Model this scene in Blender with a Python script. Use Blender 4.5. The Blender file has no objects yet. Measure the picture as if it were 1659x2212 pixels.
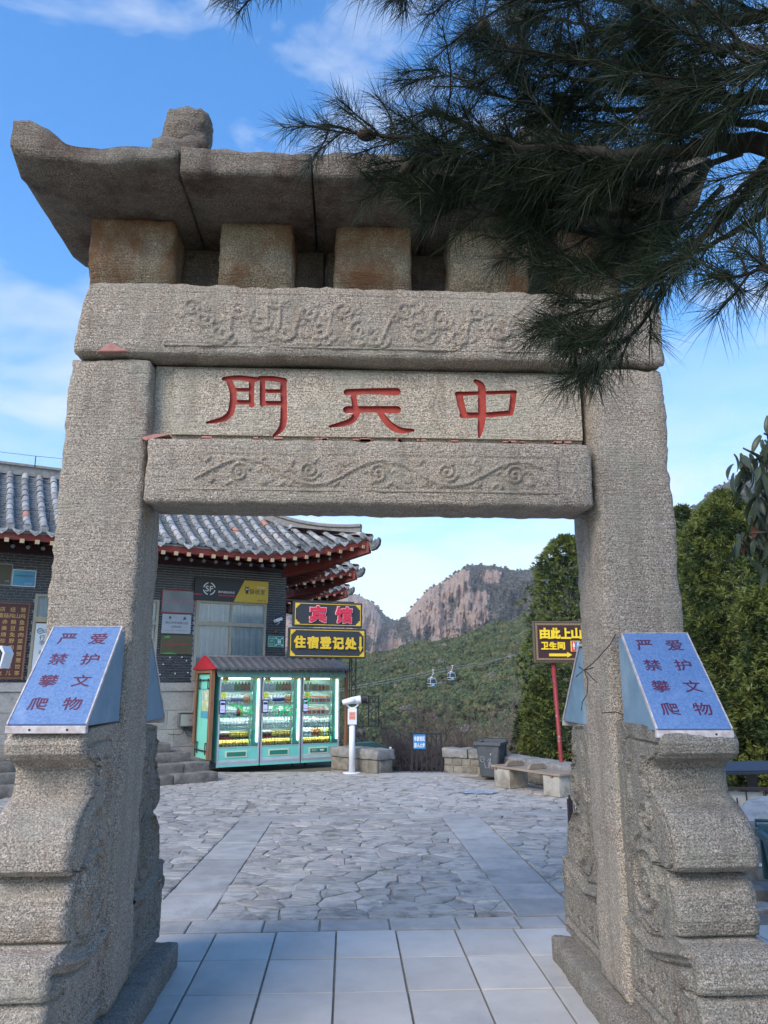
import bpy, bmesh, math, random
import numpy as np
from mathutils import Vector, Matrix, noise
random.seed(7); np.random.seed(7)
SC = bpy.context.scene
COL = SC.collection
R = math.radians
# ---------------------------------------------------------------- camera
CF, CCX, CCY, CPIT, CYAW, CH = 1640.0, 829.5, 1106.0, R(12.74), R(2.72), 1.6
cam = bpy.data.cameras.new('camera'); camo = bpy.data.objects.new('camera', cam); COL.objects.link(camo)
camo.location = (0, 0, CH); camo.rotation_euler = (R(90)+CPIT, 0, -CYAW)
cam.sensor_fit = 'HORIZONTAL'; cam.sensor_width = 36; cam.lens = 36*CF/1659
cam.clip_start = .05; cam.clip_end = 6000
SC.camera = camo
# ---------------------------------------------------------------- sky, sun, exposure
SUN_EL, SUN_AZ = R(38), R(220)          # azimuth measured clockwise from +Y (behind the camera, to the left)
sdir = Vector((math.sin(SUN_AZ)*math.cos(SUN_EL), math.cos(SUN_AZ)*math.cos(SUN_EL), math.sin(SUN_EL)))
w = bpy.data.worlds.new('World'); SC.world = w; w.use_nodes = True
nt = w.node_tree; nt.nodes.clear()
def N(nt, t, **k):
    n = nt.nodes.new(t)
    for a, b in k.items():
        if a == 'inp':
            for i, v in b.items(): n.inputs[i].default_value = v
        else: setattr(n, a, b)
    return n
def L(nt, a, b): nt.links.new(a, b)
sky = N(nt, 'ShaderNodeTexSky', sky_type='NISHITA', sun_disc=False, sun_elevation=SUN_EL, sun_rotation=SUN_AZ,
        altitude=900, air_density=1.0, dust_density=.6, ozone_density=2.2)
hs = N(nt, 'ShaderNodeHueSaturation', inp={'Saturation': 1.36, 'Value': 1.66})
bg = N(nt, 'ShaderNodeBackground', inp={'Strength': .15})
bgc = N(nt, 'ShaderNodeBackground', inp={'Color': (.90, .95, 1, 1), 'Strength': .78})
tc = N(nt, 'ShaderNodeTexCoord'); sep = N(nt, 'ShaderNodeSeparateXYZ')
mp = N(nt, 'ShaderNodeMapping'); mp.inputs['Scale'].default_value = (1.1, 1.1, 3.6); mp.inputs['Location'].default_value = (3.1, .4, 1.95)
mp.inputs['Rotation'].default_value = (R(8), R(-10), 0)
nz = N(nt, 'ShaderNodeTexNoise', inp={'Scale': 2.3, 'Detail': 9, 'Roughness': .57, 'Distortion': .5})
rp = N(nt, 'ShaderNodeMapRange', inp={'From Min': .54, 'From Max': .78, 'To Min': 0, 'To Max': .8})
lo = N(nt, 'ShaderNodeMapRange', inp={'From Min': .62, 'From Max': .12, 'To Min': 0.0, 'To Max': 1})
hz = N(nt, 'ShaderNodeMapRange', inp={'From Min': .45, 'From Max': -.02, 'To Min': 0.0, 'To Max': .8})
mx = N(nt, 'ShaderNodeMath', operation='MULTIPLY'); ml = N(nt, 'ShaderNodeMath', operation='MULTIPLY_ADD', inp={1: .16, 2: 0})
ad = N(nt, 'ShaderNodeMath', operation='ADD'); mxx = N(nt, 'ShaderNodeMath', operation='MAXIMUM')
ms = N(nt, 'ShaderNodeMixShader')
out = N(nt, 'ShaderNodeOutputWorld')
L(nt, tc.outputs['Generated'], mp.inputs['Vector']); L(nt, mp.outputs[0], nz.inputs['Vector']); L(nt, tc.outputs['Generated'], sep.inputs[0])
L(nt, sep.outputs['Z'], lo.inputs[0]); L(nt, sep.outputs['Z'], hz.inputs[0]); L(nt, lo.outputs[0], ml.inputs[0])
L(nt, nz.outputs[0], ad.inputs[0]); L(nt, ml.outputs[0], ad.inputs[1]); L(nt, ad.outputs[0], rp.inputs[0])
n2 = N(nt, 'ShaderNodeTexNoise', inp={'Scale': 3.2, 'Detail': 7, 'Roughness': .55}); mp2 = N(nt, 'ShaderNodeMapping'); mp2.inputs['Scale'].default_value = (1, 1, 3.2); mp2.inputs['Location'].default_value = (.7, 2.2, .3)
L(nt, tc.outputs['Generated'], mp2.inputs['Vector']); L(nt, mp2.outputs[0], n2.inputs['Vector'])
r2 = N(nt, 'ShaderNodeMapRange', inp={'From Min': .42, 'From Max': .60, 'To Min': .40, 'To Max': 1.6}); m2 = N(nt, 'ShaderNodeMath', operation='MULTIPLY'); L(nt, n2.outputs[0], r2.inputs[0]); L(nt, r2.outputs[0], m2.inputs[0]); L(nt, hz.outputs[0], m2.inputs[1])
L(nt, rp.outputs[0], mxx.inputs[0]); L(nt, m2.outputs[0], mxx.inputs[1])
L(nt, sky.outputs[0], hs.inputs['Color']); L(nt, hs.outputs[0], bg.inputs[0])
L(nt, mxx.outputs[0], ms.inputs[0]); L(nt, bg.outputs[0], ms.inputs[1]); L(nt, bgc.outputs[0], ms.inputs[2]); L(nt, ms.outputs[0], out.inputs[0])
sl = bpy.data.lights.new('sun', 'SUN'); sl.energy = 2.4; sl.angle = R(34); sl.color = (1, .87, .70)
so = bpy.data.objects.new('sun', sl); COL.objects.link(so); so.rotation_euler = sdir.to_track_quat('Z', 'Y').to_euler()
vs = SC.view_settings; vs.view_transform = 'Standard'; vs.look = 'None'; vs.gamma = 1; vs.exposure = 0.58; vs.use_curve_mapping = False
SC.cycles.max_bounces = 6; SC.cycles.transparent_max_bounces = 12; SC.cycles.use_denoising = True; SC.cycles.caustics_reflective = False; SC.cycles.caustics_refractive = False
# ---------------------------------------------------------------- pixel -> world (used for surveying the place from the photograph, 1659 px wide)
def ray(px, py):
    x = (px-CCX)/CF; y = -(py-CCY)/CF
    f = Vector((math.sin(CYAW)*math.cos(CPIT), math.cos(CYAW)*math.cos(CPIT), math.sin(CPIT)))
    r = Vector((math.cos(CYAW), -math.sin(CYAW), 0)); u = Vector((-math.sin(CYAW)*math.sin(CPIT), -math.cos(CYAW)*math.sin(CPIT), math.cos(CPIT)))
    return f+r*x+u*y
def at(px, py, Y):
    d = ray(px, py); return Vector((0, 0, CH))+d*(Y/d.y)
# ---------------------------------------------------------------- object helpers
def tag(o, label=None, cat=None, group=None, kind=None):
    if label: o['label'] = label
    if cat: o['category'] = cat
    if group: o['group'] = group
    if kind: o['kind'] = kind
    return o
def empty(name, loc=(0, 0, 0), rz=0, label=None, cat=None, group=None, kind=None):
    o = bpy.data.objects.new(name, None); COL.objects.link(o); o.location = loc; o.rotation_euler = (0, 0, rz); o.empty_display_size = .1
    return tag(o, label, cat, group, kind)
def inst(name, mesh, parent=None, loc=(0, 0, 0), rot=(0, 0, 0), sc=(1, 1, 1)):
    o = bpy.data.objects.new(name, mesh); COL.objects.link(o); o.parent = parent; o.location = loc; o.rotation_euler = rot; o.scale = sc
    return o
class MB:
    def __init__(s): s.v = []; s.f = []; s.m = []; s.M = None; s.mi = 0; s.sm = []
    def add(s, vs, fs, smooth=False, mi=None):
        b = len(s.v)
        if s.M is not None: vs = [s.M @ Vector(p) for p in vs]
        s.v.extend([tuple(p) for p in vs]); s.f.extend([tuple(b+i for i in f) for f in fs]); s.m.extend([s.mi if mi is None else mi]*len(fs)); s.sm.extend([smooth]*len(fs))
        return s
    def box(s, x0, x1, y0, y1, z0, z1, mi=None):
        return s.add([(x0, y0, z0), (x1, y0, z0), (x1, y1, z0), (x0, y1, z0), (x0, y0, z1), (x1, y0, z1), (x1, y1, z1), (x0, y1, z1)],
                     [(0, 3, 2, 1), (4, 5, 6, 7), (0, 1, 5, 4), (1, 2, 6, 5), (2, 3, 7, 6), (3, 0, 4, 7)], mi=mi)
    def tube(s, pts, rad, n=8, cap=True, mi=None, smooth=True):
        pts = [Vector(p) for p in pts]
        if not hasattr(rad, '__len__'): rad = [rad]*len(pts)
        vs = []; up = Vector((.13, .21, .97))
        for i, p in enumerate(pts):
            t = (pts[min(i+1, len(pts)-1)]-pts[max(i-1, 0)])
            t = t.normalized() if t.length > 1e-9 else Vector((0, 0, 1))
            a = t.cross(up)
            if a.length < .05: a = t.cross(Vector((1, 0, 0)))
            a.normalize(); b = t.cross(a)
            for k in range(n):
                an = 2*math.pi*k/n; vs.append(p+(a*math.cos(an)+b*math.sin(an))*rad[i])
        fs = []
        for i in range(len(pts)-1):
            for k in range(n):
                k2 = (k+1) % n; fs.append((i*n+k, (i+1)*n+k, (i+1)*n+k2, i*n+k2))
        if cap: fs.append(tuple(range(n))); fs.append(tuple(range((len(pts)-1)*n, len(pts)*n))[::-1])
        return s.add(vs, fs, smooth=smooth and n > 4, mi=mi)
    def lathe(s, prof, n=16, c=(0, 0, 0), mi=None):
        vs = []; fs = []
        for r, z in prof:
            for k in range(n):
                a = 2*math.pi*k/n; vs.append((c[0]+r*math.cos(a), c[1]+r*math.sin(a), c[2]+z))
        for i in range(len(prof)-1):
            for k in range(n):
                k2 = (k+1) % n; fs.append((i*n+k, i*n+k2, (i+1)*n+k2, (i+1)*n+k))
        fs.append(tuple(range(n))[::-1]); fs.append(tuple(range((len(prof)-1)*n, len(prof)*n)))
        return s.add(vs, fs, smooth=True, mi=mi)
    def prism(s, poly, a, b, axis='y', mi=None):
        "poly: (x,z) outline extruded y=a..b (axis y); (y,z) for x; (x,y) for z"
        n = len(poly)
        def P(p, t): return (p[0], t, p[1]) if axis == 'y' else ((t, p[0], p[1]) if axis == 'x' else (p[0], p[1], t))
        vs = [P(p, a) for p in poly]+[P(p, b) for p in poly]
        return s.add(vs, [tuple(range(n)), tuple(range(n, 2*n))[::-1]]+[(i, i+n, (i+1) % n+n, (i+1) % n) for i in range(n)], mi=mi)
    def mesh(s, name, mats, fix=True):
        me = bpy.data.meshes.new(name); me.from_pydata(s.v, [], s.f)
        for m in (mats if isinstance(mats, (list, tuple)) else [mats]): me.materials.append(m)
        me.polygons.foreach_set('material_index', s.m); me.polygons.foreach_set('use_smooth', s.sm)
        if fix:
            bm = bmesh.new(); bm.from_mesh(me); bmesh.ops.recalc_face_normals(bm, faces=bm.faces); bm.to_mesh(me); bm.free()
        me.update(); return me
    def build(s, name, mats, parent=None, loc=(0, 0, 0), rot=(0, 0, 0), fix=True, bevel=0):
        me = s.mesh(name, mats, fix)
        o = inst(name, me, parent, loc, rot)
        if bevel:
            bm = bmesh.new(); bm.from_mesh(me)
            bmesh.ops.bevel(bm, geom=[e for e in bm.edges if len(e.link_faces) == 2 and e.calc_face_angle(0) > .6], offset=bevel, segments=1, affect='EDGES', clamp_overlap=True)
            bm.to_mesh(me); bm.free()
        return o
def box(name, m, parent, x0, x1, y0, y1, z0, z1, bevel=0): return MB().box(x0, x1, y0, y1, z0, z1).build(name, m, parent, bevel=bevel)
# ---------------------------------------------------------------- materials
def mat(name, c1, c2=None, scale=20, rough=.7, bump=0, metal=0, rnd=0, detail=6, bscale=None, streak=None, emit=0, c3=None, s3=3, t3=(.5, .65), spec=.5, bdist=.01):
    m = bpy.data.materials.new(name); m.use_nodes = True; nt = m.node_tree; b = nt.nodes['Principled BSDF']
    b.inputs['Roughness'].default_value = rough; b.inputs['Metallic'].default_value = metal; b.inputs['Specular IOR Level'].default_value = spec
    c1 = (*c1, 1)
    if c2 is None and not bump and not rnd:
        b.inputs['Base Color'].default_value = c1
    else:
        c2 = (*(c2 or c1[:3]), 1)
        tc = N(nt, 'ShaderNodeTexCoord'); oi = N(nt, 'ShaderNodeObjectInfo')
        off = N(nt, 'ShaderNodeVectorMath', operation='SCALE', inp={0: (7.3, 3.1, 5.7)}); L(nt, oi.outputs['Random'], off.inputs['Scale'])
        av = N(nt, 'ShaderNodeVectorMath', operation='ADD'); L(nt, tc.outputs['Object'], av.inputs[0]); L(nt, off.outputs[0], av.inputs[1])
        src = av.outputs[0]
        if streak:
            mpp = N(nt, 'ShaderNodeMapping'); mpp.inputs['Scale'].default_value = streak; L(nt, src, mpp.inputs[0]); src2 = mpp.outputs[0]
        else: src2 = src
        nz = N(nt, 'ShaderNodeTexNoise', inp={'Scale': scale, 'Detail': detail, 'Roughness': .6}); L(nt, src2, nz.inputs['Vector'])
        cr = N(nt, 'ShaderNodeMapRange', inp={'From Min': .33, 'From Max': .67}); L(nt, nz.outputs[0], cr.inputs[0])
        mc = N(nt, 'ShaderNodeMix', data_type='RGBA'); L(nt, cr.outputs[0], mc.inputs['Factor']); mc.inputs['A'].default_value = c1; mc.inputs['B'].default_value = c2
        res = mc.outputs['Result']
        if c3:
            n3 = N(nt, 'ShaderNodeTexNoise', inp={'Scale': s3, 'Detail': 5, 'Roughness': .65}); L(nt, src, n3.inputs['Vector'])
            r3 = N(nt, 'ShaderNodeMapRange', inp={'From Min': t3[0], 'From Max': t3[1]}); L(nt, n3.outputs[0], r3.inputs[0])
            m3 = N(nt, 'ShaderNodeMix', data_type='RGBA'); L(nt, r3.outputs[0], m3.inputs['Factor']); L(nt, res, m3.inputs['A']); m3.inputs['B'].default_value = (*c3, 1)
            res = m3.outputs['Result']
        if rnd:
            rr = N(nt, 'ShaderNodeMapRange', inp={'To Min': 1-rnd, 'To Max': 1+rnd}); L(nt, oi.outputs['Random'], rr.inputs[0])
            mv = N(nt, 'ShaderNodeVectorMath', operation='SCALE'); L(nt, res, mv.inputs[0]); L(nt, rr.outputs[0], mv.inputs['Scale']); res = mv.outputs[0]
        L(nt, res, b.inputs['Base Color'])
        if bump:
            if bscale:
                n2 = N(nt, 'ShaderNodeTexNoise', inp={'Scale': bscale, 'Detail': 5, 'Roughness': .6}); L(nt, src, n2.inputs['Vector']); h = n2.outputs[0]
            else: h = nz.outputs[0]
            bp = N(nt, 'ShaderNodeBump', inp={'Strength': bump, 'Distance': bdist}); L(nt, h, bp.inputs['Height']); L(nt, bp.outputs[0], b.inputs['Normal'])
    if emit:
        b.inputs['Emission Color'].default_value = c1; b.inputs['Emission Strength'].default_value = emit
    return m
def granite(name, tint=(1, 1, 1), dark=1.0, stain=(.16, .09, .055), stain_amt=(.6, .8), lichen=(.30, .30, .25)):
    m = bpy.data.materials.new(name); m.use_nodes = True; nt = m.node_tree; b = nt.nodes['Principled BSDF']; b.inputs['Roughness'].default_value = .88; b.inputs['Specular IOR Level'].default_value = .25
    tc = N(nt, 'ShaderNodeTexCoord'); ge = N(nt, 'ShaderNodeNewGeometry'); P = ge.outputs['Position']
    def noi(sc, det=3, ro=.6, st=None):
        n = N(nt, 'ShaderNodeTexNoise', inp={'Scale': sc, 'Detail': det, 'Roughness': ro})
        if st:
            q = N(nt, 'ShaderNodeMapping'); q.inputs['Scale'].default_value = st; L(nt, P, q.inputs[0]); L(nt, q.outputs[0], n.inputs['Vector'])
        else: L(nt, P, n.inputs['Vector'])
        return n.outputs[0]
    def mr(x, a, b_, c=0, d=1):
        n = N(nt, 'ShaderNodeMapRange', inp={'From Min': a, 'From Max': b_, 'To Min': c, 'To Max': d}); L(nt, x, n.inputs[0]); return n.outputs[0]
    def mixc(f, A, B):
        n = N(nt, 'ShaderNodeMix', data_type='RGBA'); L(nt, f, n.inputs['Factor'])
        for k, v in (('A', A), ('B', B)):
            if isinstance(v, tuple): n.inputs[k].default_value = (*v, 1)
            else: L(nt, v, n.inputs[k])
        return n.outputs['Result']
    def S(c): return tuple(c[i]*tint[i]*dark for i in range(3))
    grain = noi(125, 3, .7); pits = noi(60, 3, .7, (1, 1, 1.7))
    c = mixc(mr(grain, .38, .62), S((.15, .126, .105)), S((.53, .455, .375)))
    c = mixc(mr(noi(140, 1), .60, .66), c, S((.64, .59, .52)))
    c = mixc(mr(noi(170, 1), .65, .70), c, S((.07, .064, .055)))
    c = mixc(mr(noi(4.5, 5, .6, (2.2, 2.2, .28)), .50, .72, 0, .62), c, S((.19, .165, .135)))
    c = mixc(mr(noi(22, 4, .6, (.25, 1, 3.2)), .50, .66, 0, .35), c, S((.16, .14, .12)))
    c = mixc(mr(noi(3.1, 5, .65), .46, .72, 0, .55), c, S(lichen))
    c = mixc(mr(noi(2.3, 6, .7, (1, 1, .6)), stain_amt[0], stain_amt[1], 0, .8), c, S(stain))
    c = mixc(mr(noi(7, 6, .7), .56, .78, 0, .5), c, S((.15, .145, .135)))
    L(nt, c, b.inputs['Base Color'])
    ch = noi(30, 2, .5, (.22, 1, 3.2))
    a = N(nt, 'ShaderNodeMath', operation='MULTIPLY_ADD', inp={1: .8}); L(nt, ch, a.inputs[0]); L(nt, pits, a.inputs[2])
    a2 = N(nt, 'ShaderNodeMath', operation='MULTIPLY_ADD', inp={1: .8}); L(nt, grain, a2.inputs[0]); L(nt, a.outputs[0], a2.inputs[2])
    bp = N(nt, 'ShaderNodeBump', inp={'Strength': .85, 'Distance': .014}); L(nt, a2.outputs[0], bp.inputs['Height']); L(nt, bp.outputs[0], b.inputs['Normal'])
    return m
M = {}
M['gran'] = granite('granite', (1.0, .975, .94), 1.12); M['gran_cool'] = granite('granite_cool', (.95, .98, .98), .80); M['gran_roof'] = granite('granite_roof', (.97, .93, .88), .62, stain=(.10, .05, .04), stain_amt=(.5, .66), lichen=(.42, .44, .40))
M['gran_blk'] = granite('granite_bracket', (1.02, .95, .78), .95, stain=(.20, .085, .035), stain_amt=(.44, .60))
M['gran_tab'] = granite('granite_tablet', (1.1, 1.09, 1.03), 1.28, stain=(.30, .18, .11), stain_amt=(.62, .8))
M['red'] = mat('carved_red_paint', (.42, .055, .035), (.30, .035, .025), 30, .75, .3)
M['mortar'] = mat('pink_mortar', (.48, .24, .20), (.36, .17, .14), 25, .9, .5)
M['darkgap'] = mat('dark_joint', (.03, .028, .026), (.06, .05, .045), 20, .95)
M['tile'] = mat('paving_slab', (.395, .38, .355), (.485, .47, .44), 3.2, .55, .4, bscale=170, rnd=.07, c3=(.30, .30, .295), s3=1.7, t3=(.56, .8), bdist=.004)
M['slab'] = mat('band_slab', (.29, .28, .26), (.39, .375, .35), 5, .65, .5, bscale=60, rnd=.16, c3=(.21, .21, .20), s3=3, t3=(.5, .75))
M['flag'] = mat('flagstone', (.29, .27, .24), (.43, .405, .365), 7, .62, 1.0, streak=(.45, 2.2, 1), rnd=.18, c3=(.15, .135, .115), s3=6, t3=(.5, .70), bdist=.04)
M['flagw'] = mat('flagstone_warm', (.32, .285, .255), (.42, .375, .34), 8, .65, .8, bscale=26, rnd=.2, bdist=.03)
M['grout'] = mat('grout', (.19, .17, .145), (.26, .235, .20), 30, .95, .6, bscale=70)
M['white'] = mat('white_paint', (.78, .79, .8), (.7, .71, .72), 6, .45)
M['black'] = mat('black_metal', (.018, .018, .02), rough=.45)
M['blackm'] = mat('black_board', (.03, .036, .042), rough=.55)
# ---------------------------------------------------------------- strokes, relief, text
def stroke_poly(pts, wds, cap=5):
    "outline of a brush stroke: points (x,z), widths"
    P = [Vector((p[0], p[1])) for p in pts]; Lf = []; Rt = []
    # densify
    Q = []; W = []
    for i in range(len(P)-1):
        for k in range(4):
            t = k/4; p0 = P[max(i-1, 0)]; p1 = P[i]; p2 = P[i+1]; p3 = P[min(i+2, len(P)-1)]
            q = .5*((2*p1)+(p2-p0)*t+(2*p0-5*p1+4*p2-p3)*t*t+(3*p1-p0-3*p2+p3)*t**3); Q.append(q); W.append(wds[i]*(1-t)+wds[i+1]*t)
    Q.append(P[-1]); W.append(wds[-1])
    for i, q in enumerate(Q):
        t = (Q[min(i+1, len(Q)-1)]-Q[max(i-1, 0)]).normalized(); n = Vector((-t.y, t.x))
        Lf.append(q+n*W[i]/2); Rt.append(q-n*W[i]/2)
    t = (Q[-1]-Q[-2]).normalized(); e = [Q[-1]+Matrix.Rotation(R(90-180*k/cap), 2) @ t*W[-1]/2 for k in range(1, cap)]
    t = (Q[1]-Q[0]).normalized(); s = [Q[0]+Matrix.Rotation(R(-90-180*k/cap), 2) @ t*W[0]/2 for k in range(1, cap)]
    return Lf+e+Rt[::-1]+s
def text_verts(body, h=None, wid=None, bold=0, ext=0.0, res=3):
    "returns (verts, faces) of a text centred on origin in the XZ plane facing -Y; h: height, wid: width"
    c = bpy.data.curves.new('t', 'FONT'); c.body = body; c.align_x = 'CENTER'; c.offset = bold; c.resolution_u = res; c.fill_mode = 'BOTH'; c.extrude = 0
    o = bpy.data.objects.new('t', c); COL.objects.link(o)
    dg = bpy.context.evaluated_depsgraph_get(); me = bpy.data.meshes.new_from_object(o.evaluated_get(dg))
    V = np.array([v.co[:] for v in me.vertices]); F = [tuple(p.vertices) for p in me.polygons]
    bpy.data.objects.remove(o); bpy.data.curves.remove(c); bpy.data.meshes.remove(me)
    if not len(V): return [], [], 1
    mn = V.min(0); mx_ = V.max(0); V = V-(mn+mx_)/2; sz = mx_-mn
    sx = wid/sz[0] if wid else None; sy = h/sz[1] if h else None
    if sx is None: sx = sy
    if sy is None: sy = sx
    vv = [(v[0]*sx, -ext, v[1]*sy) for v in V]; fs = [f for f in F]
    if ext:
        n = len(vv); vv = vv+[(x, 0, z) for x, y, z in vv]
        from collections import Counter
        ec = Counter(); 
        for f in F:
            for i in range(len(f)): ec[(f[i], f[(i+1) % len(f)])] += 1
        for (a, b) in ec:
            if (b, a) not in ec: fs.append((b, a, a+n, b+n))
    return vv, fs, 0
def text(name, body, m, parent, x, y, z, h=None, wid=None, bold=0, ext=0.0, res=3):
    "bold is taken as a share of the glyph height: the glyph is thickened by shifted copies"
    n = max(1, len(body)); hh = h or wid/n; wd = wid or hh*n; d = bold*.85*hh*.5
    vv, fs, _ = text_verts(body, h-2*d if h else None, wid-2*d if wid else None, 0, ext, res)
    b = MB(); sh = [(0, 0)]+([(-d, -d), (d, -d), (-d, d), (d, d), (d, 0), (-d, 0), (0, d), (0, -d)] if bold > .03 else ([(-d, 0), (d, 0), (0, d), (0, -d)] if bold else []))
    for k, (dx, dz) in enumerate(sh):
        e = .00012*k; b.add([(p[0]+dx, p[1]-(e if p[1] < 0 or not ext else 0), p[2]+dz) for p in vv], fs)
    return b.build(name, m, parent, loc=(x, y, z), fix=False)
def relief(strokes, x0, x1, z0, z1, step, amp=.006, wid=.008, sink=.008, frame=True, seed=0):
    "carved panel height field; strokes: list of (points, raise, width)"
    nx = int((x1-x0)/step)+1; nz_ = int((z1-z0)/step)+1
    X, Z = np.meshgrid(np.linspace(x0, x1, nx), np.linspace(z0, z1, nz_)); H = np.zeros_like(X)
    for pts, a, wd in strokes:
        P = []
        for i in range(len(pts)-1):
            n = max(1, int(math.dist(pts[i], pts[i+1])/(step*.8)))
            for k in range(n): P.append((pts[i][0]+(pts[i+1][0]-pts[i][0])*k/n, pts[i][1]+(pts[i+1][1]-pts[i][1])*k/n))
        P.append(pts[-1]); P = np.array(P); ok = (X > P[:, 0].min()-wd*2) & (X < P[:, 0].max()+wd*2) & (Z > P[:, 1].min()-wd*2) & (Z < P[:, 1].max()+wd*2)
        if not ok.any(): continue
        d = np.sqrt(((X[ok][:, None]-P[None, :, 0])**2+(Z[ok][:, None]-P[None, :, 1])**2).min(1))
        h = a*np.clip(1.25-d/wd, 0, 1)**.6
        H[ok] = np.where(np.abs(h) > np.abs(H[ok]), h, H[ok])
    return X, Z, H
def panel_obj(name, X, Z, H, y, m, parent, edge=.012):
    nz_, nx = X.shape; E = np.zeros_like(H); E[0, :] = E[-1, :] = E[:, 0] = E[:, -1] = 1
    V = [(X[j, i], y-H[j, i]+(edge if E[j, i] else 0), Z[j, i]) for j in range(nz_) for i in range(nx)]
    F = [(j*nx+i, j*nx+i+1, (j+1)*nx+i+1, (j+1)*nx+i) for j in range(nz_-1) for i in range(nx-1)]
    b = MB(); b.add(V, F, smooth=True); return b.build(name, m, parent, fix=False)
def spiral(cx, cz, r, turns=1.6, a0=0, sgn=1, r0=.12, n=26):
    return [(cx+r*(r0+(1-r0)*t)*math.cos(a0+sgn*2*math.pi*turns*t), cz+r*(r0+(1-r0)*t)*math.sin(a0+sgn*2*math.pi*turns*t)) for t in [k/n for k in range(n+1)]]
def stone(name, m, parent, x0, x1, y0, y1, z0, z1, r=.02, step=.04, amp=.006, fr=6, seed=0, fn=None, rough=.0025):
    "a dressed block: gridded box with rounded arrises and an uneven surface"
    cx, cy, cz = (x0+x1)/2, (y0+y1)/2, (z0+z1)/2; h = Vector(((x1-x0)/2, (y1-y0)/2, (z1-z0)/2)); r = min(r, *h)*.999
    n = [max(4, int(round(2*h[i]/step))) for i in range(3)]; idx = {}; V = []; F = []
    def lin(i, k):   # puts extra lines near the arris
        if n[i] < 4 or r > .8*2*h[i]/n[i]: return -h[i]+2*h[i]*k/n[i]
        if k == 0 or k == n[i]: return -h[i] if k == 0 else h[i]
        return -h[i]+r+2*(h[i]-r)*(k-1)/(n[i]-2)
    def vid(i, j, k):
        key = (i, j, k)
        if key not in idx: idx[key] = len(V); V.append(Vector((lin(0, i), lin(1, j), lin(2, k))))
        return idx[key]
    for i in range(n[0]):
        for j in range(n[1]): F.append((vid(i, j, 0), vid(i, j+1, 0), vid(i+1, j+1, 0), vid(i+1, j, 0))); F.append((vid(i, j, n[2]), vid(i+1, j, n[2]), vid(i+1, j+1, n[2]), vid(i, j+1, n[2])))
    for i in range(n[0]):
        for k in range(n[2]): F.append((vid(i, 0, k), vid(i+1, 0, k), vid(i+1, 0, k+1), vid(i, 0, k+1))); F.append((vid(i, n[1], k), vid(i, n[1], k+1), vid(i+1, n[1], k+1), vid(i+1, n[1], k)))
    for j in range(n[1]):
        for k in range(n[2]): F.append((vid(0, j, k), vid(0, j, k+1), vid(0, j+1, k+1), vid(0, j+1, k))); F.append((vid(n[0], j, k), vid(n[0], j+1, k), vid(n[0], j+1, k+1), vid(n[0], j, k+1)))
    out = []
    for p in V:
        q = Vector([max(-h[i]+r, min(h[i]-r, p[i])) for i in range(3)]); d = p-q
        nn = d.normalized() if d.length > 1e-9 else Vector((0, 0, 0))
        p2 = q+nn*min(r, max(abs(d.x), abs(d.y), abs(d.z))) if d.length > 1e-9 else p
        w_ = p2+Vector((cx, cy, cz)); s_ = Vector((seed*3.7, seed*1.3, 0))
        e = sum(1 for i in range(3) if abs(p[i]) > h[i]-r*1.2)
        a = amp*(noise.fractal(w_*fr+s_, 1, 2, 4))+rough*noise.noise(w_*40+s_)
        if e >= 2: a -= abs(noise.noise(w_*14+s_))*amp*1.9
        if nn.length == 0: nn = Vector((0, 0, 0))
        w_ = w_+nn*a
        if fn: w_ = fn(w_)
        out.append(w_)
    b = MB(); b.add(out, F, smooth=True); return b.build(name, m, parent, fix=False)
# ================================================================ STONE GATE
def wp(parent, *objs):
    for o in objs: o.parent = parent; o.matrix_parent_inverse = Matrix.Translation(-parent.location)
    return objs[0]
gate = empty('stone_gate', (.12, 4.1, 0), label='weathered grey granite gateway with three large red carved characters across its lintel', cat='gate')
GP = []
def g(o): GP.append(o); return o
for x0, x1, sd in ((-1.52, -1.075, 1), (1.325, 1.757, 2)):
    g(stone('pillar', M['gran'], None, x0, x1, 3.9, 4.33, .12, 3.328, r=.03, step=.028, amp=.010, fr=4, seed=sd, rough=.003))
    xi, xo = (-1.6, -.965) if sd == 1 else (1.235, 1.9)
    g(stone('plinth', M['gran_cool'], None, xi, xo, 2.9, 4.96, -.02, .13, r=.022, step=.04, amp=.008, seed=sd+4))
# lintels
def ubf(p):
    if p.x < -1.3: t = (p.z-3.33)/.435; lim = -1.49+.09*max(0, t-.2)**1.5; p.x = max(p.x, lim)
    p.z += .012*max(0, .3-p.x)*.12
    return p
g(stone('upper_beam', M['gran'], None, -1.50, 1.765, 3.87, 4.30, 3.335, 3.768, r=.028, step=.034, amp=.010, fr=5, seed=11, fn=ubf))
g(stone('lower_beam', M['gran'], None, -1.066, 1.305, 3.86, 4.19, 2.512, 2.868, r=.022, step=.032, amp=.007, fr=5, seed=12))
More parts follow.
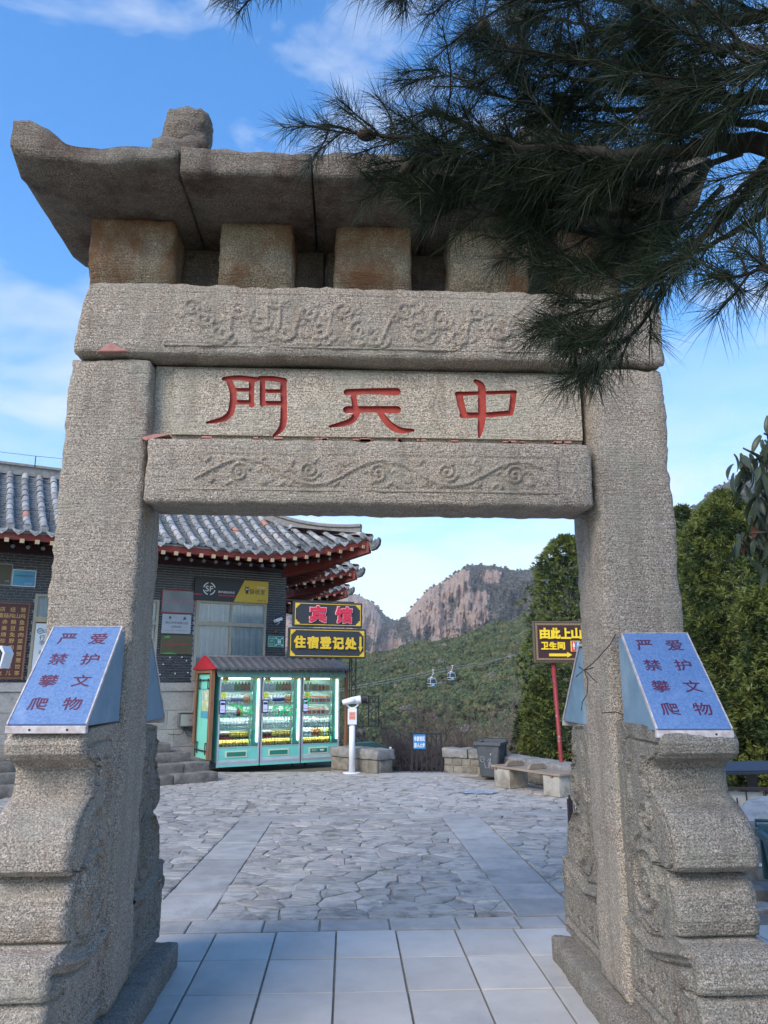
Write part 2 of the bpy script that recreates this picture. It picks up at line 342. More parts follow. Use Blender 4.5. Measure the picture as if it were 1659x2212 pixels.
# carved cloud relief on the upper beam
rnd = random.Random(3); S = []
cl = [(-.88, 3.62, .045), (-.80, 3.55, .05), (-.70, 3.47, .05), (-.62, 3.60, .045), (-.50, 3.54, .062), (-.42, 3.66, .04), (-.36, 3.48, .055), (-.24, 3.60, .05), (-.17, 3.50, .06), (-.04, 3.62, .05), (.04, 3.50, .055),
      (.13, 3.45, .045), (.30, 3.62, .05), (.38, 3.50, .055), (.50, 3.57, .06), (.60, 3.47, .045), (.70, 3.62, .045), (.82, 3.52, .065), (.95, 3.60, .05), (1.05, 3.48, .05), (1.18, 3.56, .055)]
for i, (x, z, r) in enumerate(cl):
    s_ = 1 if i % 2 else -1
    S.append((spiral(x, z, r, 1.15, rnd.uniform(0, 6), s_), .011, .009))
    S.append(([(x+r*1.05*math.cos(a), z+r*1.05*math.sin(a)*.8) for a in np.linspace(math.pi*1.0, math.pi*2.0, 12)], .012, .008))
    if i+1 < len(cl):
        x2, z2, r2 = cl[i+1]; mxp, mzp = (x+x2)/2, (z+z2)/2+rnd.uniform(-.05, .05)
        S.append(([(x+r*.7, z-r*.6), (mxp, mzp), (x2-r2*.6, z2+r2*.5)], .011, .009))
    for q in range(5):
        a = rnd.uniform(0, 6.3); c_ = (x+1.5*r*math.cos(a), min(3.67, max(3.42, z+1.3*r*math.sin(a))))
        S.append(([(c_[0]+.02*math.cos(t), c_[1]+.016*math.sin(t)) for t in np.linspace(3.1, 6.3, 8)], .008, .008))
fr_ = [(-1.0, 3.405), (1.3, 3.405)], [(-1.0, 3.705), (1.3, 3.705)]
for f in fr_: S.append((list(f), -.006, .006))
X, Z, H = relief(S, -1.02, 1.32, 3.385, 3.725, .0062)
Hn = np.array([[.002*noise.noise(Vector((x*30, 0, z*30))) for x in X[0]] for z in Z[:, 0]]); H = H+Hn
g(panel_obj('cloud_carving', X, Z, H, 3.8665, M['gran'], None, edge=.03))
# vine scroll on the lower beam
S = []
x0, x1, zc = -.80, 1.02, 2.685; n = 5; per = (x1-x0)/n
wave = [(x0+(x1-x0)*t, zc+.068*math.sin(math.pi*2*t*n/2-.6)) for t in np.linspace(0, 1, 140)]
S.append((wave, .013, .0075))
for k in range(n):
    cx = x0+per*(k+.62); s_ = -1 if math.sin(math.pi*2*(k+.62)/2-.6) > 0 else 1
    cz = zc+s_*.008
    S.append((spiral(cx, cz, .056, 1.7, R(90*s_), s_), .013, .0075))
    S.append((spiral(cx+per*.42, cz+s_*.03, .022, 1.2, 0, -s_), .008, .008))
    S.append((spiral(cx-per*.40, cz-s_*.022, .02, 1.2, 2, s_), .008, .008))
    for a in (-.10, .09): S.append(([(cx+a, zc-s_*.07), (cx+a*.8, zc-s_*.045), (cx+a*.35, zc-s_*.066)], .007, .008))
for k in range(13):
    xx = x0+.02+(x1-x0)*k/13; s_ = 1 if k % 2 else -1
    S.append((spiral(xx+.06, zc+s_*.052, .017, 1.1, 1+k, s_), .011, .007)); S.append(([(xx, zc-s_*.072), (xx+.03, zc-s_*.05), (xx+.05, zc-s_*.072)], .010, .007)); S.append(([(xx+.02, zc), (xx+.045, zc+.018), (xx+.07, zc-.004)], .008, .007))
S += [([(x0-.06, 2.60), (x1+.04, 2.60)], -.006, .005), ([(x0-.02, 2.773), (x1+.04, 2.773)], -.006, .005)]
X, Z, H = relief(S, -.90, 1.12, 2.575, 2.80, .0062)
g(panel_obj('vine_carving', X, Z, H, 3.857, M['gran'], None, edge=.03))
# name tablet with cut characters
CHs = [  # each character: strokes in photo pixels with widths in px
 [([(484, 818), (515, 816), (551, 820)], [10, 12, 13]), ([(494, 820), (503, 845), (503, 868), (497, 893), (480, 906), (447, 913)], [13, 15, 15, 15, 13, 5]), ([(506, 842), (540, 842)], [9, 9]), ([(507, 869), (542, 869)], [11, 11]), ([(544, 820), (543, 850), (544, 875)], [13, 12, 12]),
  ([(561, 817), (590, 818), (614, 822)], [11, 13, 13]), ([(567, 820), (567, 850), (567, 873)], [12, 12, 12]), ([(571, 845), (608, 845)], [9, 9]), ([(570, 871), (610, 871)], [11, 11]), ([(612, 824), (613, 870), (612, 912), (605, 929), (592, 940)], [14, 14, 15, 13, 6])],
 [([(749, 847), (800, 845), (857, 846)], [15, 14, 18]), ([(763, 850), (767, 878)], [13, 13]), ([(749, 885), (800, 884), (858, 885)], [17, 15, 18]), ([(772, 890), (760, 908), (738, 916), (712, 921)], [14, 15, 12, 5]), ([(820, 890), (833, 908), (848, 922), (868, 930), (893, 929)], [13, 15, 17, 14, 6])],
 [([(1027, 823), (1040, 835), (1041, 868), (1041, 900), (1038, 925), (1035, 944)], [10, 17, 18, 18, 14, 5]), ([(988, 851), (1040, 849), (1113, 847)], [12, 9, 9]), ([(992, 853), (996, 875), (1002, 894)], [17, 16, 15]), ([(1000, 897), (1050, 896), (1103, 892)], [15, 12, 13]), ([(1109, 850), (1107, 872), (1103, 892)], [14, 13, 12])]]
YT = 3.972
tab = MB().box(-1.083, 1.300, YT+.022, 4.2, 2.882, 3.325); g(tab.build('tablet', M['gran_tab'], None, bevel=.008))
face = MB().box(-.97, 1.296, YT, YT+.024, 2.919, 3.298)
fo = face.build('tablet_face', [M['gran_tab'], M['red']], None)
cut = MB(); cut.mi = 1
for ch in CHs:
    b = MB()
    for k, (pts, wd) in enumerate(ch):
        sp = [at(px, py, YT) for px, py in pts]; s_ = YT/CF*1.03; off = .00013*k
        poly = stroke_poly([(p.x, p.z) for p in sp], [q*s_ for q in wd])
        cut.prism(poly, YT-.02-off, YT+.016+off)
        b.prism(stroke_poly([(p.x, p.z) for p in sp], [(q+1.5)*s_ for q in wd]), YT+.0155+.0004*k, YT+.0235)
    g(b.build('character', M['red'], None))
co = cut.build('cutter', [M['gran_tab'], M['red']], None)
md = fo.modifiers.new('b', 'BOOLEAN'); md.operation = 'DIFFERENCE'; md.object = co; md.solver = 'EXACT'; md.use_self = True
dg = bpy.context.evaluated_depsgraph_get(); nm = bpy.data.meshes.new_from_object(fo.evaluated_get(dg)); fo.modifiers.clear(); fo.data = nm
bpy.data.objects.remove(co); g(fo)
# mortar wedges
b = MB(); b.prism([(p.x, p.z) for p in [at(213, 766, 3.9), at(225, 757, 3.9), at(245, 746, 3.9), at(262, 756, 3.9), at(283, 765, 3.9)]], 3.862, 3.93); g(b.build('mortar_patch', M['mortar'], None, bevel=.004))
b = MB(); b.prism([(-1.10, 2.862), (-1.03, 2.885), (-.95, 2.884), (-1.0, 2.87), (-1.07, 2.85)], 3.868, 3.95); g(b.build('mortar_patch', M['mortar'], None))
b = MB()
for i in range(24):
    x = rnd.uniform(-.9, 1.3); b.box(x, x+rnd.uniform(.01, .06), 3.965, 3.99, 2.90, 2.903+rnd.uniform(.002, .008))
g(tag(b.build('mortar_joint', M['mortar'], None), kind='stuff'))
# bracket blocks
for i, (a, c) in enumerate([(190, 378), (470, 635), (722, 890), (970, 1143), (1195, 1345)]):
    xa, xb = at(a, 530, 4.0).x, at(c, 530, 4.0).x
    def bf(p, xa=xa):
        if p.y < 4.15: p.y += max(0, 3.925-p.z)*.75
        return p
    g(stone('bracket_block', M['gran_blk'], None, xa, xb, 3.99, 4.27, 3.76, 4.25, r=.03, step=.03, amp=.012, fr=6, seed=20+i, fn=bf))
for xa, xb, q in ((-1.3, -.165, 0), (-.150, 1.55, 1)): g(stone('roof_bearer', M['gran_roof'], None, xa, xb, 4.29, 4.5, 3.74, 4.24, r=.02, step=.08, amp=.01, seed=40+q))
# roof slabs
top = [(32, 249), (65, 249), (95, 264), (142, 301), (159, 307), (224, 312), (267, 309), (331, 312), (380, 320)]; bot = [(30, 318), (52, 333), (99, 342), (146, 344), (189, 350), (232, 357), (301, 344), (383, 344)]
YR = 3.56
tX = [at(px, py, YR) for px, py in top]; bX = [at(px, py, YR) for px, py in bot]
def topz(x):
    if x < -.92: return float(np.interp(x, [p.x for p in tX], [p.z for p in tX]))
    if x > 1.2: return 4.40+.16*((x-1.2)/.75)**2.2
    return 4.405+.012*math.sin(x*5)
def botz(x, i):
    if i == 0: return float(np.interp(x, [p.x for p in bX], [p.z for p in bX]))
    return 4.232+(.10*((x-1.35)/.6)**2 if x > 1.35 else 0)
xs = [-1.80, -.917, -.215, .42, 1.08, 1.96]
for i in range(5):
    xa, xb = xs[i]+(.006 if i else 0), xs[i+1]-.006
    n = int((xb-xa)/.035); V = []; F = []
    ring = None
    for k in range(n+1):
        x = xa+(xb-xa)*k/n; zt = topz(x); zb = botz(x, i); e = min(k, n-k)/3; e = min(1, e)
        rd = (1-e)**2*.012
        zin = 4.232+(.05*max(0, -1.45-x)/.35 if x < -1.45 else 0)
        prof = [(YR+.01, zb+rd), (YR+.06, zb+.25*(zin-zb)), (YR+.16, zin)]+[(YR+.16+(1.12-.32)*t/12, zin+rd) for t in range(1, 13)]+[(5.30-.5-.06, zb), (4.68, zb+.01)]+[(4.68, zt-.03), (4.66, zt)]
        prof += [(4.66-(.54)*t/6, zt+.19*(t/6)**.9) for t in range(1, 7)]+[(4.12-(.5)*t/6, zt+.19*(1-t/6)**.9) for t in range(1, 7)]+[(YR+.03, zt-.004), (YR+.003, zt-.03)]+[(YR, zt+(zb-zt)*t/5) for t in (1, 2, 3, 4)]
        for y, z in prof:
            p = Vector((x, y, z)); nn = Vector((0, -1 if y < 3.62 else 0, 1 if z > zt-.01 else (-.6 if z < zb+.03 else 0)))
            a = .011*noise.fractal(p*6+Vector((0, 0, i*5)), 1, 2, 4)+.007*noise.noise(p*22)
            V.append(p+nn*a)
        m_ = len(prof)
    for k in range(n):
        for j in range(m_): j2 = (j+1) % m_; F.append((k*m_+j, k*m_+j2, (k+1)*m_+j2, (k+1)*m_+j))
    F.append(tuple(range(m_))[::-1]); F.append(tuple(range(n*m_, n*m_+m_)))
    b = MB(); b.add(V, F, smooth=True); o = b.build('roof_slab', M['gran_roof'], None)
    g(o)
# boss on the roof, left; another to the right behind the pine
def ff(p): return p
g(stone('roof_boss', M['gran_roof'], None, -1.16, -.83, 3.80, 4.14, 4.5, 4.68, r=.05, step=.03, amp=.02, fr=7, seed=31))
g(stone('roof_boss', M['gran_roof'], None, -1.125, -.835, 3.83, 4.1, 4.60, 4.925, r=.11, step=.025, amp=.022, fr=6, seed=32))
g(stone('roof_boss', M['gran_roof'], None, .98, 1.25, 3.83, 4.1, 4.5, 4.9, r=.10, step=.03, amp=.022, fr=6, seed=33))
# drum stones
PF = [(1.415, 3.58), (1.410, 3.46), (1.39, 3.41), (1.35, 3.385), (1.31, 3.395), (1.285, 3.43), (1.265, 3.50), (1.235, 3.535), (1.19, 3.535), (1.13, 3.525), (1.09, 3.45), (1.05, 3.38), (.99, 3.335), (.92, 3.315), (.87, 3.32), (.845, 3.355), (.832, 3.44), (.80, 3.40), (.75, 3.365), (.66, 3.355), (.60, 3.375), (.585, 3.41), (.575, 3.26), (.55, 3.215), (.47, 3.20), (.44, 3.215), (.428, 3.25), (.41, 3.215), (.30, 3.185), (.125, 3.18)]
PB = [(1.375, 4.55), (1.36, 4.68), (1.30, 4.71), (1.22, 4.71), (1.18, 4.67), (1.12, 4.74), (1.03, 4.82), (.93, 4.83), (.895, 4.76), (.885, 4.67), (.86, 4.74), (.78, 4.88), (.68, 4.93), (.60, 4.945), (.575, 4.95), (.56, 5.04), (.45, 5.06), (.39, 5.05), (.13, 5.05)]
def drum(prof, y0, xi, xo, seed, cool=False):
    zs = sorted(set([p[0] for p in prof]+[.13+.0085*k for k in range(int((prof[0][0]-.13)/.0085))])); pr = prof[::-1]
    pz = [p[0] for p in pr]; py = [p[1] for p in pr]; back = prof[0][1] > y0; sg = 1 if back else -1
    NS, NF = 84, 18; r = .040
    ins = 1 if xi > xo else -1      # inner side direction in x
    S = []
    # carving strokes in (u = distance from pillar, z)
    mxu = .5 if not back else .72
    D_ = lambda z: abs(float(np.interp(z, pz, py))-y0)
    S.append(([(max(.05, D_(z)-.065), z) for z in np.linspace(.62, 1.34, 30)], -.016, .008)); S.append(([(.07, .30), (.07, 1.30), (.14, 1.35), (max(.1, D_(1.34)-.07), 1.34)], -.014, .007))
    cu = D_(.75)*.48
    S.append((spiral(cu, .73, .17, 1.25, 1.8, -1, r0=.35), .018, .012)); S.append((spiral(cu, .73, .20, .93, 1.4, -1, r0=.95), -.020, .007)); S.append((spiral(cu, .73, .075, 1.3, .6, 1), .016, .010))
    for q in range(5): an = R(72*q+20); S.append(([(cu+.035*math.cos(an), .73+.035*math.sin(an)), (cu+.12*math.cos(an+.5), .73+.12*math.sin(an+.5))], .012, .009))
    S.append((spiral(cu+.06, 1.02, .085, 1.4, 2.2, 1), .016, .011)); S.append(([(.10, .96), (.16, 1.08), (.14, 1.20), (.20, 1.27)], .015, .012)); S.append(([(cu+.10, 1.12), (cu+.02, 1.19), (cu+.06, 1.28)], .014, .011))
    S.append(([(.0, .50), (.25, .46), (.45, .50), (.66, .56)], .020, .013)); S.append(([(.0, .455), (.25, .415), (.45, .455), (.68, .515)], -.018, .007)); S.append(([(.0, .545), (.25, .505), (.42, .54)], -.018, .007))
    S.append((spiral(D_(.5)-.10, .44, .055, 1.5, .5, 1), .018, .010))
    for q in range(5): S.append(([(.06+q*.12, .39), (.06+q*.12, .29), (.10+q*.12, .25), (.14+q*.12, .29), (.13+q*.12, .35)], -.015, .008))
    S.append(([(.0, .21), (.7, .21)], -.016, .008)); S.append(([(.0, .185), (.7, .185)], .012, .008))
    _x, _z, HH = relief(S, 0, 1.0, .10, 1.46, .008)
    V = []; m_ = None
    for z in zs:
        yf = float(np.interp(z, pz, py)); D = abs(yf-y0); row = []
        for k in range(NS+1):
            u = (D-r)*k/NS; h = float(HH[min(HH.shape[0]-1, int((z-.10)/.008)), min(HH.shape[1]-1, int(u/.008))])
            if u > D-.05: h *= .3
            row.append((xi+ins*(h*1.3-.004), y0+sg*u))
        for a in (18, 36, 54, 72): row.append((xi-ins*r*(1-math.cos(R(a))), y0+sg*(D-r+r*math.sin(R(a)))))
        for k in range(NF+1):
            t = k/NF; row.append((xi-ins*r+(xo+ins*r-xi+ins*r)*t, yf))
        row.append((xo+ins*.006, yf-sg*.006))
        for k in range(5): row.append((xo, y0+sg*(D-r)*(1-k/4)))
        for x, y in row:
            p = Vector((x, y, z)); a = .009*noise.fractal(p*5+Vector((seed, 0, 0)), 1, 2, 4)+.004*noise.noise(p*30)
            V.append(p+Vector((ins*a*.7, sg*a*(1 if D > .1 else 0), 0)))
        m_ = len(row)
    F = [(k*m_+j, k*m_+j+1, (k+1)*m_+j+1, (k+1)*m_+j) for k in range(len(zs)-1) for j in range(m_-1)]
    F.append(tuple((len(zs)-1)*m_+j for j in range(m_)))
    b = MB(); b.add(V, F, smooth=True); return b.build('drum_stone', M['gran_cool'] if cool else M['gran'], None)
S_ = 0
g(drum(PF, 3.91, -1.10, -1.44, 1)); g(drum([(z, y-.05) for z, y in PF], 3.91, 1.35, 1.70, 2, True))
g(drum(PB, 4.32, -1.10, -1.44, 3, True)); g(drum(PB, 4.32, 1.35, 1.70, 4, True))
wp(gate, *GP)
# ---------------------------------------------------------------- blue notice boxes
M['blue'] = mat('blue_laminate', (.09, .175, .36), (.165, .265, .46), 90, .42, .12, bscale=300, c3=(.24, .34, .52), s3=5, t3=(.60, .8))
M['blueside'] = mat('blue_steel_side', (.14, .24, .33), (.19, .30, .40), 8, .45, c3=(.26, .36, .44))
M['trim'] = mat('worn_white_trim', (.62, .60, .60), (.42, .33, .31), 30, .6)
M['maroon'] = mat('maroon_lettering', (.10, .018, .05), rough=.5)
def notice(loc, rz, label, wid=.33, hgt=.435, dep=.41, skew=0):
    t = empty('notice_box', loc, rz, label, 'notice')
    hw = wid/2; a = math.atan2(dep, hgt); Ls = math.hypot(dep, hgt)
    # side body: y 0 is the front lip, +y towards pillar
    b = MB(); b.prism([(.004, .0), (dep+.06, .0), (dep+.06, hgt-.01), (dep-.0, hgt-.01)], -hw+.004, hw-.004, 'x'); b.build('body', M['blueside'], t)
    pn = MB().box(-hw, hw, -.014, -.002, .0, Ls); o = pn.build('panel', M['blue'], t, rot=(-a, 0, 0), bevel=.002)
    tb = MB()
    for q in (-hw-.001, hw-.005): tb.box(q, q+.006, -.017, -.001, -.001, Ls+.002)
    tb.box(-hw, hw, -.0165, -.0015, Ls, Ls+.004); tb.build('edge_trim', M['trim'], t, rot=(-a, 0, 0))
    lp = MB().box(-hw-.002, hw+.002, -.018, .012, -.03, .002); lo_ = lp.build('lip', M['trim'], t, bevel=.003)
    for q in (-.2, .27): h = MB(); h.tube([(q*wid, -.0195, -.014), (q*wid, -.017, -.014)], .005, 8); h.build('screw_hole', M['black'], lo_)
    rows = 4
    for c, col in ((.22, '爱护文物'), (-.22, '严禁攀爬')):
        for r_, chx in enumerate(col):
            u = Ls*(.86-.225*r_)
            vv, fs, _ = text_verts(chx, wid=wid*.24, h=Ls*.118)
            b = MB(); q_ = wid*.0035
            for k_, (ax, az) in enumerate([(0, 0), (q_, 0), (-q_, 0), (0, q_), (0, -q_)]): b.add([(x+c*wid+ax, -.0146-.0001*k_, z+u+az) for x, y, z in vv], fs)
            b.build('character', M['maroon'], t, rot=(-a, 0, 0), fix=False)
    return t
notice((-1.262, 3.39, 1.425), 0, 'blue sloping notice box on the drum stone in front of the left pillar')
notice((1.512, 3.37, 1.40), R(-3), 'blue sloping notice box on the dark drum stone in front of the right pillar', wid=.33)
notice((-1.262, 4.80, 1.40), R(180), 'blue notice box seen edge on behind the left gate pillar')
notice((1.512, 4.84, 1.375), R(180), 'pale blue notice box seen from the side behind the right gate pillar')
# ================================================================ GROUND, TERRAIN
def edgeY(x):
    if x < .9: return 15.4+(.9-x)*4
    if x < 1.85: return 15.0
    return max(11.2, 15.0-(x-1.85)*1.75)
def terr(x, y):
    e = edgeY(x); d = y-e
    if x > 5: d = max(d, (x-9)*1.0)
    if d <= 0: return -.06
    base = -.06-min(d*.40, 13.0)*(1-math.exp(-d/3))
    r = math.hypot(x, y)
    return base
def hill_top_z(az_px):   # ridge of the wooded hill, from the survey of the photograph (pixel height of its skyline)
    return float(np.interp(az_px, [-900, 0, 560, 700, 790, 823, 865, 910, 1008, 1048, 1114, 1240, 1500, 1800, 2400], [1330, 1360, 1400, 1412, 1406, 1403, 1392, 1384, 1366, 1346, 1332, 1318, 1290, 1270, 1250]))
M['soil'] = mat('forest_floor', (.10, .10, .06), (.17, .15, .10), .8, .95, .4)
M['dirt'] = mat('dry_earth', (.16, .14, .11), (.10, .09, .07), 3, .95, .4)
YH0, YH1 = 95.0, 380.0
def hill_z(x, y):
    "wooded slope rising beyond the valley"
    px = CCX+CF*math.tan(math.atan2(x, y)-CYAW)/math.cos(CPIT)*.97
    zt = at(max(-900, min(2400, px)), hill_top_z(px)+13, YH1).z
    t = (y-YH0)/(YH1-YH0)
    zb = -13.0
    if t <= 0: return zb+0*t
    if t > 1: return zt-(t-1)*30
    z = zb+(zt-zb)*(t**1.15)
    z += (5.5*noise.noise(Vector((x/46, y/60, 1)))+2.2*noise.noise(Vector((x/17, y/20, 4))))*min(1, t*4)*min(1, (1-t)*3)
    return z
ys = list(np.linspace(-40, 9, 8))+list(np.linspace(10, 30, 24))+list(np.linspace(32, 90, 20))+list(np.linspace(95, 460, 74)); xs_ = list(np.linspace(-420, -22, 40))+list(np.linspace(-20, 22, 44))+list(np.linspace(25, 420, 40))
V = []; F = []
for y in ys:
    for x in xs_:
        z = terr(x, y) if y < 60 else max(-13.06, hill_z(x, y)-1.0)
        if 40 < y < 60: z = min(z, -13)
        V.append((x, y, z))
nx = len(xs_)
for j in range(len(ys)-1):
    for i in range(nx-1): F.append((j*nx+i, j*nx+i+1, (j+1)*nx+i+1, (j+1)*nx+i))
b = MB(); b.add(V, F, smooth=True); tag(b.build('ground', M['soil'], None, fix=False), kind='structure')
pave = box('paving', M['grout'], None, -7.5, 4.3, .3, 15.0, -.058, -.014); tag(pave, kind='structure')
# fix far right corner: paving follows the wall
def par(o): o.parent = pave; return o
rnd = random.Random(11)
# square slabs under and before the gate
tm = []
for k in range(4):
    b = MB(); w_, d_ = .394-.012, .515-.013; b.box(0, w_, 0, d_, -.05, 0); me = b.mesh('slab', M['tile'])
    bm = bmesh.new(); bm.from_mesh(me); bmesh.ops.bevel(bm, geom=[e for e in bm.edges if e.verts[0].co.z > -.001 and e.verts[1].co.z > -.001], offset=.003, segments=1, affect='EDGES'); bm.to_mesh(me); bm.free(); tm.append(me)
for j in range(10):
    for i in range(-7, 8):
        x = -.053+.394*i; y = 5.02-.515*j
        if -1.24 > x+.39 or x > 2.2: 
            if j > 6: continue
        par(inst('paving_slab', tm[(i*3+j) % 4], None, (x+.006, y+.004+rnd.uniform(-.001, .001), rnd.uniform(-.002, .002)), (rnd.uniform(-.002, .002), rnd.uniform(-.002, .002), rnd.uniform(-.002, .002))))
def clip_poly(poly, p, n):
    out = []
    for i in range(len(poly)):
        a, b_ = poly[i], poly[(i+1) % len(poly)]; da = (a[0]-p[0])*n[0]+(a[1]-p[1])*n[1]; db = (b_[0]-p[0])*n[0]+(b_[1]-p[1])*n[1]
        if da <= 0: out.append(a)
        if (da < 0 < db) or (db < 0 < da): t = da/(da-db); out.append((a[0]+(b_[0]-a[0])*t, a[1]+(b_[1]-a[1])*t))
    return out
def slab_piece(poly, m, name, gap=.012, top=0.0, th=.045, rough=.0, seed=0, tilt=.0, col=None):
    "a flat stone with the outline poly, edges worn, top slightly uneven"
    n = len(poly)
    if n < 3: return None
    cx = sum(p[0] for p in poly)/n; cy = sum(p[1] for p in poly)/n
    # resample the outline
    O = []
    for i in range(n):
        a, b_ = poly[i], poly[(i+1) % n]; l = math.dist(a, b_); k = max(1, int(l/.09)) if rough else 1
        for q in range(k): O.append((a[0]+(b_[0]-a[0])*q/k, a[1]+(b_[1]-a[1])*q/k))
    tx, ty = rnd.uniform(-tilt, tilt), rnd.uniform(-tilt, tilt); vs = []
    def ring(s, dz, ro):
        for p in O:
            dx, dy = p[0]-cx, p[1]-cy; l = math.hypot(dx, dy) or 1; q = max(0, 1-s/l)
            jx = ro*noise.noise(Vector((p[0]*9, p[1]*9, seed))) if ro else 0
            x, y = dx*q*(1+jx), dy*q*(1+jx); h = rough*.35*noise.noise(Vector((p[0]*7, p[1]*7, 3))) if rough else 0
            vs.append((x, y, dz+(tx*x+ty*y)+h if dz > -.03 else dz))
    ring(gap, -th, rough*7); ring(gap, -.006, rough*7); ring(gap+.007+rough*.3, top, rough*7)
    m_ = len(O); fs = [(k*m_+i, k*m_+(i+1) % m_, (k+1)*m_+(i+1) % m_, (k+1)*m_+i) for k in (0, 1) for i in range(m_)]
    ring(gap+.05, top+rough*.1, rough*7) if rough else None
    if rough:
        fs += [(2*m_+i, 2*m_+(i+1) % m_, 3*m_+(i+1) % m_, 3*m_+i) for i in range(m_)]; c = len(vs); vs.append((0, 0, top+rough*.25*rnd.uniform(-1, 1)))
        fs += [(3*m_+i, 3*m_+(i+1) % m_, c) for i in range(m_)]
    else: fs.append(tuple(2*m_+i for i in range(m_)))
    return vs, fs, (cx, cy), O
def add_piece(poly, m, name, **k):
    r_ = slab_piece(poly, m, name, **k)
    if not r_: return
    vs, fs, c, O = r_; b = MB(); b.add(vs, fs, smooth=False); return par(b.build(name, m, None, loc=(c[0], c[1], 0), fix=True))
# smooth slab bands
def band(P0, P1, w0, w1, lens, name='band_slab', top=-.004):
    "slabs laid along P0->P1, widening from w0 to w1 to the left of the direction"
    d = (P1[0]-P0[0], P1[1]-P0[1]); Lt = math.hypot(*d); d = (d[0]/Lt, d[1]/Lt); n = (-d[1], d[0]); s = 0
    while s < Lt-.05:
        l = min(rnd.uniform(*lens), Lt-s); l = Lt-s if Lt-s-l < lens[0]*.5 else l
        def q(s_, t): w_ = (w0+(w1-w0)*s_/Lt)*t; return (P0[0]+d[0]*s_+n[0]*w_, P0[1]+d[1]*s_+n[1]*w_)
        add_piece([q(s, 0), q(s+l, 0), q(s+l, 1), q(s, 1)], M['slab'], name, gap=.007, top=top+rnd.uniform(-.003, .003), rough=.004)
        s += l
band((-1.45, 5.55), (1.75, 5.56), .26, .25, (.30, .52))
band((-.955, 5.83), (-.875, 9.78), .44, .40, (.42, .75))
band((1.68, 5.83), (1.66, 9.95), .46, .48, (.40, .66))
band((-1.30, 9.80), (2.9, 9.98), .30, .30, (.55, 1.1))
# crazy paving: cells from jittered seeds, cut against their neighbours
regions = [((-.955, 5.82), (1.22, 5.82), (1.18, 9.86), (-.875, 9.78)), ((-6.6, 5.83), (-1.40, 5.83), (-1.28, 9.85), (-1.32, 11), (-6.6, 11)), ((1.69, 5.84), (4.1, 5.84), (4.1, 10.0), (1.66, 9.96)),
           ((-1.30, 10.12), (4.1, 10.3), (4.1, 11.4), (2.9, 12.6), (1.75, 14.35), (.9, 14.05), (.3, 14.95), (-4.9, 14.95), (-4.9, 11), (-1.3, 11))]
seeds = []
gx, gy = .27, .185; rowo = [rnd.random() for _ in range(60)]
for j in range(int(9.6/gy)):
    for i in range(int(11.4/gx)):
        x = -6.9+(i+.5+rowo[j])*gx+rnd.uniform(-.10, .10); y = 5.7+(j+.5)*gy+rnd.uniform(-.055, .055)+.06*math.sin(x*1.7+j)
        if y < 9.8 and rnd.random() < .12: continue
        seeds.append((x, y))
def inside(poly, p):
    c = False
    for i in range(len(poly)):
        a, b_ = poly[i], poly[i-1]
        if (a[1] > p[1]) != (b_[1] > p[1]) and p[0] < (b_[0]-a[0])*(p[1]-a[1])/(b_[1]-a[1])+a[0]: c = not c
    return c
seeds = [q for q in seeds if any(inside(rg, q) for rg in regions)]; gridm = {}
for s_ in seeds: gridm.setdefault((int(s_[0]//.45), int(s_[1]//.45)), []).append(s_)
def vis(x, y):
    d = Vector((x, y, -CH)); f = ray(CCX, CCY); zz = d.dot(f); r = Vector((math.cos(CYAW), -math.sin(CYAW), 0)); px = CCX+CF*d.dot(r)/zz
    return 330 < px < 1235
cells = []
for ri, reg in enumerate(regions):
    area = sum(reg[i-1][0]*reg[i][1]-reg[i][0]*reg[i-1][1] for i in range(len(reg)))
    for s_ in seeds:
        if not inside(reg, s_): continue
        poly = [(s_[0]-.5, s_[1]-.5), (s_[0]+.5, s_[1]-.5), (s_[0]+.5, s_[1]+.5), (s_[0]-.5, s_[1]+.5)]
        gi, gj = int(s_[0]//.45), int(s_[1]//.45)
        for a in (-2, -1, 0, 1, 2):
            for c in (-2, -1, 0, 1, 2):
                for o in gridm.get((gi+a, gj+c), []):
                    if o is s_: continue
                    n = (o[0]-s_[0], o[1]-s_[1]); poly = clip_poly(poly, ((o[0]+s_[0])/2, (o[1]+s_[1])/2), n)
        for i in range(len(reg)):
            a, c = reg[i], reg[(i+1) % len(reg)]; n = (c[1]-a[1], -(c[0]-a[0])) if area > 0 else (-(c[1]-a[1]), c[0]-a[0])
            # clip only by edges near this seed so that concave regions survive
            l = math.hypot(*n); dd = ((s_[0]-a[0])*n[0]+(s_[1]-a[1])*n[1])/l; tt = ((s_[0]-a[0])*(c[0]-a[0])+(s_[1]-a[1])*(c[1]-a[1]))/l/l
            if abs(dd) < .6 and -.3 < tt < 1.3 and dd <= 0: poly = clip_poly(poly, a, n)
            if not poly: break
        if len(poly) > 2: cells.append((s_, poly, ri))
big = sorted([c for c in cells if vis(*c[0])], key=lambda c: math.hypot(*c[0]))[:300]; bigset = set(id(c) for c in big)
rest = MB(); rest_m = [M['flag'], M['flagw']]
for c in cells:
    warm = rnd.random() < .09; m = M['flagw'] if warm else M['flag']
    k = dict(gap=rnd.uniform(.003, .009), top=rnd.uniform(-.007, .002), rough=.020, seed=c[0][0], tilt=.02)
    if id(c) in bigset: add_piece(c[1], m, 'flagstone', **k)
    else:
        r_ = slab_piece(c[1], m, '', **k)
        if r_: rest.add([(v[0]+r_[2][0], v[1]+r_[2][1], v[2]) for v in r_[0]], r_[1], mi=1 if warm else 0)
o = par(rest.build('flagstones', rest_m, None)); tag(o, kind='stuff')
M['blot'] = mat('pale_blue_spill', (.50, .62, .72), (.36, .46, .54), 12, .6, c3=(.25, .27, .28), s3=14, t3=(.42, .5))
b = MB(); b.v = []; cxy = at(1085, 1706, 1); 
px0 = Vector((1.98, 12.02, 0))
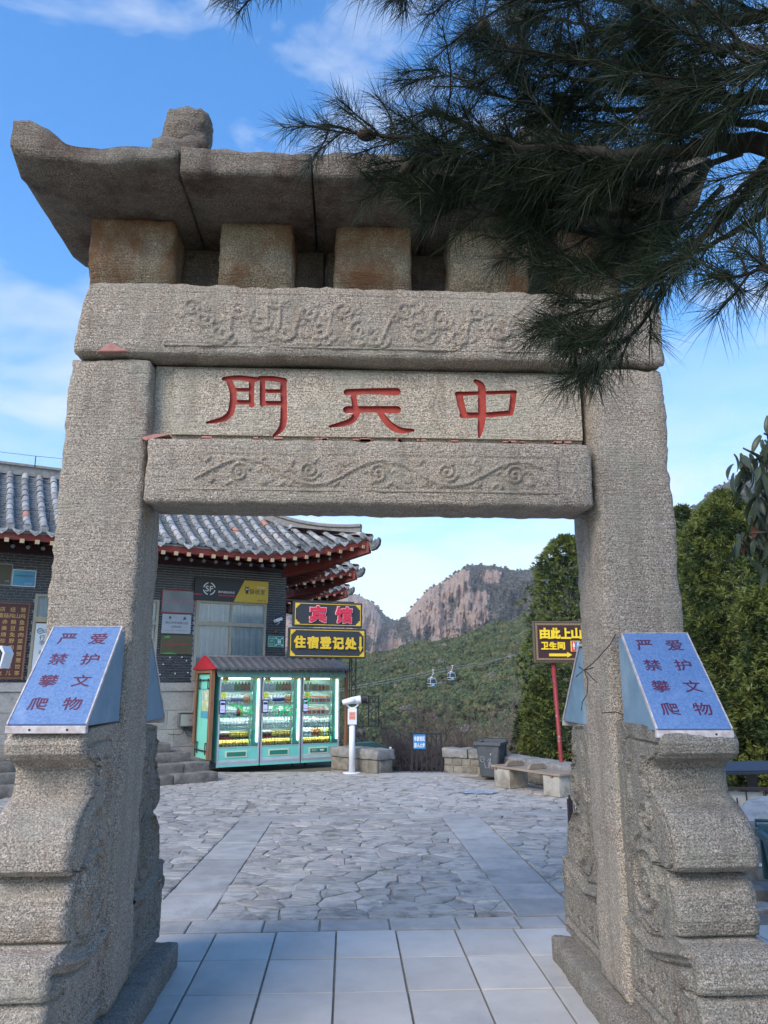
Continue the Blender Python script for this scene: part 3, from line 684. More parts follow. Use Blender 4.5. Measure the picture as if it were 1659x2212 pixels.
b.add([(px0.x+(.30*(1+.45*noise.noise(Vector((math.cos(a)*3, math.sin(a)*3, 0)))))*math.cos(a)*1.0, px0.y+.20*(1+.4*noise.noise(Vector((math.cos(a)*4, math.sin(a)*4, 5))))*math.sin(a), .009) for a in np.linspace(0, 6.283, 40)[:-1]], [tuple(range(39))])
par(tag(b.build('pale_spill', M['blot'], None), 'dried pale blue spill on the flagstones near the bench'))
# ================================================================ TERRACE WALLS
M['cap'] = mat('capstone', (.20, .195, .18), (.30, .29, .27), 14, .85, .9, bscale=40, c3=(.13, .125, .11), s3=4, t3=(.5, .7), bdist=.02)
M['wallst'] = mat('wall_stone', (.17, .15, .115), (.26, .235, .19), 9, .9, .9, bscale=35, rnd=.2, c3=(.12, .11, .09), s3=5, bdist=.02)
M['wallm'] = mat('wall_mortar', (.25, .225, .185), (.19, .17, .14), 20, .95, .5)
def rough_wall(name, P0, P1, thick, h, cap_h, label, cap_over=.03, seed=0, caps=2, courses=2, stone_len=.28, loc=None):
    "a wall along P0->P1 (front face line), body of coursed rubble and capstones"
    d = Vector((P1[0]-P0[0], P1[1]-P0[1], 0)); Lw = d.length; ang = math.atan2(d.y, d.x)
    t = empty(name, (P0[0], P0[1], 0), ang, label, 'wall'); rn = random.Random(seed)
    box('mortar_core', M['wallm'], t, .01, Lw-.01, .012, thick-.012, -.05, h-cap_h)
    ch = (h-cap_h)/courses
    for c in range(courses):
        x = -rn.uniform(0, .1)
        while x < Lw:
            l = rn.uniform(.7, 1.35)*stone_len; xa, xb = max(0, x), min(Lw, x+l)
            if xb-xa > .04:
                s_ = stone('wall_stone', M['wallst'], t, xa+.006, xb-.006, 0, .06, c*ch+.004, (c+1)*ch-.006, r=.012, step=.06, amp=.008, fr=9, seed=rn.random()*9); s_.location.y -= rn.uniform(0, .012)
            x += l
    for e in (0, 1):
        for c in range(courses):
            X_ = (-.004, .05) if e == 0 else (Lw-.05, Lw+.004)
            stone('wall_stone', M['wallst'], t, X_[0], X_[1], .065, thick-.01, c*ch+.004, (c+1)*ch-.006, r=.012, step=.06, amp=.006, seed=e+c)
    x = -cap_over; i = 0
    while x < Lw+cap_over-.01:
        l = (Lw+2*cap_over)/caps; xb = x+l
        stone('capstone', M['cap'], t, x+.003, xb-.003, -cap_over, thick+cap_over, h-cap_h, h+rn.uniform(-.01, .02), r=.018, step=.05, amp=.016, fr=5, seed=seed+i*2.3); x = xb; i += 1
    return t
# ================================================================ TEMPLE HALLS
M['rtile'] = mat('grey_roof_tile', (.26, .255, .245), (.40, .395, .38), 14, .62, .5, rnd=.28, bscale=60, c3=(.13, .145, .15), s3=6, t3=(.5, .72))
M['rtilew'] = mat('pale_roof_tile', (.46, .40, .35), (.36, .33, .31), 14, .7, .5, rnd=.1)
M['rtileo'] = mat('orange_roof_tile', (.50, .17, .09), (.36, .22, .17), 14, .7, .5)
M['pan'] = mat('pan_tile', (.10, .115, .12), (.19, .205, .21), 22, .75, .5, c3=(.07, .075, .07), s3=9)
M['rred'] = mat('eave_red_paint', (.26, .035, .022), (.17, .028, .02), 9, .6, .3, c3=(.30, .14, .11), s3=5, t3=(.60, .72))
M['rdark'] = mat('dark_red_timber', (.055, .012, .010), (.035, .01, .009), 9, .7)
M['cream'] = mat('cream_paint', (.62, .47, .27), (.52, .38, .22), 20, .6)
M['brick'] = mat('black_brick', (.028, .033, .038), (.055, .062, .070), 16, .6, .4, rnd=.3)
M['bmort'] = mat('white_mortar', (.66, .67, .67), (.52, .53, .53), 20, .9)
M['pstone'] = mat('plinth_stone', (.36, .34, .31), (.46, .44, .40), 24, .85, .5, bscale=60, rnd=.08, c3=(.30, .28, .25), s3=5)
M['ridge'] = mat('ridge_brick', (.17, .165, .155), (.27, .26, .24), 12, .85, .6, rnd=.2)
M['beige'] = mat('beige_frame', (.42, .37, .27), (.36, .32, .23), 12, .5)
M['curt'] = mat('white_curtain', (.84, .85, .83), (.74, .76, .75), 8, .9)
def glass(name, tint=(.7, .8, .8), a=.25, rough=.03):
    m = bpy.data.materials.new(name); m.use_nodes = True; nt = m.node_tree; nt.nodes.clear()
    t = N(nt, 'ShaderNodeBsdfTransparent', inp={'Color': (*tint, 1)}); gl = N(nt, 'ShaderNodeBsdfGlossy', inp={'Roughness': rough}); fz = N(nt, 'ShaderNodeFresnel', inp={'IOR': 1.5}); mx_ = N(nt, 'ShaderNodeMixShader'); o = N(nt, 'ShaderNodeOutputMaterial')
    L(nt, fz.outputs[0], mx_.inputs[0]); L(nt, t.outputs[0], mx_.inputs[1]); L(nt, gl.outputs[0], mx_.inputs[2]); L(nt, mx_.outputs[0], o.inputs[0]); return m
M['glass'] = glass('window_glass', (.95, .97, .96))
BA = R(26.5); BW = (-3.05, 16.17)
hall = empty('temple_hall', (BW[0], BW[1], 0), BA, 'dark brick temple hall with grey tiled upturned eaves behind the vending machines', 'building')
SCN = (3.25, -1.65)
def up(s): return 0 if s < .75 else .50*((s-.75)/2.5)**1.45
def fl(s): return 0 if s < .75 else .35*((s-.75)/2.5)**2
def rz_(s, b): return 4.26+.50*b+.056*b*b+up(s)*max(0, 1-b/2.4)**1.2
def roof(t, smin, full=True, side_to=2.2):
    tl = []
    for rr in (1.0,):
        b = MB(); n = 7; V = []; Lt = .262
        for k, (y, r) in enumerate([(0, .069), (.02, .070), (.235, .060), (.262, .060)]):
            for q in range(n+1):
                a = math.pi*q/n; V.append((r*math.cos(a), y, r*math.sin(a)))
        F = [(k*(n+1)+q, k*(n+1)+q+1, (k+1)*(n+1)+q+1, (k+1)*(n+1)+q) for k in range(3) for q in range(n)]+[tuple(range(n+1))]
        b.add(V, F, smooth=False)
        for mm in ('rtile', 'rtilew', 'rtileo'): me = b.mesh('barrel_tile', M[mm]); me.polygons.foreach_set('use_smooth', [False]*len(me.polygons)); tl.append(me)
    cb = MB(); cb.tube([(0, -.012, .0), (0, .006, .0)], .074, 14, smooth=False); cb.tube([(0, -.018, 0), (0, -.012, 0)], [.052, .056], 14, smooth=False); capm = cb.mesh('tile_end', M['rtile'])
    dp = MB(); dp.prism([(-.105, .02), (-.06, -.02), (0, -.035), (.06, -.02), (.105, .02), (.10, -.035), (.06, -.075), (0, -.125), (-.06, -.075), (-.10, -.035)], -.012, .008); dp.prism([(-.05, -.035), (.05, -.035), (.03, -.065), (0, -.09), (-.03, -.065)], -.02, -.012); drm = dp.mesh('drip_tile', M['rtile'])
    raf = MB(); raf.box(-.036, .036, .012, 1.0, -.036, .036, mi=0); raf.box(-.037, .037, 0, .012, -.037, .037, mi=1); rafm = raf.mesh('rafter', [M['rred'], M['cream']])
    rb = MB(); rb.tube([(0, 0, 0), (0, .9, 0)], .038, 8); rrm = rb.mesh('round_rafter', M['rdark']); rb2 = MB(); rb2.tube([(0, -.006, 0), (0, 0, 0)], .036, 10, smooth=False); rend = rb2.mesh('rafter_end', M['pan'])
    rn = random.Random(5); pan = MB(); s = -5.2; rows = []
    while s < 3.12: rows.append(s); s += .272
    for i, s in enumerate(rows):
        if s < smin: continue
        y0 = -(1.3+fl(s)); yh = 1.2 if s < .75 else SCN[1]+(SCN[0]-s)*1.14
        Lr = yh-y0; n = max(1, int(Lr/.245)); 
        for k in range(n):
            b0 = .245*k; b1 = b0+.25; z0, z1 = rz_(s, b0), rz_(s, b1); a = math.atan2(z1-z0, .25)
            q = rn.random(); kind = 1 if (q < .035 and k < 4) or (.9 < s < 1.4 and k in (1, 2)) else (2 if q > .985 else 0)
            o = inst('barrel_tile', tl[kind], t, (s+rn.uniform(-.004, .004), y0+b0, z0+.03+rn.uniform(-.003, .003)), (a+.015, rn.uniform(-.05, .05), rn.uniform(-.02, .02)))
            if kind == 2: o['label'] = 'orange repaired roof tile'
        if rn.random() < .93: inst('tile_end', capm, t, (s, y0-.004, rz_(s, 0)+.035), (R(-8), 0, 0))
        # pan tiles left of the row
        sc_ = s+.136; m_ = int(Lr/.085)
        yh2 = 1.2 if sc_ < .75 else SCN[1]+(SCN[0]-sc_)*1.14; m_ = int((yh2+1.3+fl(sc_))/.085)
        for k in range(m_):
            b0 = .085*k; V = []; j_ = rn.uniform(-.004, .004)
            for q in range(5):
                x = sc_+(-.085+.0425*q); cz = .030*((q-2)/2)**2-.03
                V += [(x, -(1.3+fl(sc_))+b0, rz_(sc_, b0)+cz+.018+j_), (x, -(1.3+fl(sc_))+b0, rz_(sc_, b0)+cz-.004+j_), (x, -(1.3+fl(sc_))+b0+.10, rz_(sc_, b0+.10)+cz-.002+j_)]
            pan.add(V, [f for q in range(4) for f in ((3*q, 3*q+1, 3*q+4, 3*q+3), (3*q, 3*q+3, 3*q+5, 3*q+2))])
        if rn.random() < .86 or s > 1.3: inst('drip_tile', drm, t, (sc_, -(1.3+fl(sc_))-.016, rz_(sc_, 0)-.005), (R(-14), rn.uniform(-.06, .06), 0))
    tag(pan.build('pan_tiles', M['pan'], t, fix=False), kind='stuff')
    # base sheet, fascia, soffit along the front, then the same turned round the corner
    ss = [x for x in np.linspace(-5.3 if smin < -4 else smin, 3.2, 46)]
    def strip(name, m, f0, f1, f2=None, f3=None):
        b = MB(); V = []
        for s in ss:
            V += [f0(s), f1(s)]+([f2(s), f3(s)] if f2 else [])
        n = 4 if f2 else 2; F = []
        for k in range(len(ss)-1):
            for q in range(n if n == 4 else 1): F.append((k*n+q, k*n+(q+1) % n, (k+1)*n+(q+1) % n, (k+1)*n+q))
        b.add(V, F); return b.build(name, m, t, fix=n == 4)
    ey = lambda s: -(1.3+fl(s))
    strip('roof_bed', M['ridge'], lambda s: (s, ey(s)+.02, rz_(s, 0)-.035), lambda s: (s, ey(s)+.02, rz_(s, 0)-.075), lambda s: (s, ey(s)+.6, rz_(s, .6)-.13), lambda s: (s, ey(s)+.6, rz_(s, .6)-.05))
    strip('fascia_board', M['rred'], lambda s: (s, ey(s)+.035, rz_(s, 0)-.06), lambda s: (s, ey(s)+.05, rz_(s, 0)-.195), lambda s: (s, ey(s)+.085, rz_(s, 0)-.195), lambda s: (s, ey(s)+.085, rz_(s, 0)-.06))
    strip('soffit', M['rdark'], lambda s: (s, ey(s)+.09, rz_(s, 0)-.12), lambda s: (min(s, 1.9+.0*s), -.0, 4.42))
    b = MB(); gv = [(-5.3 if smin < -4 else smin, 1.2), (.75, 1.2)]
    # closing sheet just under the tiles
    V = []; F = []; cols = ss
    for s in cols:
        yh = 1.2 if s < .75 else SCN[1]+(SCN[0]-s)*1.14
        for k in range(9):
            bb = (yh-ey(s))*k/8; V.append((s, ey(s)+bb, rz_(s, bb)-.035))
    for k in range(len(cols)-1):
        for q in range(8): F.append((k*9+q, (k+1)*9+q, (k+1)*9+q+1, k*9+q+1))
    b.add(V, F); b.build('roof_deck', M['pan'], t, fix=False)
    for s in np.arange(-5.1 if smin < -4 else smin, 3.05, .245):
        fan = max(0, s-1.0)*.16
        inst('rafter', rafm, t, (s, ey(s)-.005, rz_(s, 0)-.215), (R(9), 0, fan))
        if s < 2.6:
            inst('round_rafter', rrm, t, (s+.12, ey(s)+.24, rz_(s, 0)-.285), (R(14), 0, fan)); inst('rafter_end', rend, t, (s+.12, ey(s)+.235, rz_(s, 0)-.285), (R(14), 0, fan))
    # east side
    def mir(s): return (SCN[0]-(ey(s)-SCN[1])*1.0, SCN[1]+(SCN[0]-s))
    S2 = [s for s in np.linspace(SCN[0]-(side_to-SCN[1]), 3.2, 24)]
    b = MB(); V = []; F = []
    for s in S2:
        e = -(ey(s)-SCN[1]); x0 = SCN[0]+e*1.0; y_ = SCN[1]+(SCN[0]-s); z = rz_(s, 0)
        V += [(x0-.035, y_, z-.0), (x0-.045, y_, z-.175), (x0-.085, y_, z-.175), (x0-.085, y_, z-.0)]
    for k in range(len(S2)-1): F += [(k*4+q, k*4+(q+1) % 4, (k+1)*4+(q+1) % 4, (k+1)*4+q) for q in range(4)]
    b.add(V, F); b.build('fascia_board', M['rred'], t)
    b = MB(); V = []; F = []
    for s in S2:
        e = -(ey(s)-SCN[1]); x0 = SCN[0]+e; y_ = SCN[1]+(SCN[0]-s); z = rz_(s, 0); h_ = min(1.2, y_-SCN[1]); V += [(x0-.09, y_, z-.1), (1.88, max(0, y_), 4.44), (x0-.02, y_, z-.03), (x0-h_, y_, z+.45*h_)]
    for k in range(len(S2)-1): F += [(k*4, k*4+1, k*4+5, k*4+4), (k*4+2, k*4+3, k*4+7, k*4+6)]
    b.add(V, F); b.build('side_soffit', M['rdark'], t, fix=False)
    for s in np.arange(S2[0], 3.0, .245):
        e = -(ey(s)-SCN[1]); x0 = SCN[0]+e; y_ = SCN[1]+(SCN[0]-s); inst('rafter', rafm, t, (x0, y_, rz_(s, 0)-.215), (R(9), 0, R(90)-max(0, s-1)*.16))
        inst('drip_tile', drm, t, (x0+.016, y_+.1, rz_(s, 0)-.005), (R(-14), 0, R(90))); inst('tile_end', capm, t, (x0+.004, y_, rz_(s, 0)+.035), (R(-8), 0, R(90)))
    # hip ridge, corner beam, carved beam head
    V = []; F = []; K = 14; hp = MB()
    for k in range(K+1):
        q = k/K; s = .75+(3.02-.75)*q; y_ = SCN[1]+(SCN[0]-s)*1.14; z = rz_(s, y_-ey(s)); w_ = .075
        nx_, ny_ = .66, .75
        for (dx, dz) in ((-w_, -.05), (-w_*.8, .10), (-w_*1.3, .12), (-w_*1.3, .15), (-w_*.8, .19), (w_*.8, .19), (w_*1.3, .15), (w_*1.3, .12), (w_*.8, .10), (w_, -.05)): V.append((s+nx_*dx, y_+ny_*dx, z+dz+.06*q))
    for k in range(K): F += [(k*10+j, k*10+(j+1) % 10, (k+1)*10+(j+1) % 10, (k+1)*10+j) for j in range(10)]
    F += [tuple(range(10)), tuple(range(K*10, K*10+10))]; hp.add(V, F); hp.build('hip_ridge', M['ridge'], t)
    cbm = MB(); pts = [(1.80, .05, 4.05), (2.5, -.78, 4.23), (2.98, -1.34, 4.42), (3.16, -1.54, 4.49)]; V = []; F = []
    for k, p in enumerate(pts):
        h_, w_ = (.13, .075); nx_, ny_ = .76, .65
        for (dx, dz) in ((-w_, -h_), (w_, -h_), (w_, h_), (-w_, h_)): V.append((p[0]+nx_*dx, p[1]+ny_*dx, p[2]+dz))
    for k in range(3): F += [(k*4+j, k*4+(j+1) % 4, (k+1)*4+(j+1) % 4, (k+1)*4+j) for j in range(4)]
    F += [(0, 1, 2, 3), (12, 13, 14, 15)]; cbm.add(V, F); cbm.build('corner_beam', M['rred'], t)
    hd = MB(); prof = [(0, -.10), (.12, -.09), (.21, -.02), (.25, .08), (.235, .14), (.19, .10), (.155, .125), (.11, .09), (.06, .11), (0, .10)]
    hd.prism(prof, -.07, .07); hd.prism([(.03, -.06), (.12, -.055), (.19, .02), (.13, .02), (.08, -.01)], -.085, .085)
    for q in range(4): hd.prism([(.03+q*.04, .02+.01*q), (.055+q*.04, .03+.01*q), (.045+q*.04, .08), (.02+q*.04, .07)], -.08, .08)
    o = hd.build('beam_head', M['pan'], t, (3.17, -1.55, 4.50), (0, R(-12), R(-49)), bevel=.004)
roof(hall, -5.3)
# main ridge stub
b = MB(); b.box(-5.3, .9, 1.14, 1.30, 5.83, 6.02); b.box(-5.3, .95, 1.10, 1.34, 6.02, 6.07); b.build('main_ridge', M['ridge'], hall)
# body
bd = MB(); bd.box(-8, 1.862, .012, 2.4, 0, 4.42); bd.build('wall', M['bmort'], hall)
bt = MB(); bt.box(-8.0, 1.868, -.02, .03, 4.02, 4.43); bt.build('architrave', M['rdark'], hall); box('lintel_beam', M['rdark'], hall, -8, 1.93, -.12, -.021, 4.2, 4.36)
# bricks
BL, BH, BT = .205, .0515, .0105
bmf = MB().box(-(BL-.009)/2, (BL-.009)/2, -.012, .011, 0, BH-BT).mesh('brick', M['brick']); cnt = 0; rest = MB(); rn = random.Random(2)
openings = [(-.16, 1.43, 1.62, 3.80), (-3.23, -.89, 1.62, 3.27)]
def brick(x0, x1, z):
    global cnt
    if x1-x0 < .03: return
    seen = (-.9 < (x0+x1)/2 or (x0+x1)/2 < -3.2) and (x0+x1)/2 > -4.0
    if seen and cnt < 300:
        cnt += 1; inst('brick', bmf, hall, ((x0+x1)/2, rn.uniform(-.001, .001), z), sc=((x1-x0-.009)/(BL-.009), 1, 1))
    else: rest.box(x0+.0045, x1-.0045, -.012+rn.uniform(-.001, .001), .011, z, z+BH-BT)
c = 0; z = 1.625
while z < 4.02:
    x = -5.2-(BL/2 if c % 2 else 0)
    hdr = (c % 4 == 3)
    while x < 1.872:
        l = BL*.52 if hdr else BL; a, e = max(x, -5.2), min(x+l, 1.872); segs = [(a, e)]
        for o0, o1, oz0, oz1 in openings:
            if oz0 < z+BH/2 < oz1: segs = [q for s0, s1 in segs for q in ((s0, min(s1, o0)), (max(s0, o1), s1)) if q[1] > q[0]]
        for s0, s1 in segs: brick(s0, s1, z)
        x += l
    z += BH; c += 1
tag(rest.build('bricks', M['brick'], hall), kind='stuff')
# corner side bricks
b = MB(); z = 1.625; c = 0
while z < 4.4:
    y = .01
    while y < 2.3: b.box(1.862, 1.872, y+(0 if c % 2 else .1), y+BL-.01+(0 if c % 2 else .1), z, z+BH-BT); y += BL
    z += BH; c += 1
tag(b.build('side_bricks', M['brick'], hall), kind='stuff')
# plinth blocks
box('plinth_course', M['pstone'], hall, -7, 1.9, -.03, .2, 1.45, 1.615, bevel=.008)
for j, (z0, z1) in enumerate([(0, .36), (.365, .70), (.705, 1.07), (1.075, 1.44)]):
    x = -5.0-.3*j
    while x < 1.87:
        l = rn.uniform(.42, .8); xb = min(x+l, 1.875)
        if xb-x > .08: box('plinth_block', M['pstone'], hall, x+.003, xb-.003, -.005+rn.uniform(-.003, .003), .1, z0, z1, bevel=.006)
        x = xb
# windows
def window(t, x0, x1, z0, z1, vx, hz_, label=None):
    f = MB(); y0, y1 = -.03, .03
    f.box(x0, x1, y0, y1, z1-.05, z1); f.box(x0, x1, y0, y1, z0, z0+.05); f.box(x0, x0+.055, y0, y1, z0+.05, z1-.05); f.box(x1-.055, x1, y0, y1, z0+.05, z1-.05); f.box(x0+.055, x1-.055, y0-.004, y1, hz_-.04, hz_+.04)
    for v in vx: f.box(v-.024, v+.024, y0+.004, y1, z0+.05, hz_-.04); f.box(v-.02, v+.02, y0+.004, y1, hz_+.04, z1-.05)
    o = f.build('window', M['beige'], t)
    g_ = MB(); g_.box(x0+.05, x1-.05, -.008, -.004, z0+.04, z1-.04); g_.build('pane', M['glass'], o)
    b = MB(); n = int((x1-x0)/.012); V = []
    for k in range(n+1):
        x = x0+.03+(x1-x0-.06)*k/n; d = .028*math.sin(x*46+1.2*math.sin(x*13))+.01*math.sin(x*120)
        V += [(x, .007+.02+d*.6, z1-.03), (x, .007+.02+d, z0+.03)]
    b.add(V, [(2*k, 2*k+1, 2*k+3, 2*k+2) for k in range(n)], smooth=True); b.build('curtain', M['curt'], o, fix=False)
    return o
# recess behind windows
for x0, x1, z0, z1 in ((-.14, 1.41, 1.66, 3.30), (-3.2, -.93, 1.62, 3.26)):
    pass
wall_ = bpy.data.objects['wall']
cutb = MB().box(-.13, 1.40, -.2, .35, 1.68, 3.29).box(-3.19, -.94, -.2, .35, 1.64, 3.25).build('cutter', M['bmort'], hall)
md = wall_.modifiers.new('b', 'BOOLEAN'); md.operation = 'DIFFERENCE'; md.object = cutb; md.solver = 'EXACT'
bpy.context.view_layer.update(); dg = bpy.context.evaluated_depsgraph_get(); nm = bpy.data.meshes.new_from_object(wall_.evaluated_get(dg)); wall_.modifiers.clear(); wall_.data = nm; bpy.data.objects.remove(cutb)
window(hall, -.14, 1.41, 1.66, 3.31, [.62], 2.83); window(hall, -3.23, -.90, 1.5, 3.27, [-2.5, -1.7], 2.80)
# signboard over the window
M['yel'] = mat('yellow_board', (.62, .42, .035), rough=.5); M['redb'] = mat('red_stripe', (.55, .03, .035), rough=.5); M['wht'] = mat('sign_white', (.78, .79, .78), rough=.5)
def child_empty(name, parent_mat, loc, label, cat, group=None):
    "top-level thing placed in the frame of the hall"
    a = BA; x = BW[0]+loc[0]*math.cos(a)-loc[1]*math.sin(a); y = BW[1]+loc[0]*math.sin(a)+loc[1]*math.cos(a)
    return empty(name, (x, y, loc[2]), a, label, cat, group)
sb = child_empty('signboard', None, (0, -.02, 3.545), 'black and yellow courier signboard over the curtained window', 'sign')
box('board', M['blackm'], sb, -.21, .86, -.06, 0, -.235, .235); b = MB(); b.prism([(.64, -.237), (1.415, -.237), (1.415, .237), (.87, .237)], -.064, -.001); b.build('yellow_panel', M['yel'], sb)
b = MB(); 
for k in range(4):
    a0 = R(90*k+12); a1 = R(90*k+78); P_ = [(.10+.135*math.cos(a), .01+.135*math.sin(a)) for a in np.linspace(a0, a1, 9)]+[(.10+.112*math.cos(a), .01+.112*math.sin(a)) for a in np.linspace(a1, a0, 9)]
    b.prism(P_, -.064, -.0605)
b.build('round_emblem', M['wht'], sb)
text('lettering', 'SF', M['wht'], sb, .10, -.064, .01, h=.12, wid=.165, bold=.03)
box('red_stripe', M['redb'], sb, -.21, -.05, -.064, -.0605, -.13, -.105); box('red_stripe', M['redb'], sb, .30, .66, -.062, -.0605, -.13, -.105)
text('lettering', '顺丰速运合作点', M['wht'], sb, .475, -.064, -.045, wid=.36, bold=.03)
text('lettering', '驿收发', M['black'], sb, 1.165, -.066, .0, wid=.36, bold=.015)
text('lettering', '驿站欢迎您', M['wht'], sb, 1.25, -.066, .10, wid=.2, bold=.02); text('lettering', '驿收发门店', M['black'], sb, 1.27, -.066, -.185, wid=.2)
b = MB(); b.tube([(.93, -.069, .045), (.93, -.065, .045)], .05, 16, smooth=False); b.box(.90, .955, -.069, -.065, -.05, .0); b.tube([(.90, -.067, .09), (.885, -.067, .115)], .006, 5); b.tube([(.96, -.067, .09), (.975, -.067, .115)], .006, 5)
e_ = b.build('bee_mark', M['black'], sb); b = MB(); b.tube([(.912, -.073, .045), (.912, -.07, .045)], .015, 10, smooth=False); b.tube([(.948, -.073, .045), (.948, -.07, .045)], .015, 10, smooth=False); tag(b.build('eye_dots', M['wht'], e_), kind='stuff')
# plaques
M['pl1'] = mat('grey_glass_plaque', (.12, .145, .15), (.20, .23, .23), 3, .25); M['pl2'] = mat('silver_plaque', (.30, .33, .36), (.36, .39, .42), 4, .35, metal=.3); M['pl3'] = mat('olive_plaque', (.06, .055, .022), (.09, .08, .035), 4, .35)
M['plr'] = mat('plaque_red', (.45, .03, .05), rough=.5); M['plg'] = mat('plaque_green', (.06, .38, .06), rough=.5); M['plp'] = mat('plaque_pink', (.50, .16, .22), rough=.5); M['dk'] = mat('dark_print', (.05, .05, .055), rough=.5)
def plaque(x0, x1, z0, z1, m, label, frame=None, lines=(), y=-.03):
    t = child_empty('plaque', None, ((x0+x1)/2, y, (z0+z1)/2), label, 'plaque'); w_, h_ = (x1-x0)/2, (z1-z0)/2
    box('plate', m, t, -w_, w_, -.012, 0.01, -h_, h_, bevel=.002)
    if frame: 
        f = MB(); f.box(-w_-.012, w_+.012, -.02, 0, h_, h_+.014); f.box(-w_-.012, w_+.012, -.02, 0, -h_-.014, -h_); f.box(-w_-.012, -w_, -.02, 0, -h_, h_); f.box(w_, w_+.012, -.02, 0, -h_, h_); f.build('frame', frame, t)
    for body, dx, dz, wd, mm, hh in lines: text('lettering', body, mm, t, dx, -.0135, dz, wid=wd, h=hh, bold=.015, res=2)
    return t
plaque(-.85, -.20, 3.03, 3.475, M['pl1'], 'grey glass plaque in a thin red frame, topmost of three beside the window', M['plr'], [('文明诚信个体工商户', 0, .01, .52, M['plp'], .07)])
t = plaque(-.83, -.235, 2.60, 2.995, M['pl2'], 'silver plaque with dark lettering, middle of three beside the window', None, [('泰山世界地质公园', 0, .02, .46, M['dk'], .045), ('合作伙伴', 0, -.06, .2, M['dk'], .045), ('Cooperation Partner of the Global Geopark', 0, -.135, .44, M['dk'], .014)])
b = MB(); b.prism([(.13, .10), (.17, .16), (.18, .12), (.21, .10), (.17, .10), (.14, .08)], -.0145, -.012); b.build('bird_mark', M['black'], t); box('seal_mark', M['dk'], t, -.16, -.12, -.0135, -.012, .10, .15)
t = plaque(-.835, -.185, 2.185, 2.57, M['pl3'], 'olive plaque with red lettering and green curve, lowest of three beside the window', None, [('山东省旅游特色推荐单位', 0, .01, .54, M['plr'], .05), ('二〇一四年', 0, -.06, .16, M['dk'], .025)])
b = MB(); b.prism([(-.32, -.19)]+[(-.32+.36*k/8, -.19+.028*math.sin(math.pi*k/8)) for k in range(1, 8)]+[(.04, -.19)], -.0145, -.012); b.build('green_curve', M['plg'], t)
b = MB(); b.prism([(-.27, .12), (-.24, .16), (-.19, .165), (-.15, .17), (-.14, .14), (-.2, .125), (-.24, .13)], -.0145, -.012); b.build('pine_mark', M['plg'], t); b = MB(); b.prism([(-.22, .165), (-.19, .175), (-.155, .18), (-.16, .17)], -.015, -.0125); b.build('orange_mark', M['rtileo'], t)
plaque(-4.2, -3.675, 3.40, 3.785, M['pl3'], 'dull bronze plaque under the eave at the left edge', M['pl2'], [('——', .2, -.12, .08, M['wht'], .005)])
M['blp'] = mat('blue_certificate', (.06, .26, .48), (.10, .42, .52), 2, .4)
plaque(-3.645, -3.262, 3.40, 3.69, M['blp'], 'bright blue certificate board under the eave left of the gate pillar', M['wht'], [('文明诚信经营示范店', 0, .045, .32, M['dk'], .035), ('泰山景区管理委员会', .08, -.09, .14, M['wht'], .014), ('二〇一九年', .08, -.115, .14, M['wht'], .012)])
# menu board
M['menu'] = mat('oxblood_board', (.075, .018, .018), (.095, .024, .022), 6, .45); M['gold'] = mat('gold_lettering', (.58, .38, .12), (.5, .3, .08), 20, .45); M['wood'] = mat('brown_wood', (.16, .07, .035), (.24, .12, .06), 5, .65, .3, streak=(8, 8, .8), bscale=40)
t = child_empty('menu_board', None, (-3.70, -.03, 2.39), 'tall dark red menu board with gold writing left of the gate pillar', 'menu')
box('board', M['menu'], t, -.48, .37, -.02, 0, -.68, .66)
f = MB(); f.box(.37, .40, -.035, 0, -.72, .70); f.box(-.48, .37, -.035, 0, .66, .685); f.box(-.48, .37, -.035, 0, -.705, -.68); f.build('frame', M['wood'], t)
mrows = ['本店经营', '泰山蘑菇炖山鸡', '泰山赤鳞鱼', '泰山美豆腐', '红烧兔肉', '山珍野菜', '手工牛肉面', '煎饼干饭', '单饼大葱', '手工水饺', '泰山女儿茶']
for k, row in enumerate(mrows):
    n = len(row); pitch = .115 if n == 7 else (.175 if k < 1 else .145)
    for j, chx in enumerate(row):
        x = .29-(n-1-j)*(pitch if n != 7 else .093)
        if x < -.46: continue
        text('character', chx, M['gold'], t, x, -.0225, .56-k*.116, h=.085, wid=.09 if n != 7 else .088, bold=.025, res=2)
# white banner behind the pillar edge
t = child_empty('banner', None, (-2.98, -.06, 2.12), 'narrow white luggage service banner beside the gate pillar', 'banner'); M['ban'] = mat('banner_white', (.55, .62, .64), (.62, .68, .70), 3, .6)
box('sheet', M['ban'], t, -.19, .3, -.006, 0, -.62, .59); box('header', M['blackm'], t, -.19, .3, -.008, .002, .59, .62); box('yellow_edge', M['yel'], t, -.19, .3, -.0085, .001, .62, .64)
b = MB(); P_ = [(-.11+.048*math.cos(a), .45+.048*math.sin(a)) for a in np.linspace(0, 6.283, 20)]; b.tube([(p[0], -.008, p[1]) for p in P_], .005, 5); b.build('ring_emblem', M['dk'], t); text('lettering', 'SF', M['dk'], t, -.11, -.0075, .45, wid=.06, bold=.03); text('lettering', 'EXPRESS', M['dk'], t, .0, -.0075, .465, wid=.11, bold=.02); text('lettering', '顺丰速运', M['dk'], t, .0, -.0075, .43, wid=.1, bold=.02)
for k, (chx, zz) in enumerate([('行', .33), ('李', .23), ('礼', .05), ('品', -.06), ('遗', -.24), ('失', -.34), ('物', -.45), ('品', -.56)]): text('character', chx, M['dk'], t, -.06+.004*k, -.0075, zz, wid=.1, h=.095, bold=.01, res=2)
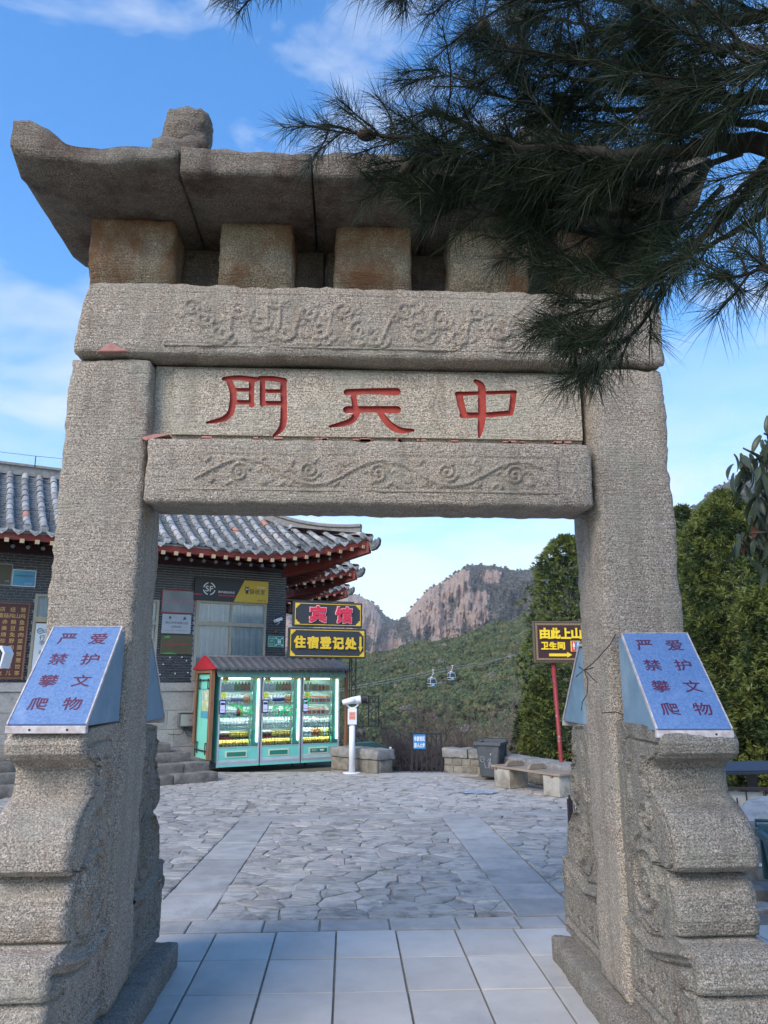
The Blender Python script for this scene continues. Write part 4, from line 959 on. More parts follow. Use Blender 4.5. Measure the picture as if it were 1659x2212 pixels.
# cctv, speaker dome, green sign, floodlight, electric box
t = child_empty('security_camera', None, (1.66, -.05, 2.95), 'white security camera on the dark brick right of the window', 'camera')
b = MB(); b.prism([(-.09, -.03), (.085, -.03), (.10, .0), (.085, .04), (-.10, .035)], -.17, -.09); b.build('housing', M['white'], t, (0, .02, .0), (R(0), R(-20), R(-10)), bevel=.006)
b = MB(); b.tube([(-.09, -.12, -.022), (-.098, -.12, -.026)], .028, 12, smooth=False); b.build('lens', M['black'], t); b = MB(); b.tube([(.01, -.10, -.03), (.0, -.07, -.08), (0, .04, -.09)], .014, 8); b.build('bracket', M['white'], t)
t = child_empty('alarm_dome', None, (1.645, -.015, 2.70), 'small rusty brown dome on the brick above the green sign', 'fixture'); b = MB(); b.lathe([(.042, -.02), (.045, 0), (.035, .03), (.015, .045)], 12); b.build('dome', M['wood'], t)
M['grn'] = mat('sign_green', (.02, .26, .16), rough=.45)
t = child_empty('emergency_sign', None, (1.65, -.025, 2.495), 'green emergency shelter sign with white figures beside the window', 'sign'); box('plate', M['grn'], t, -.185, .185, -.008, .01, -.122, .122)
f = MB(); f.box(-.18, .18, -.0095, -.008, .112, .117); f.box(-.18, .18, -.0095, -.008, -.117, -.112); f.box(-.18, -.175, -.0095, -.008, -.112, .112); f.box(.175, .18, -.0095, -.008, -.112, .112); f.box(-.03, -.026, -.0095, -.008, -.112, .112); f.build('white_border', M['wht'], t)
for sx in (-1, 1):
    b = MB(); cx = .075+sx*.02
    b.tube([(cx, -.0105, .045), (cx, -.009, .045)], .014, 10, smooth=False); b.prism([(cx-.016, .028), (cx+.016, .028), (cx+.02, -.02), (cx+.010, -.02), (cx+.008, -.07), (cx-.008, -.07), (cx-.010, -.02), (cx-.02, -.02)], -.0105, -.0085); b.build('figure', M['wht'], t)
    for sz in (-1, 1):
        b = MB(); cx, cz = .075+sx*.068, sz*.075; b.prism([(cx+sx*.02, cz+sz*.02), (cx-sx*.02, cz), (cx-sx*.018, cz-sz*.02), (cx, cz-sz*.02), (cx+sx*.025, cz+sz*.01)], -.0105, -.0085); b.build('arrow', M['wht'], t)
text('lettering', '应急避难', M['wht'], t, -.105, -.0095, .065, wid=.12, bold=.03); text('lettering', '场所', M['wht'], t, -.105, -.0095, .01, wid=.07, bold=.03); text('lettering', 'EMERGENCY', M['wht'], t, -.105, -.0095, -.05, wid=.12, bold=.02); text('lettering', 'SHELTER', M['wht'], t, -.105, -.0095, -.085, wid=.09, bold=.02)
t = child_empty('floodlight', None, (1.28, -.55, 4.02), 'unlit rectangular floodlight fixed under the hall eave', 'lamp')
M['lamp'] = mat('lamp_glass_unlit', (.13, .19, .18), rough=.2); 
o = MB().box(-.27, .27, -.10, .10, -.03, .05).build('housing', M['black'], t, (0, 0, 0), (R(38), R(6), 0), bevel=.01); MB().box(-.22, .22, -.075, .075, -.036, -.03).build('lens', M['lamp'], t, (0, 0, 0), (R(38), R(6), 0)); b = MB(); b.tube([(0, 0, .03), (0, .1, .35)], .015, 6); b.build('bracket', M['black'], t)
M['steel'] = mat('brushed_steel', (.52, .49, .45), (.44, .42, .38), 6, .4, metal=.4); M['cbl'] = mat('black_cable', (.02, .02, .02), rough=.6)
t = child_empty('electric_box', None, (-.245, -.02, .895), 'steel electric box with black cables on the pale stone wall', 'box')
box('case', M['pan'], t, -.15, .15, -.12, 0, -.135, .125); box('door', M['steel'], t, -.115, .14, -.126, -.12, -.12, .105, bevel=.002); b = MB(); b.tube([(.08, -.13, -.01), (.08, -.126, -.01)], .012, 10, smooth=False); b.build('lock', M['black'], t); b = MB().box(-.16, .16, -.14, 0, .125, .137); b.build('cover', M['pan'], t)
for k, pts in enumerate([[(-.02, -.05, -.13), (-.03, -.06, -.25), (-.10, -.05, -.29), (-.22, -.04, -.285), (-.32, -.04, -.27)], [(0, -.05, -.13), (.0, -.06, -.22), (.05, -.05, -.30), (.14, -.04, -.33)], [(.02, -.05, -.13), (.06, -.05, -.19), (.14, -.05, -.22)]]):
    b = MB(); b.tube(pts, .007, 5); b.build('cable', M['cbl'], t)
# thin vine-like wire crossing the brick and little clips
t = child_empty('loose_wire', None, (-.9, -.02, 1.8), 'thin loose wire hanging over the brick below the plaques', 'wire'); b = MB(); b.tube([(.45, -.01, .38), (.32, -.05, .22), (.16, -.08, .08), (.06, -.1, -.1), (.02, -.12, -.5), (-.08, -.14, -.8)], .004, 4); b.build('strand', M['cbl'], t); b = MB(); b.tube([(.38, -.02, .1), (.2, -.06, -.1), (.02, -.1, -.22), (-.05, -.14, -.3)], .004, 4); b.build('strand', M['cbl'], t)
for x, z in ((-.62, 2.12), (-.38, 2.13), (-.75, 1.98), (-.28, 2.06), (-.80, 1.78), (-.5, 1.80), (-.24, 1.82)):
    t = child_empty('wall_clip', None, (x, -.015, z), 'small white cable clip on the brick below the plaques', 'clip', 'cable clips below the plaques'); b = MB(); b.box(-.010, .010, -.02, 0, -.014, .014); b.build('clip_body', M['white'], t)
# steps at the hall door
M['step'] = mat('step_stone', (.16, .145, .12), (.24, .22, .19), 12, .85, .8, bscale=40, rnd=.12, c3=(.11, .10, .085), s3=5)
st = empty('stone_steps', (-2.15, 13.58, 0), R(33), 'weathered stone steps leading up to the hall beside the machines', 'steps')
for k, (xr, yf) in enumerate([(.0, 0), (-.06, .22), (-.32, .46), (-.62, .62)]):
    x = xr; rn = random.Random(k)
    while x > -4.2:
        l = rn.uniform(.4, .85); stone('step_block', M['step'], st, x-l+.004, x-.004, yf, 2.0, .15*k-.02, .15*(k+1)+rn.uniform(-.004, .004), r=.012, step=.09, amp=.008, fr=6, seed=x+k); x -= l
stone('curb_block', M['step'], st, -1.1, -.95, .9, 1.3, .55, .84, r=.01, step=.06, amp=.006)
# more halls stepping away behind the first: only their eave corners show
def hall_copy(k, label):
    a = BA; dx, dy = 1.7*k, 3.95*k
    t = empty('temple_hall', (BW[0]+dx*math.cos(a)-dy*math.sin(a), BW[1]+dx*math.sin(a)+dy*math.cos(a), 0), a, label, 'building')
    roof(t, 1.0, side_to=2.0); box('wall', M['brick'], t, -3, 1.862, .5, 2.2, 0, 4.42); return t
hall_copy(1, 'second temple hall behind the first, its upturned eave corner showing below the first')
hall_copy(2, 'third and farthest temple hall, its small upturned eave corner just above the hotel sign')
# lightning wire over the hall eave
t = child_empty('lightning_wire', None, (-1, -.9, 4.75), 'thin wire on short rods running over the grey roof tiles', 'wire')
b = MB(); pts = []
for k in range(18):
    s = -5.2+k*.5; pts.append((s+1, -.0-.02*math.sin(k*2), rz_(s, .4)-4.75+.22+.02*math.sin(k*1.7)))
b.tube(pts, .004, 4); b.build('wire', M['cbl'], t)
for k in range(1, 18, 3): b = MB(); b.tube([(pts[k][0], pts[k][1], pts[k][2]-.2), pts[k]], .008, 5); b.build('rod', M['cbl'], t)
b = MB(); pts = [(-5.2+1+k*.6, 2.0, 1.52+.02*math.sin(k*2)) for k in range(11)]; b.tube(pts, .005, 4); b.build('wire', M['cbl'], t)
for k in (1, 3, 5, 7): b = MB(); b.tube([(pts[k][0], pts[k][1], 1.28), pts[k]], .010, 5); b.build('rod', M['cbl'], t)
# ================================================================ VENDING KIOSK
KA = R(28.3); K0 = (-2.456, 15.073)
def kemp(name, loc, label, cat, group=None):
    x = K0[0]+loc[0]*math.cos(KA)-loc[1]*math.sin(KA); y = K0[1]+loc[0]*math.sin(KA)+loc[1]*math.cos(KA); return empty(name, (x, y, loc[2]), KA, label, cat, group)
M['mint'] = mat('mint_panel', (.19, .68, .55), (.24, .74, .61), 3, .4); M['mintd'] = mat('green_flap', (.02, .24, .16), rough=.35); M['alu'] = mat('grey_aluminium', (.55, .58, .62), (.48, .51, .55), 8, .35, metal=.3)
M['cream2'] = mat('pale_yellow_trim', (.75, .74, .52), rough=.5); M['led'] = mat('led_tube_lit', (.95, 1, .92), emit=4); M['stock_fill'] = mat('added_shelf_glow', (.95, 1, .95), emit=18); M['inner'] = mat('cabinet_interior', (.78, .84, .84), rough=.5); M['shelf'] = mat('mint_shelf_edge', (.55, .82, .74), rough=.4); M['wood2'] = mat('stained_timber', (.20, .085, .04), (.32, .16, .085), 4, .6, .3, streak=(10, 10, .7), bscale=50)
M['scuff'] = mat('scuffed_white_base', (.62, .70, .72), (.45, .62, .60), 5, .5); M['badge'] = mat('yellow_badge', (.72, .66, .10), rough=.5); M['stick'] = mat('yellow_sticker', (.85, .85, .05), rough=.5); M['scr'] = mat('lit_screen', (.30, .34, .60), emit=.7); M['gled'] = mat('painted_green_reflection', (.02, .75, .18), rough=.4)
M['awn'] = mat('mint_awning', (.28, .48, .40), (.24, .42, .35), 5, .6); M['rtin'] = mat('dark_resin_tile', (.085, .09, .10), (.12, .125, .135), 8, .5); M['rgab'] = mat('red_gable', (.48, .03, .045), (.42, .025, .035), 4, .35, c3=(.55, .25, .25), s3=9, t3=(.66, .72))
M['pglass'] = glass('cabinet_glass', (.88, .96, .95))
SHZ = [1.46, 1.215, .985, .755, .565, .425]   # shelf heights
mach = []
names = ['left', 'middle', 'right']
for i in range(3):
    x0 = .02+.872*i
    t = kemp('vending_machine', (x0, 0, 0), '%s of the three mint green drink vending machines, badge number %d' % (names[i], 4+i), 'vending machine', 'vending machines under the tiled shelter'); W = .845
    b = MB(); b.box(0, .02, .03, .75, .07, 1.75); b.box(W-.02, W, .03, .75, .07, 1.75); b.box(.02, W-.02, .70, .75, .07, 1.75); b.box(.02, W-.02, .03, .70, 1.71, 1.75); b.box(.02, W-.02, .03, .70, .07, .42); b.build('cabinet', M['mint'], t)
    box('interior_back', M['inner'], t, .02, W-.02, .24, .25, .42, 1.71)
    # door frame
    f = MB(); f.box(0, .028, -.012, .03, .10, 1.76); f.box(W-.028, W, -.012, .03, .10, 1.76); f.box(.028, W-.028, -.012, .03, 1.735, 1.76); f.box(.028, W-.028, -.012, .03, .10, .15); f.box(.028, W-.028, -.010, .03, .405, .42); f.build('door_frame', M['alu'], t)
    box('lower_panel', M['mint'], t, .028, W-.028, -.006, .028, .15, .405); o = box('scuffed_strip', M['scuff'], t, .03, W-.03, -.0085, -.006, .15, .185+.02*i)
    box('base_strip', M['mint'], t, 0, W, -.016, .03, .062, .10)
    box('side_column', M['mint'], t, W-.165, W-.028, .02, .06, .42, 1.735)
    b = MB(); b.tube([(W-.185, .10, 1.70), (.04, .10, 1.70)], .012, 6); b.build('light_tube', M['led'], t); b = MB(); b.tube([(W-.055, .0, .50), (W-.055, .0, 1.69)], .012, 8); b.build('light_tube', M['led'], t)  # the horizontal top tube is an added fill that lights the stock
    b = MB(); b.box(W-.16, W-.03, .0, .02, 1.695, 1.73); b.build('yellow_strip', M['badge'], t)
    sl_ = MB(); sl_.box(.165, .60, -.014, -.0065, .225, .35); sl_ = sl_.build('dispensing_slot', M['cream2'], t, bevel=.003); fl_ = MB().box(.195, .57, -.018, -.0145, .25, .328).build('flap', M['mintd'], sl_)
    if i == 2:
        text('lettering', '取货口', M['wht'], sl_, .285, -.0185, .292, wid=.12, bold=.02); b = MB(); b.prism([(.40, .31), (.51, .31), (.485, .275), (.425, .275)], -.0185, -.018); b.build('tray_mark', M['wht'], sl_)
    box('glass_pane', M['pglass'], t, .028, W-.028, .004, .008, .42, 1.735)
    bd = MB(); n = 18; P_ = [(.105+.062*math.copysign(abs(math.cos(a))**.6, math.cos(a)), 1.69+.046*math.copysign(abs(math.sin(a))**.6, math.sin(a))) for a in np.linspace(0, 2*math.pi, n+1)[:-1]]
    bd.prism(P_, -.02, -.014); bo = bd.build('number_badge', M['badge'], t); text('lettering', '%d号' % (4+i), M['black'], bo, .105, -.0205, 1.69, wid=.09, h=.055, bold=.04)
    so_ = box('sticker', M['stick'], t, .035+.02*(i == 2), .135+.02*(i == 2), -.006, -.001, 1.345, 1.43); text('lettering', '扫码支付', M['dk'], so_, .085, -.0065, 1.39, wid=.06)
    pd = box('payment_panel', M['black'], t, .0, .13, -.03, -.0125, 1.04, 1.29, bevel=.005); sc_ = box('screen', M['scr'], pd, .018, .112, -.0315, -.0301, 1.06, 1.27); box('screen_header', M['blackm'], sc_, .025, .105, -.033, -.0316, 1.20, 1.245)
    for q in range(4): b = MB(); b.box(.03+.02*q, .042+.02*q, -.033, -.0316, 1.10, 1.115); b.build('icon', M['plr'], sc_)
    for sx in (.12, W-.12):
        b = MB(); b.tube([(sx-.02, .06, .035), (sx+.02, .06, .035)], .033, 10, smooth=False); b.box(sx-.008, sx+.008, .04, .09, .03, .07); b.build('caster', M['black'], t)
    for z in SHZ:
        s_ = MB(); s_.box(.03, W-.17, .02, .24, z-.012, z-.006); s_.box(.03, W-.17, .012, .02, z-.020, z+.004); s_ = s_.build('shelf', M['shelf'], t); MB().box(.04, W-.18, .024, .036, z-.0165, z-.0125).build('shelf_light', M['stock_fill'], s_)  # glowing strips under the shelves are added to brighten the stock
    # irregular green patches painted as reflections of an LED sign in the glass
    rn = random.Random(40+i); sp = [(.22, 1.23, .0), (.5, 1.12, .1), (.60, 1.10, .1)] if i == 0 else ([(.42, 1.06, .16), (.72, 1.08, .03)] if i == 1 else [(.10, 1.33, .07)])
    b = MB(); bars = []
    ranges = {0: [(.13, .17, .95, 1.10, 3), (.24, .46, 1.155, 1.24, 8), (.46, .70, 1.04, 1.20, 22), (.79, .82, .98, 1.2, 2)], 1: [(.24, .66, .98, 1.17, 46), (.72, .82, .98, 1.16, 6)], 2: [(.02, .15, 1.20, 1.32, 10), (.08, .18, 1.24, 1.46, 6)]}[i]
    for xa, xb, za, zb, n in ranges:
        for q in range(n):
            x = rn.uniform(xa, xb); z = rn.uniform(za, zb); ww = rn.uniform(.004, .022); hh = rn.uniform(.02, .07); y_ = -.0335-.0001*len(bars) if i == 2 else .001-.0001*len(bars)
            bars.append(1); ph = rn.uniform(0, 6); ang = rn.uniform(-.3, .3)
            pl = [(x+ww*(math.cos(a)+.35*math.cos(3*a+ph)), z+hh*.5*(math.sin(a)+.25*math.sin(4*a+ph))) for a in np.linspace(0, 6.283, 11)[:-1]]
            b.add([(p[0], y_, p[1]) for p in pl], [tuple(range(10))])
    tag(b.build('green_reflection', M['gled'], t, fix=False), 'ragged green LED reflections painted on the glass', kind='stuff')
    mach.append(t)
# stock of the machines
def bottle(name, body, capc, lab, r=.030, h=.15, kind='bottle'):
    b = MB()
    if kind == 'bottle': b.lathe([(r*.9, 0), (r, .01), (r, h*.28)], 9, mi=0); b.lathe([(r*1.02, h*.28), (r*1.02, h*.62)], 9, mi=1); b.lathe([(r, h*.62), (r*.95, h*.7), (r*.42, h*.88), (r*.36, h*.92)], 9, mi=0); b.lathe([(r*.42, h*.92), (r*.42, h)], 8, mi=2)
    elif kind == 'can': b.lathe([(r*.85, 0), (r, .006), (r, h*.3)], 9, mi=0); b.lathe([(r*1.01, h*.3), (r*1.01, h*.75)], 9, mi=1); b.lathe([(r, h*.75), (r, h*.93), (r*.85, h)], 9, mi=2)
    elif kind == 'pack': b.box(-r, r, -r*.6, r*.6, 0, h*.8, mi=0); b.box(-r*.8, r*.8, -r*.63, -r*.6, h*.15, h*.6, mi=1); b.prism([(-r, h*.8), (r, h*.8), (r*.8, h), (-r*.8, h)], -r*.1, r*.1, mi=2)
    return b.mesh(name, [body, lab, capc])
def col(n, c, r=.3): return mat(n, c, rough=r)
CL = col('clear_plastic', (.66, .72, .74), .2); WH = col('label_white', (.80, .82, .84)); RD = col('drink_red', (.50, .03, .05)); GN = col('drink_green', (.03, .30, .07)); DKc = col('cola_dark', (.035, .02, .02)); PU = col('drink_violet', (.16, .12, .42)); OR = col('drink_orange', (.62, .22, .10)); GD = col('drink_gold', (.62, .40, .07)); BR = col('drink_brown', (.16, .06, .03)); PK = col('drink_pink', (.75, .35, .42)); YE = col('drink_yellow', (.66, .62, .18)); BL_ = col('label_blue', (.08, .22, .5))
K = {'water': bottle('bottle', CL, WH, WH), 'green': bottle('bottle', GN, GN, GN), 'cola': bottle('bottle', DKc, RD, RD), 'red': bottle('bottle', WH, RD, WH), 'violet': bottle('bottle', CL, PU, PU), 'orange': bottle('bottle', OR, WH, OR), 'clear': bottle('bottle', WH, CL, WH, h=.165), 'cangold': bottle('can', BR, GD, GD, h=.105, kind='can'), 'canred': bottle('can', RD, WH, BR, h=.115, kind='can'), 'pack': bottle('snack_pack', WH, OR, RD, r=.045, h=.12, kind='pack'), 'pinkp': bottle('snack_pack', PK, WH, PK, r=.045, h=.10, kind='pack'), 'yellow': bottle('bottle', YE, WH, YE), 'blue': bottle('bottle', CL, BL_, WH), 'canor': bottle('can', OR, WH, OR, h=.115, kind='can'), 'canblk': bottle('can', DKc, GN, DKc, h=.115, kind='can')}
D = {'water': 'clear water bottle', 'green': 'green lemon drink bottle', 'cola': 'dark cola bottle', 'red': 'white bottle with a red label', 'violet': 'violet labelled drink bottle', 'orange': 'orange tea bottle', 'clear': 'plain white bottle', 'cangold': 'gold and brown drink can', 'canred': 'red and white drink can', 'pack': 'white and orange snack pack', 'pinkp': 'pink snack pack', 'yellow': 'yellow juice bottle', 'blue': 'blue labelled water bottle', 'canor': 'orange drink can', 'canblk': 'dark green drink can'}
rowsM = [[['water']*4+['green']*2+['cola']*3, ['red']*3+['violet']*4+['orange']*2, ['water', 'red', 'water', 'red', 'water', 'cola', 'yellow', 'blue', 'blue'], ['clear']*9, ['canred']*3+['cangold']*6, ['cangold']*9],
         [['water']*4+['green']*2+['cola']*3, ['red']*3+['violet']*4+['orange']*2, ['water']*3+['red']*2+['water']*2+['blue']*2, ['clear']*9, ['canred']*3+['cangold']*6, ['cangold']*9],
         [['canblk', 'water', 'green', 'canblk', 'canblk', 'canor', 'canor', 'canor', 'canor'], ['pack']*7, ['pack']*5+['pinkp'], ['clear', 'clear', 'red', 'clear', 'red', 'red', 'red', 'red', 'red'], ['clear', 'clear', 'clear', 'orange', 'orange', 'orange', 'yellow', 'red', 'yellow'], ['cangold']*9]]
shn = ['top', 'second', 'third', 'fourth', 'fifth', 'bottom']
for i in range(3):
    for k, row in enumerate(rowsM[i]):
        n = len(row)
        for j, kd in enumerate(row):
            x = .02+.872*i+.06+(.60/n)*(j+.35); nm_ = 'drink_can' if kd.startswith('can') else ('snack_pack' if kd in ('pack', 'pinkp') else 'drink_bottle')
            cat = {'drink_can': 'can', 'snack_pack': 'snack', 'drink_bottle': 'bottle'}[nm_]
            a = KA; lx, ly = x, .07
            o = inst(nm_, K[kd], None, (K0[0]+lx*math.cos(a)-ly*math.sin(a), K0[1]+lx*math.sin(a)+ly*math.cos(a), SHZ[k]-.005), (0, 0, KA+random.uniform(-.3, .3)), (1.12, 1.12, 1.22))
            same = row.count(kd) > 1
            tag(o, '%s on the %s shelf of the %s vending machine' % (D[kd], shn[k], names[i]), cat, '%s stock, %s shelf, %s machine' % (kd, shn[k], names[i]) if same else None)
    # second row of bottles further back, joined: cannot be told apart
# shelter over the machines
t = kemp('machine_shelter', (1.3, .45, 0), 'timber shelter with grey tiled roof and red gable over the three machines', 'shelter'); ox, oy = -1.3, -.45
def kb(name, m, x0, x1, y0, y1, z0, z1, **k): return box(name, m, t, x0+ox, x1+ox, y0+oy, y1+oy, z0, z1, **k)
kb('post', M['wood2'], -.175, -.095, -.05, .03, .20, 1.87, bevel=.006); kb('post', M['wood2'], 2.735, 2.80, -.05, .02, .26, 1.87, bevel=.006); kb('post', M['wood2'], -.175, -.10, .86, .93, .45, 1.87, bevel=.006); kb('post', M['wood2'], 2.735, 2.80, .86, .93, .26, 1.87, bevel=.006)
kb('top_rail', M['wood2'], -.17, -.10, .03, .86, 1.80, 1.87); kb('front_rail', M['black'], -.095, 2.735, -.02, .02, 1.80, 1.87); kb('back_panel', M['wood2'], -.1, 2.74, .93, .95, .3, 1.87)
kb('floor_frame', M['black'], -.16, -.0, .0, .9, .06, .14); kb('side_panel', M['mint'], -.12, -.10, .05, .86, .20, 1.78)
po = kb('poster', M['blp'], -.126, -.12, .12, .62, .95, 1.50); b = MB()
M['ban2'] = mat('poster_art', (.20, .50, .52), (.60, .65, .25), 5, .4, c3=(.75, .8, .8), s3=7, t3=(.52, .56)); 
kb('poster_art', M['ban2'], -.129, -.1262, .16, .58, 1.08, 1.48)
for y in (.08, .80):
    b = MB(); b.box(-.155+ox, -.137+ox, y+oy, y+.02+oy, .22, 1.78); b.build('lattice_bar', M['black'], t)
for z in (.34, 1.66):
    b = MB(); b.box(-.153+ox, -.139+ox, .04+oy, .86+oy, z, z+.02); b.build('lattice_bar', M['black'], t)
for (y0, y1, z0, z1) in ((.08, .22, 1.5, 1.52), (.20, .22, 1.5, 1.7), (.68, .82, 1.5, 1.52), (.68, .70, 1.5, 1.7), (.08, .22, .48, .50), (.20, .22, .28, .5), (.68, .82, .48, .50), (.68, .70, .28, .5)):
    b = MB(); b.box(-.154+ox, -.140+ox, y0+oy, y1+oy, z0, z1); b.build('lattice_bar', M['black'], t)
# awning valance with scalloped edge
b = MB(); V = []; n = 120
for k in range(n+1):
    x = -.07+2.78*k/n; sc_ = .018*abs(math.sin(math.pi*k/6)); V += [(x+ox, -.03+oy, 1.85), (x+ox, -.11+oy+.006*math.sin(k*1.1), 1.735-sc_*.6)]
b.add(V, [(2*k, 2*k+1, 2*k+3, 2*k+2) for k in range(n)]); b.build('awning', M['awn'], t, fix=False)
# roof: corrugated resin tile sheet on both sides, ridge cap, gable
def rsheet(sgn):
    b = MB(); V = []; nx_ = 17*8; ny_ = 6
    for j in range(ny_+1):
        q = j/ny_; y = .44-sgn*(.64)*q; z = 2.115-.245*q
        for k in range(nx_+1):
            x = -.12+2.92*k/nx_; ph = (k % 8)/8; w_ = .024*max(0, math.sin(2*math.pi*ph))**.7-.006*(ph > .5)
            st_ = -.010*((q*3) % 1)
            V.append((x+ox, y+oy, z+w_+st_+.012))
    F = [(j*(nx_+1)+k, j*(nx_+1)+k+1, (j+1)*(nx_+1)+k+1, (j+1)*(nx_+1)+k) for j in range(ny_) for k in range(nx_)]
    b.add(V, F); return b.build('roof_sheet', M['rtin'], t, fix=False)
rsheet(1); rsheet(-1)
dp = MB(); dp.prism([(-.075, .03), (-.06, .0), (-.02, -.03), (0, -.042), (.02, -.03), (.06, 0), (.075, .03)], -.006, .006); dm = dp.mesh('eave_drip', M['rtin']); cm = MB(); cm.tube([(0, -.01, 0), (0, .01, 0)], .034, 12, smooth=False); cm.tube([(0, -.016, 0), (0, -.01, 0)], [.020, .022], 10, smooth=False); cmm = cm.mesh('eave_cap', M['rtin'])
for k in range(17):
    x = -.12+2.92*(k+.25)/17; inst('eave_cap', cmm, t, (x+ox, -.205+oy, 1.885)); inst('eave_drip', dm, t, (x+.086+ox, -.20+oy, 1.875))
b = MB(); b.tube([(-.13+ox, .44+oy, 2.125), (2.82+ox, .44+oy, 2.125)], .035, 8); b.build('ridge_cap', M['rtin'], t)
b = MB(); b.prism([(-.22+oy, 1.87), (.44+oy, 2.135), (1.10+oy, 1.87)], -.20+ox, -.125+ox, 'x'); b.build('gable_panel', M['rgab'], t)
kb('roof_underside', M['black'], -.11, 2.78, -.17, 1.05, 1.868, 1.872)
b = MB(); b.prism([(-.20+oy, 1.875), (.44+oy, 2.12), (1.08+oy, 1.875)], 2.78+ox, 2.80+ox, 'x'); b.build('gable_panel', M['rtin'], t)
# ================================================================ HOTEL SIGN
HA = R(18)
M['ylw'] = mat('sign_yellow', (.78, .52, .03), rough=.4); M['srd'] = mat('sign_red', (.68, .02, .06), rough=.4); M['pkk'] = mat('sign_pale_pink', (.85, .45, .50), rough=.4)
H0 = (0.0, 15.45)
hs_ = empty('sign_frame', (H0[0], H0[1]+.05, 0), HA, 'black steel lattice post and bracket that carries the hotel signs', 'sign frame')
for x in (.12, .21): box('upright', M['black'], hs_, x, x+.02, .10, .12, .3, 2.2); 
box('upright', M['black'], hs_, .12, .14, .22, .24, .3, 2.2)
for k in range(9):
    z = .5+.17*k; b = MB(); b.tube([(.13, .11, z), (.22, .11, z+.17)], .005, 4); b.tube([(.22, .11, z), (.13, .11, z+.17)], .005, 4); b.build('brace', M['black'], hs_)
b = MB(); b.box(-1.5, .15, .06, .085, 3.215, 3.235); b.build('top_rail', M['black'], hs_)
for x in (-1.0, -.6, -.2, .14): box('stay', M['black'], hs_, x, x+.015, .06, .08, 3.15, 3.22)
for (x0, x1, z0, z1, lab, nm_) in ((-1.135, .30, 2.70, 3.195, 'black hotel sign with two large red characters, upper of two', 'up'), (-1.215, .38, 2.09, 2.675, 'black check-in sign with five golden characters and a down arrow, lower of two', 'dn')):
    cx, cz = (x0+x1)/2, (z0+z1)/2; t = empty('hotel_sign', (H0[0]+cx*math.cos(HA), H0[1]+cx*math.sin(HA), cz), HA, lab, 'sign'); w_, h_ = (x1-x0)/2, (z1-z0)/2
    box('board', M['blackm'], t, -w_, w_, -.03, .06, -h_, h_, bevel=.004); m_ = .035
    f = MB()
    for (a, b_, c, d) in ((-w_+m_, w_-m_, h_-m_-.012, h_-m_), (-w_+m_, w_-m_, -h_+m_, -h_+m_+.012), (-w_+m_, -w_+m_+.012, -h_+m_+.012, h_-m_-.012), (w_-m_-.012, w_-m_, -h_+m_+.012, h_-m_-.012)): f.box(a, b_, -.036, -.0305, c, d)
    f.build('border', M['ylw'], t)
    for sx in (-1, 1):
        for sz in (-1, 1):
            P_ = [(0, 0), (.085, 0), (.085, .03), (.055, .03), (.055, .055), (.03, .055), (.03, .085), (0, .085)]
            P_ = [(sx*(w_-m_-.012-p[0]), sz*(h_-m_-.012-p[1])) for p in P_]; b = MB(); b.prism(P_, -.035, -.0305); b.build('corner_ornament', M['ylw'], t)
    if nm_ == 'up':
        for chx, x in (('宾', -.22), ('馆', .32)):
            text('character', chx, M['pkk'], t, x-.0, -.0335, .0, h=.355, wid=.37, bold=.11, ext=.02); text('character', chx, M['srd'], t, x, -.0545, .0, h=.325, wid=.34, bold=.075, ext=.008)
    else:
        for k, chx in enumerate('住宿登记处'): text('character', chx, M['ylw'], t, -.575+k*.262, -.0335, .015-.004*k, h=.24, wid=.235, bold=.11, ext=.025)
        b = MB(); b.prism([(.66, .14), (.695, .14), (.695, -.06), (.722, -.06), (.677, -.165), (.632, -.06), (.66, -.06)], -.058, -.0335); b.build('arrow', M['ylw'], t)
# iron balcony basket behind the sign post
t = empty('iron_cage', (.55, 16.0, 0), HA, 'black iron railing basket behind the timber post of the shelter', 'railing')
for x in (-.35, -.12, .10): box('bar', M['black'], t, x, x+.02, 0, .02, .75, 1.36)
for z in (.75, 1.22, 1.34): box('rail', M['black'], t, -.35, .12, 0, .02, z, z+.018)
for k in range(4):
    b = MB(); x = -.32+.11*k; b.tube([(x, .01, 1.24), (x+.055, .01, 1.33)], .006, 4); b.tube([(x+.055, .01, 1.33), (x+.11, .01, 1.24)], .006, 4); b.build('zigzag', M['black'], t)
for x in (-.25, .0):
    b = MB(); b.tube([(x+.05*math.cos(a), .01, .95+.10*math.sin(a)) for a in np.linspace(0, 6.28, 14)], .006, 4); b.build('scroll', M['black'], t)
# ================================================================ COIN TELESCOPE
sp = at(760, 1672, 1); tx, ty = .105, 14.62
t = empty('viewing_telescope', (tx, ty, 0), R(0), 'white coin operated viewing telescope on a pillar beside the vending machines', 'telescope')
b = MB(); b.lathe([(.17, 0), (.17, .012), (.16, .018), (.06, .02)], 24); b.build('base_plate', M['white'], t)
b = MB(); b.lathe([(.058, .018), (.055, .95)], 16); b.build('column', M['white'], t)
cb_ = box('coin_box', M['white'], t, -.085, .085, -.075, .075, .86, 1.15, bevel=.008); M['coral'] = mat('coral_notice', (.70, .32, .24), rough=.6); box('notice_sheet', M['coral'], cb_, -.06, .055, -.078, -.0755, .95, 1.09); text('lettering', '投币', M['plr'], cb_, 0, -.079, 1.05, wid=.07); text('lettering', '望远镜', M['plr'], cb_, 0, -.079, .99, wid=.09)
b = MB(); b.tube([(-.115, 0, 1.27), (-.10, 0, 1.21), (-.05, 0, 1.165), (0, 0, 1.155), (.05, 0, 1.165), (.10, 0, 1.21), (.115, 0, 1.27)], .017, 8); b.build('yoke', M['white'], t)
b = MB(); b.M = Matrix.Translation((0, 0, 1.285)) @ Matrix.Rotation(R(-9), 4, 'Y'); 
